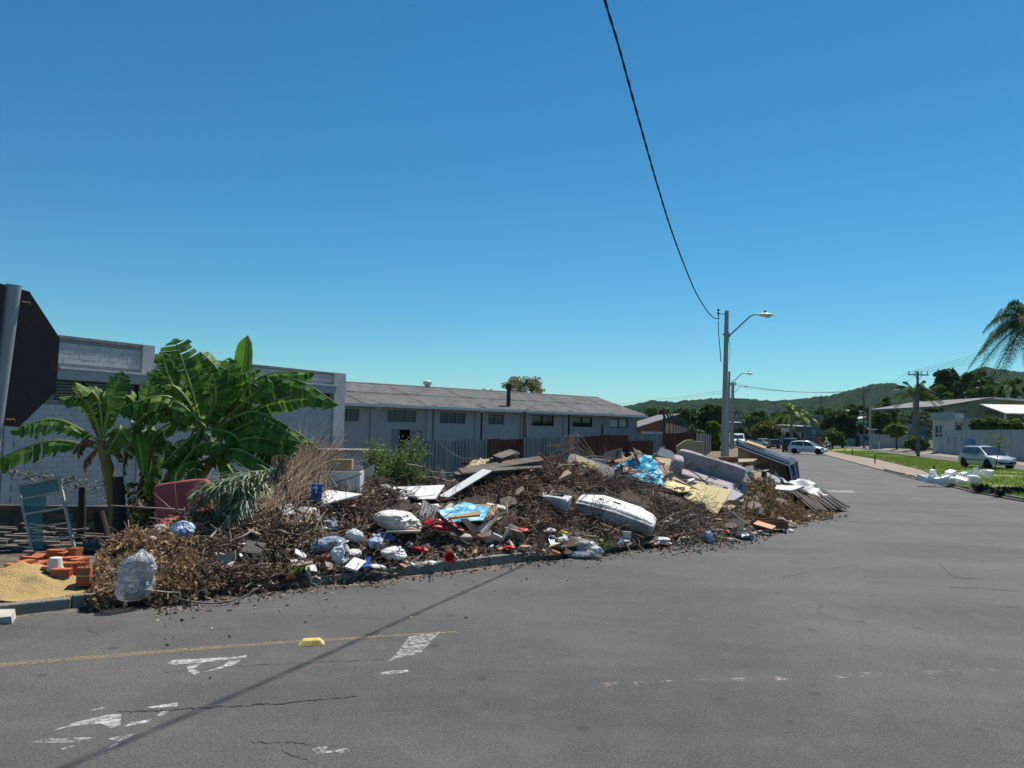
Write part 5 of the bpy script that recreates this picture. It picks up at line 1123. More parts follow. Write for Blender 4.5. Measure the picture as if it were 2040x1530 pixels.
# ---- turquoise tarp
cloth([(1204, 935, .5), (1295, 918, .8), (1326, 955, -.2), (1212, 958, -.3)], CYAN, 'tarp', 'crumpled turquoise tarp lying on the mound beside the sofa', 'tarp', .13, 1.6, 70, 3, -.35)
cloth([(1235, 950, .0), (1310, 940, .2), (1324, 962, -.3), (1270, 962, -.35)], CYAN, 'tarp', 'lower fold of turquoise tarp hanging over the twigs', 'tarp', .08, 2, 40, 8, -.45)
# ---- broken cupboards behind the tarp
panel('board', [(1228, 927), (1243, 927), (1246, 903), (1231, 904)], .3, mat('brown_laminate', (.20, .135, .11), (.16, .105, .085), 3, .6), 'brown cupboard end standing behind the turquoise tarp', 'board', .5)
panel('board', [(1190, 912), (1232, 911), (1231, 899), (1191, 898)], .03, DKW, 'dark frame of a broken drawer behind the grey cushion', 'drawer', .9)
for k, (C, m_, lab) in enumerate([([(1245, 915, .2), (1290, 925, 0), (1296, 915, .1), (1272, 896, .4)], PALEW, 'tent shaped brown board broken behind the tarp'), ([(1262, 930, 0), (1300, 938, -.1), (1330, 936, .2), (1285, 905, .3)], FOAMW, 'white torn panel between the tarp and the sofa'), ([(1290, 920, .2), (1327, 940, .1), (1330, 930, .2), (1300, 908, .3)], mat('brown_laminate', (.2, .13, .1)), 'brown panel with white torn edge beside the sofa'), ([(1304, 926, .3), (1336, 930, .3), (1338, 914, .6), (1306, 910, .6)], TANW, 'tan open box behind the sofa arm')]):
    panel('board', C, .05 if k < 3 else .2, m_, lab, 'board', .25)
cloth([(1255, 915, .2), (1285, 912, .3), (1330, 935, .0), (1290, 940, -.1)], FOAMW, 'torn_sheet', 'white shredded sheet draped between tarp and sofa', 'sheet', .09, 5, 30, 5, -.05)
panel('lath', [(1290, 914, .1), (1293, 914, .1), (1326, 889, .5), (1323, 888, .5)], .03, OLDW, 'grey stick leaning up behind the sofa arm', 'stick', .5)
# ---- olive foam, mauve sofa
Yo = S(1385, 945).y+.9
mb = MB(); P_ = [(1350, 912), (1400, 908), (1401, 880), (1385, 879), (1378, 876), (1366, 877), (1348, 889)]; mb = panel_mb(P_, .14, 0, Y0=Yo); put(mb, 'foam_sheet', OLIV, 'olive yellow foam slab standing behind the mauve sofa', 'foam', bevel=.02)
Ys_ = S(1412, 965).y-.55
sf = thing('sofa', 'mauve grey upholstered sofa tilted down to the right on the mound', 'sofa', D(1410, 985, Ys_)); L0 = Vector(sf.location)
RS = M3(-8, 0, 15.5); ctr = D(1412, 950, Ys_+.35)
def sp_(x, y, z): return ctr+RS @ Vector((x, y, z))
mb = MB(); cushion(mb, sp_(0, .34, .18), (1.78, .24, .64), RS @ M3(0, 14, 0), .18, .25, 44, 20, wr=.035, seed=11, wf=2.4); loc(mb).build('backrest', MAUVE, sf, smooth=True)
mb = MB(); cushion(mb, sp_(.08, -.10, -.13), (1.72, .70, .26), RS @ M3(0, 16, 0), .3, .25, 44, 20, wr=.03, seed=12); loc(mb).build('seat', MAUVE, sf, smooth=True)
mb = MB(); cushion(mb, sp_(-.86, -.02, .02), (.30, .78, .54), RS @ M3(0, 8, 0), .55, .5, 30, 18, wr=.02, seed=13); loc(mb).build('arm', MAUVE, sf, smooth=True)
mb = MB(); cushion(mb, sp_(.05, -.30, -.28), (1.7, .25, .2), RS, .2, .2, 30, 12, wr=.02, seed=14); loc(mb).build('base', MAUVE, sf, smooth=True)
cloth([(1462, 968, .1), (1488, 962, .1), (1492, 1015, -.1), (1466, 1010, -.15)], MAUVE, 'hanging_cover', 'mauve grey cover cloth hanging down off the sofa end', 'cloth', .07, 5, 26, 6, -.35)
# ---- yellow foam sheets and laths
panel('foam_sheet', [(1362, 990, 0), (1428, 1026, -.6), (1458, 976, .1), (1390, 962, .5)], .03, YELF, 'large pale yellow sheet slanting down the front of the mound', 'sheet', -.55)
panel('foam_sheet', [(1318, 968, 0), (1352, 980, -.3), (1382, 977, -.1), (1330, 957, .3)], .03, YELF, 'folded yellow sheet edge below the turquoise tarp', 'sheet', -.45)
panel('foam_sheet', [(1332, 962, 0), (1372, 976, -.2), (1380, 973, -.1), (1350, 955, .3)], .025, YELF, 'upper strip of yellow sheet beside the sofa seat', 'sheet', -.52)
panel('foam_sheet', [(1375, 968, .0), (1430, 992, -.3), (1437, 990, -.25), (1395, 962, .3)], .02, PALEW, 'narrow cut yellow strip on the large yellow sheet', 'sheet', -.75)
panel('board', [(1435, 1001, -.2), (1444, 1007, -.25), (1482, 985, .0), (1452, 970, .2)], .03, GBOARD, 'grey white board beside the large yellow sheet', 'board', -.55)
panel('board', [(1436, 1006, .1), (1470, 1022, .1), (1475, 996, .2), (1450, 996, .2)], .06, CARD, 'brown box side under the grey white board', 'box', -.3)
panel('lath', [(1338, 952, .1), (1376, 968, -.1), (1379, 966, -.1), (1344, 950, .2)], .03, PALEW, 'pale lath below the sofa seat', 'lath', -.6)
panel('lath', [(1380, 960, 0), (1440, 972, -.1), (1442, 969, 0), (1385, 957, .1)], .02, PALEW, 'thin pale lath along the sofa front', 'lath', -.6)
# ---- cabinet and box-spring base
Yc_ = S(1500, 955).y+.2
panel('cabinet_panel', [(1481, 955), (1506, 958), (1498, 918, .3), (1482, 918, .3)], .03, ORW, 'orange brown cabinet side beside the sofa end', 'cabinet panel', .1)
panel('cabinet_panel', [(1506, 950), (1540, 952), (1532, 919, .2), (1503, 926, .2)], .03, mat('dark_red_veneer', (.13, .035, .02), (.10, .03, .02), 3, .5), 'dark red cabinet door under the bed base', 'cabinet panel', .35)
panel('cabinet_panel', [(1440, 922, .1), (1500, 919, -.2), (1509, 914, 0), (1445, 914, .5)], .03, PALEW, 'pale chipboard top of the broken cabinet', 'cabinet panel', .5)
panel('cabinet_panel', [(1434, 920), (1472, 923), (1470, 910), (1436, 911)], .2, ORW, 'low orange brown cabinet drawer at the pole foot', 'cabinet panel', .8)
panel('lath', [(1497, 944), (1515, 941), (1515, 939), (1497, 941)], .03, PALEW, 'short pale stick across the dark cabinet door', 'stick', -.1)
panel('board', [(1469, 930), (1476, 934), (1478, 925), (1473, 925)], .02, WBOARD, 'small white chip beside the orange cabinet side', 'chip', -.2)
# blue box-spring: shallow open tray standing tilted; open underside to the viewer
Yx = 27.0
A1 = D(1471, 890, Yx); B1 = D(1572, 928, Yx-.4); C1 = D(1588, 972, Yx-.55)
bs = thing('bed_base', 'navy blue bed base with white piping propped up showing its hollow underside', 'bed base', D(1560, 972, Yx)); L0 = Vector(bs.location)
back = Vector((.35, 1.55, .12)); bs_w = back
top = MB(); top.hexa([A1, B1, B1+back, A1+back, A1+Vector((.05, .1, .16)), B1+Vector((.08, .1, .15)), B1+back+Vector((.08, 0, .15)), A1+back+Vector((.05, 0, .16))])
P = [D(1471, 890, Yx), D(1572, 927, Yx-.35), D(1576, 920, Yx-.3), D(1484, 879, Yx)]
loc(top).build('deck', NAVY, bs, bevel=.02)
dd = D(1590, 918, Yx-.3)-D(1574, 926, Yx-.4)
mb = MB(); a, b = D(1572, 928, Yx-.4), D(1582, 975, Yx-.55); a2, b2 = D(1589, 918, Yx+.1), D(1596, 972, Yx+.0)
mb.hexa([b, b2, b2+back, b+back, a, a2, a2+back, a+back]); loc(mb).build('end_side', NAVY, bs, bevel=.02)
mb = MB(); q0, q1 = D(1471, 891, Yx+.25), D(1470, 930, Yx+.5); e0, e1 = D(1573, 929, Yx+.9), D(1578, 972, Yx+.8)
mb.hexa([q1, e1, e1+Vector((0, .05, 0)), q1+Vector((0, .05, 0)), q0, e0, e0+Vector((0, .05, 0)), q0+Vector((0, .05, 0))]); loc(mb).build('lining', LINEN, bs)
mb = MB(); mb.tube([A1+Vector((0, -.02, 0)), B1+Vector((0, -.02, 0)), b+Vector((-.02, -.02, 0))], .018, 6); loc(mb).build('piping', PIPE, bs)
mb = MB(); mb.tube([A1+Vector((.03, .06, .10)), B1+Vector((.05, .06, .09)), a.lerp(a2, .55)+Vector((0, -.03, 0)), b.lerp(b2, .55)+Vector((0, -.03, 0))], .012, 6); loc(mb).build('piping', PIPE, bs)
panel('board', [(1483, 880, .2), (1523, 893, 0), (1528, 890, .5), (1490, 877, .7)], .03, CARD, 'brown board lying on top of the navy bed base', 'board', Y0=Yx+.6)
panel('board', [(1545, 938), (1560, 960), (1552, 968), (1541, 955)], .04, LINEN, 'tan flap of torn lining under the bed base', 'lining flap', Y0=Yx-.35)
# ---- dark planks with white plastic at the road corner
for i in range(12):
    t = i/11; a = D(lerp(1572, 1625, t)+R_(-3, 3), lerp(975, 966, t)+R_(-2, 2), lerp(22.8, 24.2, t)); b = D(lerp(1625, 1690, t)+R_(-3, 3), lerp(1020, 1016, t)+R_(-3, 3), lerp(21.2, 22.6, t)); b.z = max(b.z, .05+.04*(i % 3))
    mb = MB(); mb.bar(a, b, .15, .03, Vector((.3, -.5, .8))); put(mb, 'plank', mat('dark_plank', (.06, .045, .035), (.035, .028, .024), 5, .85, .4, 24, dirt=(.16, .12, .09), dirt_scale=2, dirt_lo=.55), 'dark weathered plank leaning in the stack under white plastic', 'plank', 'dark planks under the white plastic sheet')  # dark brown throughout, paler in scattered patches
cloth([(1548, 962, .4), (1610, 956, .9), (1652, 998, .2), (1600, 975, -.3)], mat('white_sheet_plastic', (.66, .65, .65), (.55, .54, .55), 4, .4, .2, 14, trans=.2), 'plastic_sheet', 'white plastic sheet draped over the dark plank stack', 'sheet', .10, 3.2, 46, 11, Y0=23.0, dy=0)
panel('board', [(1542, 974, 0), (1578, 977, -.2), (1603, 968, .2), (1548, 966, .4)], .05, GBOARD, 'grey slab with two slots beside the plastic sheet', 'board', Y0=22.4)
panel('lath', [(1600, 1022), (1648, 1028), (1652, 1026), (1610, 1019)], .03, DKW, 'dark flat plank on the asphalt beside the plank stack', 'plank', dy=-.05)
# ---- orange drawer, laths, slabs low right
Yr = S(1530, 1058).y-.15; dr = thing('drawer', 'orange brown drawer lying open on the asphalt', 'drawer', D(1530, 1062, Yr)); L0 = Vector(dr.location); FDr = Frame(D(1502, 1054, Yr), (.97, -.15))
FDr.o.z = .08; Wd = .72
for (a, b, c, d_, z0, z1, nm) in ((.02, Wd, -.02, 0, 0, .17, 'front'), (.02, Wd, .46, .48, 0, .17, 'back'), (0, .018, -.02, .48, 0, .17, 'side'), (Wd+.002, Wd+.02, -.02, .48, 0, .17, 'side'), (.02, Wd, .002, .458, .0, .015, 'bottom')):
    mb = MB(); FDr.box(mb, a, b, c, d_, z0, z1); loc(mb).build(nm, ORW, dr)
panel('board', [(1500, 1043, 0), (1538, 1054, -.25), (1546, 1048, -.1), (1510, 1037, .25)], .02, mat('orange_veneer_sunlit', (.48, .21, .07), (.42, .18, .06), 3, .5), 'orange veneered board lying across the open drawer', 'board', Y0=Yr-.1)  # sunlit brightness mixed into this board's veneer colour
for (x0, y0, x1, y1, lab) in ((1500, 1022, 1560, 1038, 'pale split lath above the open drawer'), (1520, 1038, 1556, 1037, 'straight thin lath behind the open drawer'), (1560, 1036, 1604, 1043, 'flat cream lath pointing onto the asphalt'), (1548, 1035, 1558, 1052, 'bent cream lath beside the open drawer'), (1525, 1045, 1585, 1049, 'green tinged lath near the road edge')):
    a = D(x0, y0, S(x0, y0).y-.12); b = D(x1, y1, S(x1, y1).y-.12); mb = MB(); mb.bar(a, b, .06, .02); put(mb, 'lath', PALEW, lab, 'lath')
panel('slab', [(1500, 990, .1), (1505, 986, .15), (1528, 1008, -.2), (1523, 1014, -.2)], .06, mat('green_grey_plastic', (.30, .34, .30), rough=.5), 'pale grey green slab slanting in the green leaves', 'slab', -.25)
panel('block', [(1511, 1023), (1519, 1024), (1521, 1012), (1513, 1010)], .06, FOAMW, 'little white upright block beside the laths', 'block', -.2)
GRLF = mat('wilted_green_leaf', None, island=[(.05, .08, .02), (.10, .12, .035), (.16, .17, .07), (.04, .055, .02)], rough=.7, trans=.25)
stuff('wilted_leaves', *joinb([leaf_batch(zone_pts(900, 1490, 1540, 985, 1030, .08), .17, .3, .5), leaf_batch(zone_pts(700, 1545, 1600, 985, 1025, .07), .14, .2, .5)]), GRLF, 'wilted green leaves around the pale grey green slab', 'leaves')
STRP = mat('pale_green_stalk', None, island=[(.36, .36, .18), (.45, .43, .25), (.30, .33, .14)], rough=.7)
stuff('cut_stalks', *sur_tw(60, 1478, 1512, 1018, 1042, .25, .5, .02, .06, bend=.15), STRP, 'pale green cut stalks beside the open drawer', 'stalks')
# ---- long branches lying on the mound
BRN = mat('pale_branch', (.30, .25, .20), (.2, .16, .13), 5, .85, .3, 20)
def branch(pp, r, label, dy=-.3):
    P = [D(x, y, S(x, y).y+dy) for x, y in pp]; mb = MB(); sp2 = resample(P, 6); mb.tube(sp2, [r*(1-.6*i/len(sp2)) for i in range(len(sp2))], 7); put(mb, 'branch', BRN, label, 'branch', smooth=True)
branch([(1312, 1058), (1345, 1042), (1370, 1027), (1398, 1025)], .022, 'pale bare branch sloping up near the mattress end')
branch([(1274, 976), (1300, 980), (1320, 990), (1350, 1000), (1358, 1010)], .018, 'thin forked branch below the turquoise tarp')
branch([(418, 1072), (440, 1050), (470, 1030), (500, 1003)], .02, 'long straight stick on the slope left of the brushwood')
branch([(455, 1080), (490, 1065), (515, 1042), (520, 1020)], .018, 'crooked pale stick below the small square board')
branch([(700, 1010), (725, 995), (745, 975), (755, 962)], .028, 'thick pale branch rising left of the wide white sheet')
branch([(660, 1005), (640, 1030), (625, 1060)], .015, 'curved thin branch hanging below the white board')
branch([(850, 950), (880, 955), (900, 960), (915, 945)], .02, 'green tinted branch in front of the timber stack')
branch([(810, 925), (840, 930), (862, 940), (900, 942)], .02, 'bent branch reaching from the shrub to the timber stack')
branch([(935, 958), (955, 950), (975, 945), (990, 950)], .016, 'forked branch in the dark hollow below the timber stack')
branch([(1350, 1080), (1360, 1062), (1372, 1055)], .014, 'short pale twig standing at the toe of the mound')
branch([(1230, 1060), (1245, 1080), (1262, 1108)], .010, 'dark rod poking over the kerb stones', -.15)
branch([(1256, 1070), (1270, 1085), (1290, 1100)], .010, 'second dark rod poking over the kerb stones', -.15)
# ---- cut palm fronds (blue green) over the armchair
FROND = mat('wilted_palm_leaf', None, island=[(.13, .20, .11), (.24, .33, .21), (.36, .43, .32), (.10, .16, .07), (.33, .34, .17), (.30, .24, .13)], rough=.55, trans=.2)
def frond(base, mid, tip, n, ll, label, m_=FROND, droop=.45, w=.012):
    P = resample([base, mid, tip], 14); V_ = []; Fq = []; mb = MB(); mb.tube(P, [.016*(1-.8*i/len(P)) for i in range(len(P))], 5)
    k0 = len(mb.v)
    for i in range(n):
        t = .12+.86*i/n; j = min(int(t*(len(P)-1)), len(P)-2); p = P[j].lerp(P[j+1], t*(len(P)-1)-j); d = (P[j+1]-P[j]).normalized()
        for sg in (-1, 1):
            s = d.cross(Vector((0, 0, 1))).normalized()*sg; l = ll*(math.sin(math.pi*min(1, .15+t*.8))**.6)*R_(.75, 1.15); dirv = (d*.75+s*.8+Vector((R_(-.6, .6), R_(-.6, .6), R_(-.5, .6)))).normalized()
            w2 = dirv.cross(Vector((0, 0, 1))).normalized()*w
            a = p; b = p+dirv*l*.5+Vector((0, 0, -droop*l*.12)); c = p+dirv*l+Vector((0, 0, -droop*l*.55))
            mb.face([a-w2*.4, a+w2*.4, b+w2, b-w2]); mb.face([b-w2, b+w2, c]) 
    return put(mb, 'palm_frond', m_, label, 'palm frond', 'cut palm fronds over the red armchair')
Yf = S(450, 1010).y-.6
for (b, m2, t) in (((540, 950), (470, 955), (395, 1000)), ((530, 945), (465, 975), (400, 1050)), ((545, 960), (490, 985), (440, 1060)), ((520, 955), (450, 965), (380, 1020)), ((500, 960), (455, 1000), (410, 1070)), ((535, 935), (480, 945), (420, 975)), ((510, 975), (470, 1000), (425, 1030)), ((545, 945), (500, 960), (470, 1030)), ((525, 965), (480, 990), (455, 1050)), ((490, 950), (430, 960), (385, 985))):
    frond(D(b[0]+R_(-30, 20), b[1]+R_(-8, 14), Yf+.35), D(m2[0], m2[1], Yf+R_(-.1, .2)), D(t[0], t[1], Yf-R_(.1, .45)), 52, R_(.32, .48), 'cut blue green palm frond drooping over the red armchair')
# ---- scrap strewn on the mound: small boards, chips, packets
SNAME = {'white_laminate': 'white board', 'greyed_white_board': 'grey white board', 'pale_lath': 'pale wooden', 'tan_plywood': 'tan plywood', 'brown_cardboard': 'cardboard', 'white_foam': 'white foam', 'weathered_plank': 'weathered plank', 'dark_brown_board': 'dark brown board', 'orange_brown_veneer': 'orange brown board'}
SCRAPM = [WBOARD, GBOARD, CARD, PALEW, DKW, ORW, FOAMW, TANW, PALEW, OLDW]
k = 0
for (c0, c1, p0, p1, n, big) in ((440, 900, 1095, 1150, 30, 1), (880, 1340, 1065, 1105, 36, 1), (1330, 1640, 1030, 1080, 44, 1.3), (700, 1000, 1000, 1070, 26, 1.4), (1180, 1350, 900, 960, 22, 2.2), (1330, 1500, 940, 1010, 22, 1.8), (1450, 1545, 930, 990, 16, 1.8), (560, 900, 960, 1010, 12, 1.3), (500, 800, 1020, 1090, 16, 1.3)):
    for _ in range(n):
        px, py = R_(c0, c1), R_(p0, p1); tp = np.interp(px, _pc, PT[:, 1]); 
        if py > tp-2: py = tp-3
        s = R_(.06, .18)*big; mi_ = random.choice(SCRAPM)
        mb = MB(); mb.box((0, 0, 0), (s, s*R_(.25, .8), R_(.008, .03)), M3(R_(0, 180), R_(-40, 40), R_(-30, 30))); o = put(mb, 'scrap_piece', mi_, 'small broken %s scrap strewn on the rubbish mound' % SNAME[mi_.name], 'scrap', 'small %s scraps strewn on the mound' % SNAME[mi_.name]); o.location += S(px, py, -.05-.12*big)

BNAME = {'white_bag_plastic': 'white plastic', 'dirty_white_sack': 'dirty white sacking', 'blue_white_bag': 'blue white plastic', 'brown_cardboard': 'brown cardboard', 'black_bag_plastic': 'black plastic', 'pale_lath': 'straw coloured', 'white_foam': 'white foam', 'red_plastic': 'red plastic', 'tan_lining': 'beige cloth'}
BITM = [BAGW, BAGW, BAGW, BAGD, BAGD, BAGG, CARD, BAGK, PALEW, FOAMW, FOAMW, REDP, LINEN, PALEW]
for (c0, c1, p0, p1, n) in ((430, 900, 1070, 1145, 16), (600, 1000, 985, 1070, 16), (1000, 1330, 1040, 1095, 16), (1320, 1640, 1010, 1080, 18), (1180, 1480, 920, 985, 14), (400, 640, 960, 1050, 8)):
    for i in range(n):
        px, py = R_(c0, c1), R_(p0, p1); tp = np.interp(px, _pc, PT[:, 1]); py = min(py, tp-4); w_ = R_(.06, .2)
        bag(px, py, w_, w_*R_(.25, .6), (bm_ := random.choice(BITM)), 'small crumpled %s scrap on the rubbish mound' % BNAME[bm_.name], 60+i+int(px), w_*R_(.5, .9), tie=False, name='crumpled_scrap', dy=-.02, lean=R_(-.5, .5), group='small crumpled %s scraps on the mound' % BNAME[bm_.name], cat='scrap')

def line_pts(a, b, n, Y, sp): return np.array([tuple(D(lerp(a[0], b[0], t)+R_(-6, 6), lerp(a[1], b[1], t)+R_(-7, 7), Y+R_(-.15, .2))) for t in rng.random(n)])
_P = line_pts((1190, 1000), (1300, 1040), 420, Ym+.2, .1)
stuff('dry_leaves', *leaf_batch(_P, .11, .3, .6), LF_RED, 'dead leaves fallen along the upper edge of the torn mattress', 'leaves')
_P = line_pts((1185, 1000), (1300, 1045), 130, Ym+.05, .1)
stuff('dry_twigs', *twig_batch(_P, dirs(130, .8), rng.uniform(.15, .5, 130), .005*rng.uniform(.6, 1.5, 130), .4), TWIGD, 'fine twigs lying across the torn mattress', 'twigs')

def dead_branch(px, py, L_, r, m_):
    p = S(px, py, -.18); a = R_(0, 6.283); d = Vector((math.cos(a), math.sin(a)*.7, R_(-.25, .45))).normalized(); pts = [p]; q = p.copy(); dd = d.copy()
    for i in range(6):
        dd = (dd+Vector((R_(-.35, .35), R_(-.35, .35), R_(-.3, .25)))).normalized(); q = q+dd*L_/6; q.z = max(q.z, surf(q.x, q.y)+.03); pts.append(q.copy())
    mb = MB(); sp2 = resample(pts, 3); n = len(sp2); mb.tube(sp2, [r*(1-.75*i/n) for i in range(n)], 6)
    for k in range(random.randint(2, 5)):
        b = sp2[int(n*R_(.25, .85))]; e = b+Vector((R_(-1, 1), R_(-.8, .4), R_(-.2, .8))).normalized()*L_*R_(.15, .4); m2 = b.lerp(e, .5)+Vector((R_(-.05, .05), 0, R_(-.04, .06))); mb.tube([b, m2, e], [r*.5, r*.3, r*.12], 5)
    put(mb, 'dead_branch', m_, 'crooked dead branch with side twigs in the rubbish mound', 'branch', 'dead branches tangled in the mound', smooth=True)
_bm = [BRN, mat('dark_branch', (.10, .07, .055), (.06, .045, .035), 5, .9, .4, 18), mat('grey_branch', (.22, .19, .165), (.14, .12, .105), 5, .9, .4, 18)]
for (c0, c1, p0, p1, n) in ((400, 760, 990, 1140, 18), (960, 1240, 910, 1000, 16), (1190, 1460, 960, 1075, 22), (700, 1000, 1000, 1080, 6), (240, 420, 1060, 1160, 4)):
    for _ in range(n): dead_branch(R_(c0, c1), R_(p0, p1), R_(.6, 1.6), R_(.009, .026), random.choice(_bm))

# ---- broken thin panels and sheets piled over one another
PANM = [WBOARD, GBOARD, GBOARD, PALEW, TANW, CARD, FOAMW, mat('brown_laminate', (.2, .13, .1)), OLDW, LINEN, YELF, DKW, PALEW]
PNAME = {'white_laminate': 'white', 'greyed_white_board': 'grey white', 'pale_lath': 'pale wooden', 'tan_plywood': 'tan plywood', 'brown_cardboard': 'cardboard', 'white_foam': 'white foam', 'brown_laminate': 'brown laminate', 'weathered_plank': 'weathered grey', 'tan_lining': 'beige', 'yellow_foam_sheet': 'yellow', 'dark_brown_board': 'dark brown', 'orange_brown_veneer': 'orange brown'}
def broken_panel(px, py, w, h, m_, dy):
    c = S(px, py, dy); R = M3(R_(-40, 40), R_(8, 62), R_(-38, 38)); n = random.choice((4, 4, 5, 6)); P = []
    base = [(-.5, -.5), (.5, -.5), (.5, .5), (-.5, .5)] if n == 4 else [(-.5, -.5), (.5, -.5), (.5, .15), (.25, .5), (-.5, .5)] if n == 5 else [(-.5, -.5), (.2, -.5), (.5, -.2), (.45, .5), (-.1, .35), (-.5, .5)]
    for a, b in base: P.append(c+R @ Vector(((a+R_(-.06, .06))*w, (b+R_(-.06, .06))*h, 0)))
    mb = MB(); mb.prism(P, R @ Vector((0, 0, R_(.008, .025)))); k_ = PNAME.get(m_.name, 'brown'); put(mb, 'broken_panel', m_, 'thin broken %s panel piled among the dumped furniture' % k_, 'panel', 'broken %s panels piled on the mound' % k_)
for (c0, c1, p0, p1, n, s0, s1) in ((1185, 1345, 903, 958, 12, .3, .75), (1325, 1490, 950, 1012, 13, .25, .7), (835, 1010, 1003, 1072, 9, .2, .5), (560, 770, 988, 1040, 8, .2, .5), (1445, 1570, 995, 1052, 10, .2, .5), (985, 1150, 928, 1010, 5, .2, .5), (1440, 1540, 925, 960, 6, .3, .6), (900, 1080, 925, 960, 5, .3, .8), (440, 700, 1090, 1140, 5, .15, .3)):
    for _ in range(n): s_ = R_(s0, s1); broken_panel(R_(c0, c1), R_(p0, p1), s_, s_*R_(.25, .8), random.choice(PANM), -.28)
# ================================================================== BANANA PLANTS, LEFT YARD, SIGN
BANL = mat('banana_leaf', None, island=[(.04, .11, .017), (.075, .175, .025), (.13, .25, .036), (.05, .13, .02), (.19, .29, .05)], rough=.6, trans=.32, spec=.25)  # brightest yellow-green pieces put leaf highlights into the colour
BANY = mat('young_banana_leaf', None, island=[(.12, .27, .025), (.10, .24, .022), (.15, .30, .03)], rough=.55, trans=.45, spec=.25)
BAND = mat('dead_banana_leaf', None, island=[(.13, .075, .04), (.20, .12, .065), (.09, .05, .03)], rough=.85, trans=.15)
RIB = mat('leaf_rib', (.20, .28, .07), (.26, .30, .10), 4, .5)
RIBD = mat('dead_rib', (.22, .13, .07), rough=.8)
STEMM = mat('banana_stem', (.26, .22, .07), (.16, .11, .05), 4, .6, .2, 14, stretch=(2, 2, .4), dirt=(.08, .05, .03), dirt_scale=3)
def banana_leaf(par, b, m2, t, w, roll=0.0, torn=.5, droop=35, m_=BANL, rib=RIB, n=19, seed=0):
    rnd = random.Random(seed*31+7); P = resample([b, m2, t], 16); L = len(P)-1; mb = MB()
    def pt(x):
        x = max(0, min(.9999, x))*L; j = int(x); return P[j].lerp(P[j+1], x-j), (P[min(j+1, L)]-P[max(j-1, 0)]).normalized()
    mb.m(1); mb.tube(P[:L+1], [.028*(1-.85*i/L)+.004 for i in range(L+1)], 6)
    mb.m(0); pet = .14
    for sg in (-1, 1):
        x = pet; dr0 = math.radians(droop)
        while x < .995:
            dx = (1-pet)/n*rnd.uniform(.6, 1.5); x1 = min(1, x+dx); gap = torn*rnd.uniform(.05, .6)*dx if rnd.random() < torn*.75 else 0
            jit = torn*rnd.uniform(-.35, .5); ww = rnd.uniform(1-.35*torn, 1.02)
            rows = []
            for xe in (x, (x+x1)/2, x1-gap):
                p, d = pt(xe); q = (xe-pet)/(1-pet); prof = w/2*(math.sin(math.pi*min(1, q*.92+.06))**.55)*(1 if q < .85 else (1-q)/.15*.8+.2)
                up = Vector((0, 0, 1)) if abs(d.z) < .93 else Vector((0, -1, 0))
                if abs(d.z) >= .6: up = (up*.4+Vector((.2, -1, .2))).normalized()
                s = d.cross(up).normalized(); nn = s.cross(d).normalized(); ro = Matrix.Rotation(roll, 3, d); s = ro @ s; nn = ro @ nn
                a = dr0+jit; sl = d*.28
                rows.append((p+nn*.006, p+(s*sg*math.cos(a*.7)-nn*math.sin(a*.7)+sl*.6).normalized()*prof*.5*ww, p+((s*sg*math.cos(a*.7)-nn*math.sin(a*.7))*.5+(s*sg*math.cos(a*1.3)-nn*math.sin(a*1.3))*.5+sl).normalized()*prof*ww*1.02-Vector((0, 0, 1))*torn*.05*rnd.random()))
            k = len(mb.v)
            for r_ in rows: mb.v += [tuple(q) for q in r_]
            for i in range(2):
                for j in range(2): mb.f.append((k+i*3+j, k+(i+1)*3+j, k+(i+1)*3+j+1, k+i*3+j+1)); mb.mi.append(0)
            x = x1
    o = mb.build('leaf', [m_, rib], None, smooth=False); o.parent = par; o.matrix_parent_inverse = Matrix.Translation(-Vector(par.location)); return o
def pseudostem(par, pts, r0, r1, m_=STEMM):
    sp2 = resample(pts, 8); n = len(sp2); mb = MB(); mb.tube(sp2, [lerp(r0, r1, i/(n-1))*(1+.06*math.sin(i*1.7)) for i in range(n)], 12)
    o = mb.build('pseudostem', m_, None, smooth=True); o.parent = par; o.matrix_parent_inverse = Matrix.Translation(-Vector(par.location))
YB = 13.2
def q3(b, m2, t, dy): return D(b[0], b[1], YB+dy[0]), D(m2[0], m2[1], YB+dy[1]), D(t[0], t[1], YB+dy[2])
bA = G(238, 1095, -.05); bA = D(238, 1085, YB); bA.z = lotZ(bA.x, bA.y)
pa = thing('banana_plant', 'leaning banana plant with yellowish stem beside the old window frame', 'banana plant', bA, 0, 'banana plants by the workshop')
pseudostem(pa, [bA, D(228, 1000, YB), D(214, 930, YB-.1), D(200, 878, YB-.15)], .13, .075)
SA = [((200, 880), (112, 835), (18, 858), (-.1, -.4, -.7), .52, .9, 62, BANL), ((192, 892), (90, 880), (-70, 945), (-.1, -.3, -.5), .5, .9, 66, BANL), ((203, 875), (172, 800), (118, 792), (-.1, -.4, -.6), .44, .4, 40, BANL),
      ((205, 872), (222, 795), (243, 738), (-.1, -.2, -.1), .42, .5, 25, BANL), ((203, 872), (195, 795), (150, 762), (-.1, -.3, -.6), .40, .3, 45, BANL), ((198, 872), (172, 815), (143, 772), (0, .1, .1), .22, .9, 60, BAND),
      ((208, 872), (240, 850), (212, 905), (-.1, -.6, -.7), .40, .2, 30, BANL), ((205, 870), (235, 800), (290, 835), (-.1, .2, .3), .4, .6, 40, BANL), ((196, 885), (165, 878), (155, 912), (-.1, -.2, -.2), .3, 1, 75, BAND), ((208, 890), (243, 905), (246, 950), (0, .1, .1), .22, 1, 80, BAND), ((205, 885), (170, 920), (172, 948), (.1, .2, .2), .2, 1, 80, BAND)]
for i, (b, m2, t, dy, w, tn, dr, mm) in enumerate(SA): banana_leaf(pa, *q3(b, m2, t, dy), w*1.1, 0, min(1, tn+.1), dr, mm, RIBD if mm is BAND else RIB, seed=i)
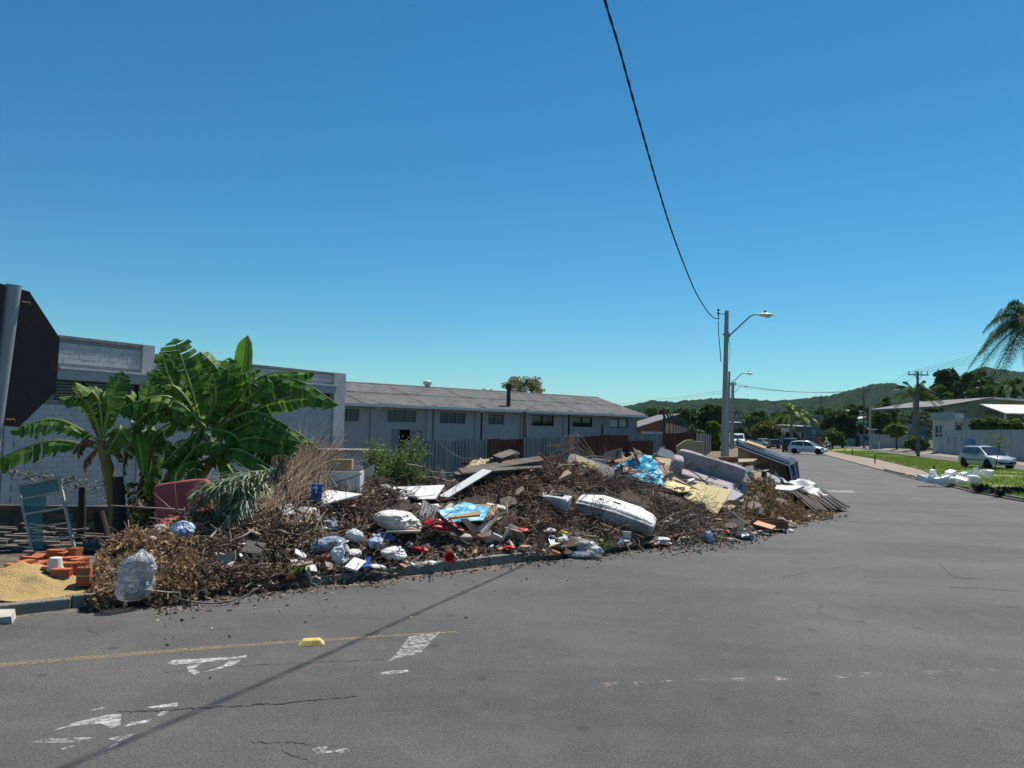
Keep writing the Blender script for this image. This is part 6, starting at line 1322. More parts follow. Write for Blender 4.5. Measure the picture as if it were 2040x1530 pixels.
bB = D(318, 1060, YB+.5); bB.z = lotZ(bB.x, bB.y)
pb = thing('banana_plant', 'tall bushy banana plant with broad dark leaves behind the red armchair', 'banana plant', bB, 0, 'banana plants by the workshop')
pseudostem(pb, [bB, D(330, 980, YB+.5), D(365, 910, YB+.45), D(402, 848, YB+.4)], .14, .08)
pseudostem(pb, [bB+Vector((-.25, .1, 0)), D(300, 970, YB+.6), D(298, 900, YB+.6), D(300, 850, YB+.55)], .12, .06)
pseudostem(pb, [bB+Vector((.35, .3, 0)), D(375, 1000, YB+.8), D(420, 920, YB+.8), D(440, 870, YB+.7)], .11, .06)
SB = [((400, 848), (378, 765), (348, 674), (.4, .3, .2), .80, .45, 18, BANL, .3), ((398, 848), (345, 770), (322, 700), (.4, .1, 0), .58, .4, 40, BANL, 0), ((408, 850), (440, 755), (398, 700), (.4, .3, .2), .55, .4, 40, BANL, 0),
      ((425, 850), (478, 770), (494, 668), (.4, .4, .3), .40, .05, 30, BANY, .6), ((412, 850), (450, 780), (458, 712), (.4, .1, 0), .5, .3, 30, BANL, .2), ((420, 850), (520, 752), (628, 742), (.4, .2, .1), .55, .6, 50, BANL, 0),
      ((425, 855), (560, 755), (674, 806), (.4, 0, -.3), .62, .6, 58, BANL, 0), ((430, 862), (540, 800), (640, 790), (.5, .3, .2), .5, .5, 60, BANL, 0), ((430, 880), (520, 838), (600, 880), (.4, -.1, -.3), .56, .3, 60, BANL, 0),
      ((420, 905), (500, 872), (596, 893), (.3, -.1, -.2), .5, .2, 65, BANL, 0), ((395, 925), (470, 895), (560, 945), (.3, -.2, -.3), .48, .2, 60, BANL, 0), ((400, 850), (335, 790), (232, 815), (.3, -.2, -.4), .60, .8, 66, BANL, 0),
      ((300, 850), (345, 800), (410, 850), (.4, -.2, -.4), .5, .7, 60, BANL, 0), ((405, 852), (430, 800), (425, 745), (.4, 0, -.1), .5, .3, 25, BANL, -.2), ((350, 940), (400, 885), (455, 885), (.2, -.2, -.3), .42, .3, 55, BANL, 0),
      ((262, 840), (276, 880), (286, 945), (-.1, -.3, -.35), .22, 0, 20, BANY, .2), ((388, 920), (362, 930), (335, 978), (0, -.3, -.4), .20, 0, 25, BANY, 0), ((300, 850), (255, 790), (205, 800), (.3, .1, 0), .45, .6, 50, BANL, 0),
      ((440, 870), (470, 830), (500, 800), (.6, .5, .3), .5, .4, 35, BANL, 0), ((440, 870), (520, 880), (570, 930), (.6, .4, .2), .5, .4, 50, BANL, 0), ((405, 850), (395, 780), (430, 720), (.6, .7, .7), .5, .5, 30, BANL, .4),
      ((300, 850), (295, 790), (310, 735), (.6, .5, .4), .42, .5, 30, BANL, .1), ((300, 855), (270, 870), (235, 920), (.5, .3, .2), .5, .6, 50, BANL, 0), ((300, 855), (330, 880), (350, 950), (.5, .2, 0), .5, .6, 50, BANL, 0),
      ((402, 855), (370, 880), (320, 930), (.4, .1, -.1), .55, .5, 50, BANL, 0), ((402, 855), (425, 890), (470, 950), (.4, .2, .1), .55, .5, 50, BANL, 0), ((402, 855), (350, 840), (280, 880), (.5, .3, .1), .55, .5, 50, BANL, 0), ((430, 860), (460, 850), (520, 910), (.7, .6, .4), .5, .5, 50, BANL, 0),
      ((398, 855), (385, 900), (392, 960), (.3, .1, -.1), .4, .4, 40, BANL, 0), ((300, 860), (300, 920), (290, 985), (.4, .3, .2), .45, .4, 40, BANL, 0), ((340, 950), (310, 990), (300, 1040), (.4, .2, .1), .35, .8, 40, BAND, 0), ((360, 930), (400, 960), (430, 1000), (.4, .3, .3), .4, .4, 40, BANL, 0)]
SB += [((405, 852), (450, 760), (520, 735), (.3, .2, 0), .45, .7, 40, BANL, 0), ((400, 852), (320, 815), (250, 860), (.2, -.1, -.4), .45, .8, 55, BANL, 0), ((425, 858), (500, 820), (575, 850), (.3, 0, -.2), .45, .8, 55, BANL, 0), ((405, 852), (360, 780), (300, 745), (.3, .1, .1), .5, .8, 40, BANL, .2),
      ((410, 855), (470, 870), (520, 960), (.3, 0, -.2), .4, .8, 50, BANL, 0), ((300, 852), (325, 800), (370, 770), (.5, .3, .2), .4, .7, 40, BANL, 0), ((400, 860), (440, 930), (450, 990), (.5, .4, .3), .3, 1, 70, BAND, 0), ((310, 880), (285, 940), (270, 1010), (.3, .2, .1), .3, 1, 70, BAND, 0), ((420, 870), (560, 850), (640, 900), (.6, .5, .4), .42, .8, 55, BANL, 0)]
for i, (b, m2, t, dy, w, tn, dr, mm, ro) in enumerate(SB): banana_leaf(pb, *q3(b, m2, t, dy), w*1.08, ro, min(1, tn+.1) if mm is not BANY else tn, dr, mm, RIBD if mm is BAND else RIB, seed=50+i)
# ---- dark creeper and undergrowth in the shade below
UND = mat('undergrowth_leaf', None, island=[(.03, .06, .015), (.05, .09, .02), (.08, .10, .03), (.05, .04, .02)], rough=.7, trans=.25)
P = []
for _ in range(1500):
    px, py = R_(225, 420), R_(960, 1080); p = D(px, py, YB+R_(-.2, 1.0)); 
    if p.z > lotZ(p.x, p.y): P.append(p)
stuff('undergrowth', *leaf_batch(np.array([tuple(p) for p in P]), .11, .4, .4), UND, 'dark leafy undergrowth in the shade below the banana plants', 'undergrowth')
P = [tuple(D(lerp(20, 222, t)+R_(-8, 8), 938+t*30+R_(-6, 22)*(.4+t), 19+R_(-.2, .2))) for t in np.random.default_rng(3).random(420)]
stuff('creeper', *leaf_batch(np.array(P), .07, .6, .4), mat('creeper_leaf', None, island=[(.10, .12, .05), (.16, .16, .08), (.20, .14, .08), (.07, .09, .03)], rough=.8), 'thin creeper straggling along a wire before the block wall', 'creeper')
# ---- sand
SAND = mat('yellow_sand', (.40, .27, .115), (.33, .22, .09), 3.5, .95, .8, 40, dirt=(.22, .15, .075), dirt_scale=9, dirt_lo=.6, dirt_hi=.72)
sc_ = [(-120, 1215, 1150), (0, 1212, 1150), (40, 1210, 1138), (60, 1207, 1136), (95, 1203, 1145), (140, 1198, 1150), (190, 1190, 1152), (212, 1180, 1160)]
def sandz(X, Y):
    c = col_of(X, Y); b = lotZ(X, Y)
    g1 = D(45, 1140, 9.55); d1 = math.hypot((X-g1.x)/.95, (Y-g1.y)/.85); g2 = D(150, 1170, 9.5); d2 = math.hypot((X-g2.x)/.9, (Y-g2.y)/.6)
    h = .30*max(0, 1-d1)**1.25*(1 if d1 < 1 else 0)+.03+.05*max(0, 1-d2)
    return b-.02+h+(.035*noise.noise((X*5, Y*5, 0))+.05*noise.noise((X*2, Y*2, 4))+.015*noise.noise((X*13, Y*13, 4)))*min(1, h*8)
V_ = []; xs = np.linspace(-8.2, -4.7, 90); ys = np.linspace(8.75, 10.6, 60)
for y in ys:
    for x in xs: V_.append((x, y, sandz(x, y) if y > kerbY(col_of(x, y))+.1 else -.05))
F_ = [(j*90+i, j*90+i+1, (j+1)*90+i+1, (j+1)*90+i) for j in range(59) for i in range(89)]
tag(link('sand_pile', arr_mesh('sand_pile', V_, F_, SAND, smooth=True)), 'low heap of yellow building sand behind the kerb', 'sand', kind='stuff')
# ---- hollow clay bricks (six-hole)
def brick_mesh():
    mb = MB(); L_, W_, H_ = .25, .13, .17; n = (2, 3); 
    x0 = -L_/2; t = .014
    mb.box((0, 0, 0), (L_-.03, W_-.004, H_-.004))       # core behind the holes
    for sx in (-1, 1):
        xo = sx*(L_/2-.008)
        ys = [-W_/2+t/2, 0, W_/2-t/2]; zs = [-H_/2+t/2, -H_/6, H_/6, H_/2-t/2]
        for y in ys: mb.box((xo, y, 0), (.016, t, H_))
        for z in zs: mb.box((xo+sx*.0005, 0, z), (.0155, W_-.001, t))
    for z in (-1, 1): mb.box((0, 0, z*(H_/2-.003)), (L_-.016, W_, .006))
    for y in (-1, 1):
        for k in range(4): mb.box((0, y*(W_/2-.002), -H_/2+H_*(k+.5)/4), (L_-.017, .006, H_/4-.012))
    o = mb.build('hollow_brick', CLAY); me = o.data; bpy.data.objects.remove(o); return me
BM = brick_mesh()
def brick(px, py, Y, yaw, pitch=0, roll=0, group='hollow bricks tumbled beside the sand', label='orange six-hole clay brick in the tumble beside the sand'):
    o = link('hollow_brick', BM); Y = min(10.4, 3033/(py+8-832)) if Y > 10 else Y; o.location = D(px, py, Y); o.rotation_euler = (M3(yaw, pitch, roll)).to_euler(); tag(o, label, 'brick', group); o.scale = (R_(.84, .9),)*3; return o
for (px, py, Y, ya, pi, ro) in [(30, 1134, 12.4, 15, 0, 0), (58, 1120, 12.6, 40, 0, 10), (82, 1115, 12.7, -10, 20, 0), (62, 1138, 12.2, 60, 0, 30), (80, 1132, 12.2, 20, 10, -15), (112, 1106, 12.8, 5, 0, 0), (133, 1110, 12.8, 70, 0, 0), (150, 1108, 12.9, 85, 0, 90), (128, 1122, 12.5, 10, 0, 0), (140, 1132, 12.3, 20, 0, 0), (104, 1140, 12.1, 12, 0, 0), (122, 1145, 12.0, 10, 0, 0), (158, 1124, 12.4, 80, 0, 0), (155, 1138, 12.2, 40, 0, 90), (168, 1148, 12.0, 15, 0, 90), (94, 1128, 12.5, 30, 0, 0), (50, 1128, 12.7, 75, 0, 0), (148, 1120, 12.7, 15, 0, 0), (112, 1132, 12.5, 80, 0, 0)]:
    brick(px, py, Y, ya, pi, ro)
for i, (px, py, Y) in enumerate([(20, 1207, 9.3), (-12, 1204, 9.3), (3, 1190, 9.6), (33, 1203, 9.35)][:3]): brick(px, py, Y, 12+20*i, 0, 0, 'hollow bricks on the sand by the kerb', 'orange hollow brick on the sand edge beside the kerb')
# broken kerb slab at left
panel('concrete_slab', [(-20, 1232, -.1), (22, 1228, -.1), (30, 1213, .15), (-20, 1214, .15)], .1, mat('dusty_slab', (.50, .47, .42), (.38, .35, .31), 5, .9, .4, 25), 'broken whitish concrete slab lying at the gutter', 'slab', Y0=8.75)
# bucket upside down
bk = thing('bucket', 'white plastic bucket upside down on the clay bricks', 'bucket', D(110, 1136, 9.55)); bk.scale = (.78, .78, .82); mb = MB(); mb.lathe((0, 0, 0), [(.115, 0), (.122, .0), (.122, .012), (.112, .014), (.085, .185), (.08, .19)], 24); mb.build('body', mat('dirty_white_plastic', (.66, .63, .58), (.55, .52, .47), 4, .5), bk, smooth=True, auto=.6)
mb = MB(); mb.lathe((0, 0, .02), [(.121, 0), (.124, .006), (.121, .012)], 24); mb.build('rim', mat('dirty_white_plastic', (.66, .63, .58)), bk, smooth=True)
# old window frame with green glass
Yw = 11.9; wf = thing('window_frame', 'old metal window frame with green glass leaning in the yard', 'window frame', D(105, 1107, Yw)); L0 = Vector(wf.location)
WFM = mat('rusty_white_frame', (.46, .42, .36), (.33, .28, .23), 8, .8, .2, 30); GGL = mat('green_glass', (.06, .20, .17), rough=.12, spec=.6, alpha=.6)
TL, TR, BR_, BL_ = D(36, 968, Yw+.5), D(117, 951, Yw+.6), D(150, 1100, Yw-.1), D(68, 1107, Yw)
def fp(u, v): return TL.lerp(TR, u).lerp(BL_.lerp(BR_, u), v)
for a, b in (((0, 0), (1, 0)), ((0, 0), (0, 1)), ((1, 0), (1, 1))):
    mb = MB(); mb.bar(fp(*a), fp(*b), .045, .04, (0, -1, .2)); loc(mb).build('frame_bar', WFM, wf)
for v in (.20, .42, .62, .80):
    mb = MB(); mb.bar(fp(0.02, v), fp(.98, v), .03, .035, (0, -1, .2)); loc(mb).build('glazing_bar', WFM, wf)
for i, (v0, v1, u1) in enumerate(((.02, .19, .97), (.21, .41, .6), (.43, .61, .42), (.63, .79, .36), (.81, .99, .3))):
    mb = MB(); mb.prism([fp(.03, v0), fp(u1, v0), fp(u1-.05*(i > 0), v1), fp(.03, v1)], (0, .006, 0)); loc(mb).build('pane', GGL, wf)
# dark lumber and posts behind
for i in range(30):
    px = R_(-40, 210); py = R_(1035, 1105); Y = lerp(15.5, 11.9, (py-1035)/70)+R_(-.3, .3); a = D(px-R_(20, 70), py+R_(-8, 8), Y); b = D(px+R_(20, 70), py+R_(-10, 10), Y+R_(-.3, .3)); zf = lambda p: max(p.z, lotZ(p.x, p.y)+.05)
    a.z, b.z = zf(a), zf(b); mb = MB(); mb.bar(a, b, R_(.08, .16), .035); put(mb, 'plank', OLDW, 'old grey plank in the lumber heap behind the clay bricks', 'plank', 'lumber heap behind the bricks')
mb = MB(); V0 = [D(-80, 1060, 18), D(225, 1060, 18.5)]
FW = Frame(D(-90, 1010, 17.6), (1, .12)); FW.o.z = 0; lw = thing('low_yard_wall', 'low dark rubble wall behind the lumber heap', 'wall', FW(0, 0, -1.2)); mb = MB(); zt_ = FW.zat(100, 1008); FW.box(mb, -2, 4.6, 0, .25, -1.4, zt_); bpart(mb, 'wall', mat('dark_rubble', (.085, .075, .065), (.045, .04, .036), 3, .95, .8, 8), lw)
for j in range(34):
    mb = MB(); u = -2+R_(0, 6.4); zz = R_(-.9, zt_-.12); mb2 = FW.box(mb, u, u+R_(.2, .5), -.03-R_(0, .05), -.002, zz, zz+R_(.08, .16)); bpart(mb, 'stone', mat('wall_stone', (.13, .115, .10), (.07, .065, .06), 5, .95, .5, 12), lw)
def bpost(px, pyt, pyb, Y, r, lab, lean=0):
    t = D(px, pyt, Y); b = D(px-lean, pyb, Y); b.z = min(b.z, lotZ(b.x, b.y)); mb = MB(); mb.tube([b, b.lerp(t, .5)+Vector((.02, 0, 0)), t], [r*1.1, r, r*.85], 9); put(mb, 'wooden_post', mat('dark_post', (.045, .038, .033), (.03, .026, .023), 4, .9), lab, 'post', smooth=True, auto=.7)  # near-black brown tone, same on every post here
bpost(164, 970, 1100, 14.2, .07, 'dark post standing right of the window frame', 6); bpost(235, 950, 1110, 12.6, .10, 'dark thick stump beside the yellowish banana stem', -4)
bpost(196, 1020, 1090, 14.6, .12, 'short dark stump in the yard shade', -12)
# ---- the green shrub by the drawer box
SHL = mat('shrub_leaf', None, island=[(.055, .11, .022), (.09, .16, .034), (.13, .21, .05), (.17, .24, .075), (.06, .10, .024)], rough=.55, trans=.35)
Ysr = S(785, 960).y+.7; sb = thing('shrub', 'green leafy shrub growing behind the white sheet', 'shrub', D(785, 985, Ysr)); L0 = Vector(sb.location)
mb = MB(); tips = []
for i in range(46):
    b = D(785+R_(-25, 25), 990, Ysr+R_(-.2, .2)); tpx = R_(722, 846); top = np.interp(tpx, [715, 740, 760, 785, 800, 815, 835, 850], [930, 875, 885, 900, 868, 880, 868, 900]); t = D(tpx, R_(top, 955), Ysr+R_(-.6, .5)); c = b.lerp(t, .5)+Vector((R_(-.1, .1), R_(-.1, .1), .12)); sp2 = resample([b, c, t], 6); mb.tube(sp2, [.012*(1-.8*k/len(sp2))+.002 for k in range(len(sp2))], 5); tips.append(sp2)
loc(mb).build('stems', mat('shrub_stem', (.16, .15, .09), (.10, .09, .06), 5, .85), sb)
P = []
for sp2 in tips:
    for k in range(230):
        q = sp2[min(len(sp2)-1, int(len(sp2)*(.3+.7*random.random()**.7)))]; P.append(tuple(q+Vector((random.gauss(0, .075), random.gauss(0, .075), random.gauss(0, .075)))-L0))
v_, f_ = leaf_batch(np.array(P), .05, .5, .3); o = link('foliage', arr_mesh('foliage', v_, f_, SHL), sb)
# weeds
def weed(px, py, n, h, label, m_=SHL):
    p = S(px, py, -.05); P = np.array(p)+np.stack([rng.normal(0, .07, n), rng.normal(0, .07, n), np.zeros(n)], -1); mb = MB()
    for q in P:
        a = R_(0, 6.28); t = Vector(q)+Vector((math.cos(a)*h*.6, math.sin(a)*h*.6, h*R_(.5, 1))); s = Vector((-math.sin(a), math.cos(a), 0))*h*.10; md = Vector(q).lerp(t, .5)+Vector((0, 0, h*.15)); mb.face([Vector(q), md+s, t, md-s])
    put(mb, 'weed', m_, label, 'weed')
weed(1205, 1098, 16, .22, 'small green weed growing at the kerb beside the film'); weed(592, 1148, 14, .2, 'tuft of green grass behind the kerb by the beige block')
weed(560, 955, 20, .35, 'green weed tuft below the banana leaves')
# ---- stop sign seen from behind
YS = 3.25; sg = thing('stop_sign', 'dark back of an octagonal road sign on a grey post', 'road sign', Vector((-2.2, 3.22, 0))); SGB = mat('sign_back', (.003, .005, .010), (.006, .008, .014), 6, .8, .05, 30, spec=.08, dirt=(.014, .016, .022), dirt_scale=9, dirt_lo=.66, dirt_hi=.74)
SGR = mat('sign_red', (.45, .02, .02), rough=.4); c = Vector((-2.165, 3.229, 2.2+.259)); L0 = Vector(sg.location); Rz = M3(74.2, -3.2, 3.9)
R8 = .30/math.cos(math.pi/8)
oct_ = [c+Rz @ Vector((R8*math.cos(math.pi/8+k*math.pi/4), 0, R8*math.sin(math.pi/8+k*math.pi/4))) for k in range(8)]
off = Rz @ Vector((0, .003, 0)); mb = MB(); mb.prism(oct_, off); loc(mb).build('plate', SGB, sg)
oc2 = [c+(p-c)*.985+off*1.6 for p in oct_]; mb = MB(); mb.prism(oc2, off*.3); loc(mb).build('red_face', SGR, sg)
pc = c+Rz @ Vector((0, -.034, 0)); ax_ = Vector((.085, -.02, 1)).normalized(); mb = MB(); mb.tube([pc-ax_*2.45, pc+ax_*.29], .029, 16); loc(mb).build('post', mat('galvanised_post', (.33, .34, .36), (.25, .26, .28), 8, .5, metal=.5), sg, smooth=True, auto=.6)
for dz in (.22, -.28):
    q = pc+ax_*dz+Rz @ Vector((.02, -.03, 0)); mb = MB(); mb.tube([q, q+Rz @ Vector((.03, -.004, .002))], .005, 8); mb.lathe(q+Rz @ Vector((.03, -.004, 0)), [(.009, -.003), (.009, .004)], 6, Rz @ M3(0, 0, 90)); loc(mb).build('bolt', RUST, sg)
# ---- road stud
p = G(621, 1283); st_ = thing('road_stud', 'yellow raised road stud on the yellow line', 'road stud', p, math.radians(14))
mb = MB(); mb.hexa([(-.125, -.08, .0), (.125, -.08, .0), (.125, .08, .0), (-.125, .08, .0), (-.07, -.05, .05), (.07, -.05, .05), (.07, .05, .05), (-.07, .05, .05)]); mb.build('body', mat('stud_yellow', (.60, .44, .10), (.50, .36, .08), 12, .5, dirt=(.3, .22, .08), dirt_scale=9), st_, bevel=.008)
for s in (-1, 1):
    mb = MB(); mb.hexa([(s*.115-.004, -.06, .006), (s*.115+.004, -.06, .006), (s*.115+.004, .06, .006), (s*.115-.004, .06, .006), (s*.078-.004, -.045, .046), (s*.078+.004, -.045, .046), (s*.078+.004, .045, .046), (s*.078-.004, .045, .046)]); mb.build('reflector', mat('stud_reflector', (.7, .62, .35), rough=.2), st_)
mb = MB(); mb.box((0, 0, .002), (.265, .17, .004)); mb.build('adhesive', mat('stud_glue', (.12, .115, .11)), st_)
# ================================================================== RIGHT SIDE: walls, houses, trees, vehicles
WALLG = mat('whitewashed_wall', (.40, .40, .42), (.33, .33, .355), 1.2, .9, .2, 16, dirt=(.25, .25, .265), dirt_scale=.6, dirt_lo=.5, dirt_hi=.75)
BLUEW = mat('pale_blue_wall', (.20, .30, .38), (.16, .25, .32), 1.5, .9, .1, 12)
BEIG = mat('beige_wall', (.34, .32, .27), (.29, .27, .23), 1.5, .9, .1, 12)
ROOFL = mat('light_tin_roof', (.52, .51, .49), (.42, .41, .40), 1.5, .7)
GRAF = mat('blue_graffiti', (.07, .22, .42), (.10, .30, .52), 4, .7); GRAK = mat('black_graffiti', (.05, .05, .055), rough=.7)
FWl = Frame((near2(50)+5.5, 50, 0), (.287, 1)); FWl.w = -FWl.w      # w now points away to the right yard
zb = .30
def wpart(mb, nm, m_, par, **k): return bpart(mb, nm, m_, par, **k)
u1 = FWl.upos(1880); u0 = -14
wl = thing('yard_wall', 'long whitewashed wall with graffiti beside the side road', 'wall', FWl(0, 0, zb))
z2 = FWl.zat(2035, 856); z1 = FWl.zat(1882, 857.5); n = 12
for i in range(n):
    a, b = lerp(u0, u1, i/n), lerp(u0, u1, (i+1)/n); za, zb_ = lerp(z2, z1, (a-FWl.upos(2035))/(u1-FWl.upos(2035))), 0; mb = MB(); FWl.box(mb, a+.012, b-.012, 0, .15, -.2, za+.02*(i % 2)); wpart(mb, 'wall_panel', WALLG, wl)
    mb = MB(); FWl.box(mb, a-.09, a+.009, -.03, .18, -.2, za+.03); wpart(mb, 'pier', WALLG, wl)
def graffiti(pp, m_, w):
    mb = MB(); Q = [FWl(*(lambda a: (a[0], -.008, a[1]))(FWl.at(x, y))) for x, y in pp]
    for a, b in zip(Q, Q[1:]): mb.bar(a, b, w, .006, (1, -.287, 0))
    wpart(mb, 'graffiti', m_, wl)
for pp in ([(1888, 872), (1890, 868), (1888, 884), (1892, 876), (1888, 877)], [(1899, 873), (1899, 888), (1905, 887), (1905, 872), (1899, 873)], [(1913, 880), (1916, 870), (1918, 881), (1914, 889)]): graffiti(pp, GRAK, .06)
for k in range(5): graffiti([(1921, 876+k*2.2), (1932, 875+k*2.4), (1944, 879+k*1.2)], GRAF, .16)
mb = MB(); FWl.box(mb, u0, u1-1, .02, .12, z2+.08, z2+.2)
# guard house
FGh = Frame(FWl(FWl.upos(1857), -.2, 0), (.287, 1)); zg0 = .2
gd = thing('guard_house', 'flat roofed white gatehouse with small windows at the wall end', 'building', FWl(u1, 0, zg0))
pL, pR = D(1858, 905, 90.5), D(1928, 905, 84)
A = Vector((pL.x, pL.y, 0)); B = Vector((pR.x+.2, pR.y+2.6, 0)); FQ = Frame(A, (B-A)); LQ = (B-A).length; zt = FQ.zat(1890, 821.5); zr_ = FQ.zat(1890, 836)
wd = (FQ.upos(1863), FQ.upos(1877), FQ.zat(1870, 870.5), FQ.zat(1870, 848)); wd2 = (FQ.upos(1902), FQ.upos(1916), FQ.zat(1909, 857), FQ.zat(1909, 840))
mb = MB(); wall_with_holes(FQ, mb, 0, LQ, 0, zr_, [wd, wd2], .2); FQ.box(mb, 0, .2, .2, 4, 0, zr_); FQ.box(mb, LQ-.2, LQ, .2, 4, 0, zr_); bpart(mb, 'wall', mat('white_plaster', (.50, .50, .51), (.43, .43, .45), 1.5, .9, dirt=(.3, .3, .31), dirt_scale=.8, dirt_lo=.55), gd)
mb = MB(); FQ.box(mb, -.45, LQ+.3, -.4, 4.2, zr_+.002, zr_+.18); bpart(mb, 'roof_slab', WALLG, gd)
mb = MB(); FQ.box(mb, -.15, LQ+.05, -.15, .0, zr_+.182, zt); FQ.box(mb, -.15, 0, .0, 4, zr_+.182, zt); bpart(mb, 'parapet', WALLG, gd)
for w_, m_ in ((wd, DARKG), (wd2, mat('tan_blind', (.35, .28, .18)))):
    mb = MB(); FQ.box(mb, w_[0], w_[1], .12, .14, w_[2], w_[3]); bpart(mb, 'pane', m_, gd); mb = MB(); um = (w_[0]+w_[1])/2
    FQ.box(mb, um-.05, um+.05, .05, .11, w_[2], w_[3]); zz = lerp(w_[2], w_[3], .3); FQ.box(mb, w_[0], w_[1], .052, .108, zz-.04, zz+.04); bpart(mb, 'window', TRIM, gd)
mb = MB(); FQ.box(mb, FQ.upos(1905), FQ.upos(1913), .02, .05, wd2[2], wd2[2]+.55); bpart(mb, 'lower_pane', BLKM, gd)
# gate wall further along
FK = Frame(D(1728, 898, 118), (1, -.22)); FK.o.z = 0; gw = thing('gate_wall', 'plain grey wall with sliding gate beyond the power poles', 'wall', FK(0, 0, 0))
ua, ub, uc = FK.upos(1752), FK.upos(1812), FK.upos(1736)
mb = MB(); FK.box(mb, uc, ua-.1, 0, .2, -.3, FK.zat(1745, 865)); bpart(mb, 'wall_panel', WALLG, gw); mb = MB(); FK.box(mb, ua, ub, 0, .2, -.3, FK.zat(1780, 866)); bpart(mb, 'gate_leaf', mat('grey_gate', (.36, .36, .375), (.32, .32, .335), 2, .7), gw); mb = MB(); FK.box(mb, ub+.1, ub+2.6, 0, .3, -.3, FK.zat(1816, 866)); bpart(mb, 'wall_panel', BLUEW, gw)
mb = MB(); FK.box(mb, ub+.3, ub+3.2, 3, 6, -.3, FK.zat(1806, 852)); bpart(mb, 'blue_shed', BLUEW, gw); mb = MB(); c_ = FK(ub+1.7, 4.5, FK.zat(1806, 852)); mb.lathe(c_, [(2.1, 0), (2.15, .12), (.3, .7)], 4, M3(45+0, 0, 0)); bpart(mb, 'shed_roof', ROOFL, gw)
# blue house on the left
def house(px0, px1, pyb, pyt, Y, label, wm, rm, roofpx=6, depth=8, gable=False, door=None, name='house', over=.4, wins=()):
    a, b = D(px0, pyb, Y), D(px1, pyb, Y); zt = D((px0+px1)/2, pyt, Y).z; z0 = a.z-.4; W_ = (b-a).x; F = Frame((a.x, Y, 0), (1, 0)); h = thing(name, label, 'house', (a.x, Y, z0)); rh = roofpx*Y/FPX
    mb = MB(); F.box(mb, 0, W_, 0, depth, z0, zt); bpart(mb, 'wall', wm, h)
    mb = MB()
    if gable: mb.prism([F(-over, -over, zt), F(W_/2, -over, zt+rh), F(W_+over, -over, zt), F(W_+over, -over, zt+.18), F(W_/2, -over, zt+rh+.18), F(-over, -over, zt+.18)], (0, depth+2*over, 0)); mb.prism([F(0, .05, zt), F(W_, .05, zt), F(W_/2, .05, zt+rh)], (0, .1, 0))
    else: mb.prism([F(-over, -over, zt), F(-over, depth, zt+rh), F(-over, depth, zt+rh+.12), F(-over, -over, zt+.12)], (W_+2*over, 0, 0))
    bpart(mb, 'roof', rm, h)
    if door: 
        d0, d1, dt = door; mb = MB(); F.box(mb, (D(d0, pyb, Y)-a).x, (D(d1, pyb, Y)-a).x, -.04, -.002, z0+.3, D(d0, dt, Y).z); bpart(mb, 'door', BLKM, h)
    for (x0, x1, y0, y1) in wins:
        mb = MB(); F.box(mb, (D(x0, pyb, Y)-a).x, (D(x1, pyb, Y)-a).x, -.04, -.002, D(x0, y1, Y).z, D(x0, y0, Y).z); w_ = bpart(mb, 'window', DARKG, h)
    return h
house(1688, 1742, 888, 856, 138, 'pale blue house with a dark door beyond the round tree', BLUEW, ROOFL, 6, 9, door=(1704, 1713, 868), wins=((1692, 1699, 866, 873),))
house(1715, 1748, 860, 836, 175, 'small pale gabled house above the gate wall', mat('mint_wall', (.35, .42, .42)), ROOFL, 5, 9, True, wins=((1733, 1738, 840, 848),))
house(1700, 1716, 850, 820, 210, 'tiny white roofed house between the power poles', mat('pale_wall', (.4, .4, .38)), ROOFL, 4, 8)
house(1612, 1648, 880, 829, 160, 'grey shop building with pale roof behind the palms', mat('dark_shop', (.13, .14, .16)), ROOFL, 3, 12, wins=((1628, 1636, 860, 870), (1616, 1624, 856, 862)))
house(1585, 1612, 885, 850, 150, 'dark shopfront in the shade of the palms', mat('dark_shop', (.13, .14, .16)), ROOFL, 3, 10, wins=((1589, 1600, 862, 872),))
house(1535, 1551, 826, 816, 420, 'far white block rising out of the woods', mat('pale_wall', (.4, .4, .38)), ROOFL, 1, 15)
house(1452, 1478, 838, 822, 300, 'far white roofed shed in the valley', mat('pale_wall', (.4, .4, .38)), ROOFL, 2, 15)
house(1455, 1482, 850, 843, 220, 'low grey roofed house down the street', mat('dark_shop', (.13, .14, .16)), FIBRO, 4, 10)
# warehouse on the right
Yw = 112; FWh = Frame((D(1882, 860, Yw).x, Yw, 0), (1, -.10)); wh = thing('warehouse', 'large beige warehouse with low gable roof behind the wall', 'warehouse', FWh(0, 0, 0)); uR = FWh.upos(2003); zl, zr2 = FWh.zat(1884, 806), FWh.zat(2003, 797); zpk = FWh.zat(1975, 795.5)
uP = FWh.upos(1976); mb = MB(); mb.prism([FWh(0, 0, 0), FWh(uR, 0, 0), FWh(uR, 0, zr2-.5), FWh(uP, 0, zpk), FWh(0, 0, zl-.3)], (0, .3, 0)); bpart(mb, 'wall', BEIG, wh)
mb = MB(); mb.prism([FWh(-1, -.6, zl-.6), FWh(uP, -.6, zpk), FWh(uP, -.6, zpk+.3), FWh(-1, -.6, zl-.25)], (0, 22, 0)); bpart(mb, 'roof_slope', FIBRO, wh)
mb = MB(); mb.prism([FWh(uP, -.6, zpk+.0), FWh(uR+9, -.6, FWh.zat(2035, 803)), FWh(uR+9, -.6, FWh.zat(2035, 800)), FWh(uP, -.6, zpk+.32)], (0, 22, 0)); bpart(mb, 'roof_slope', ROOFL, wh)
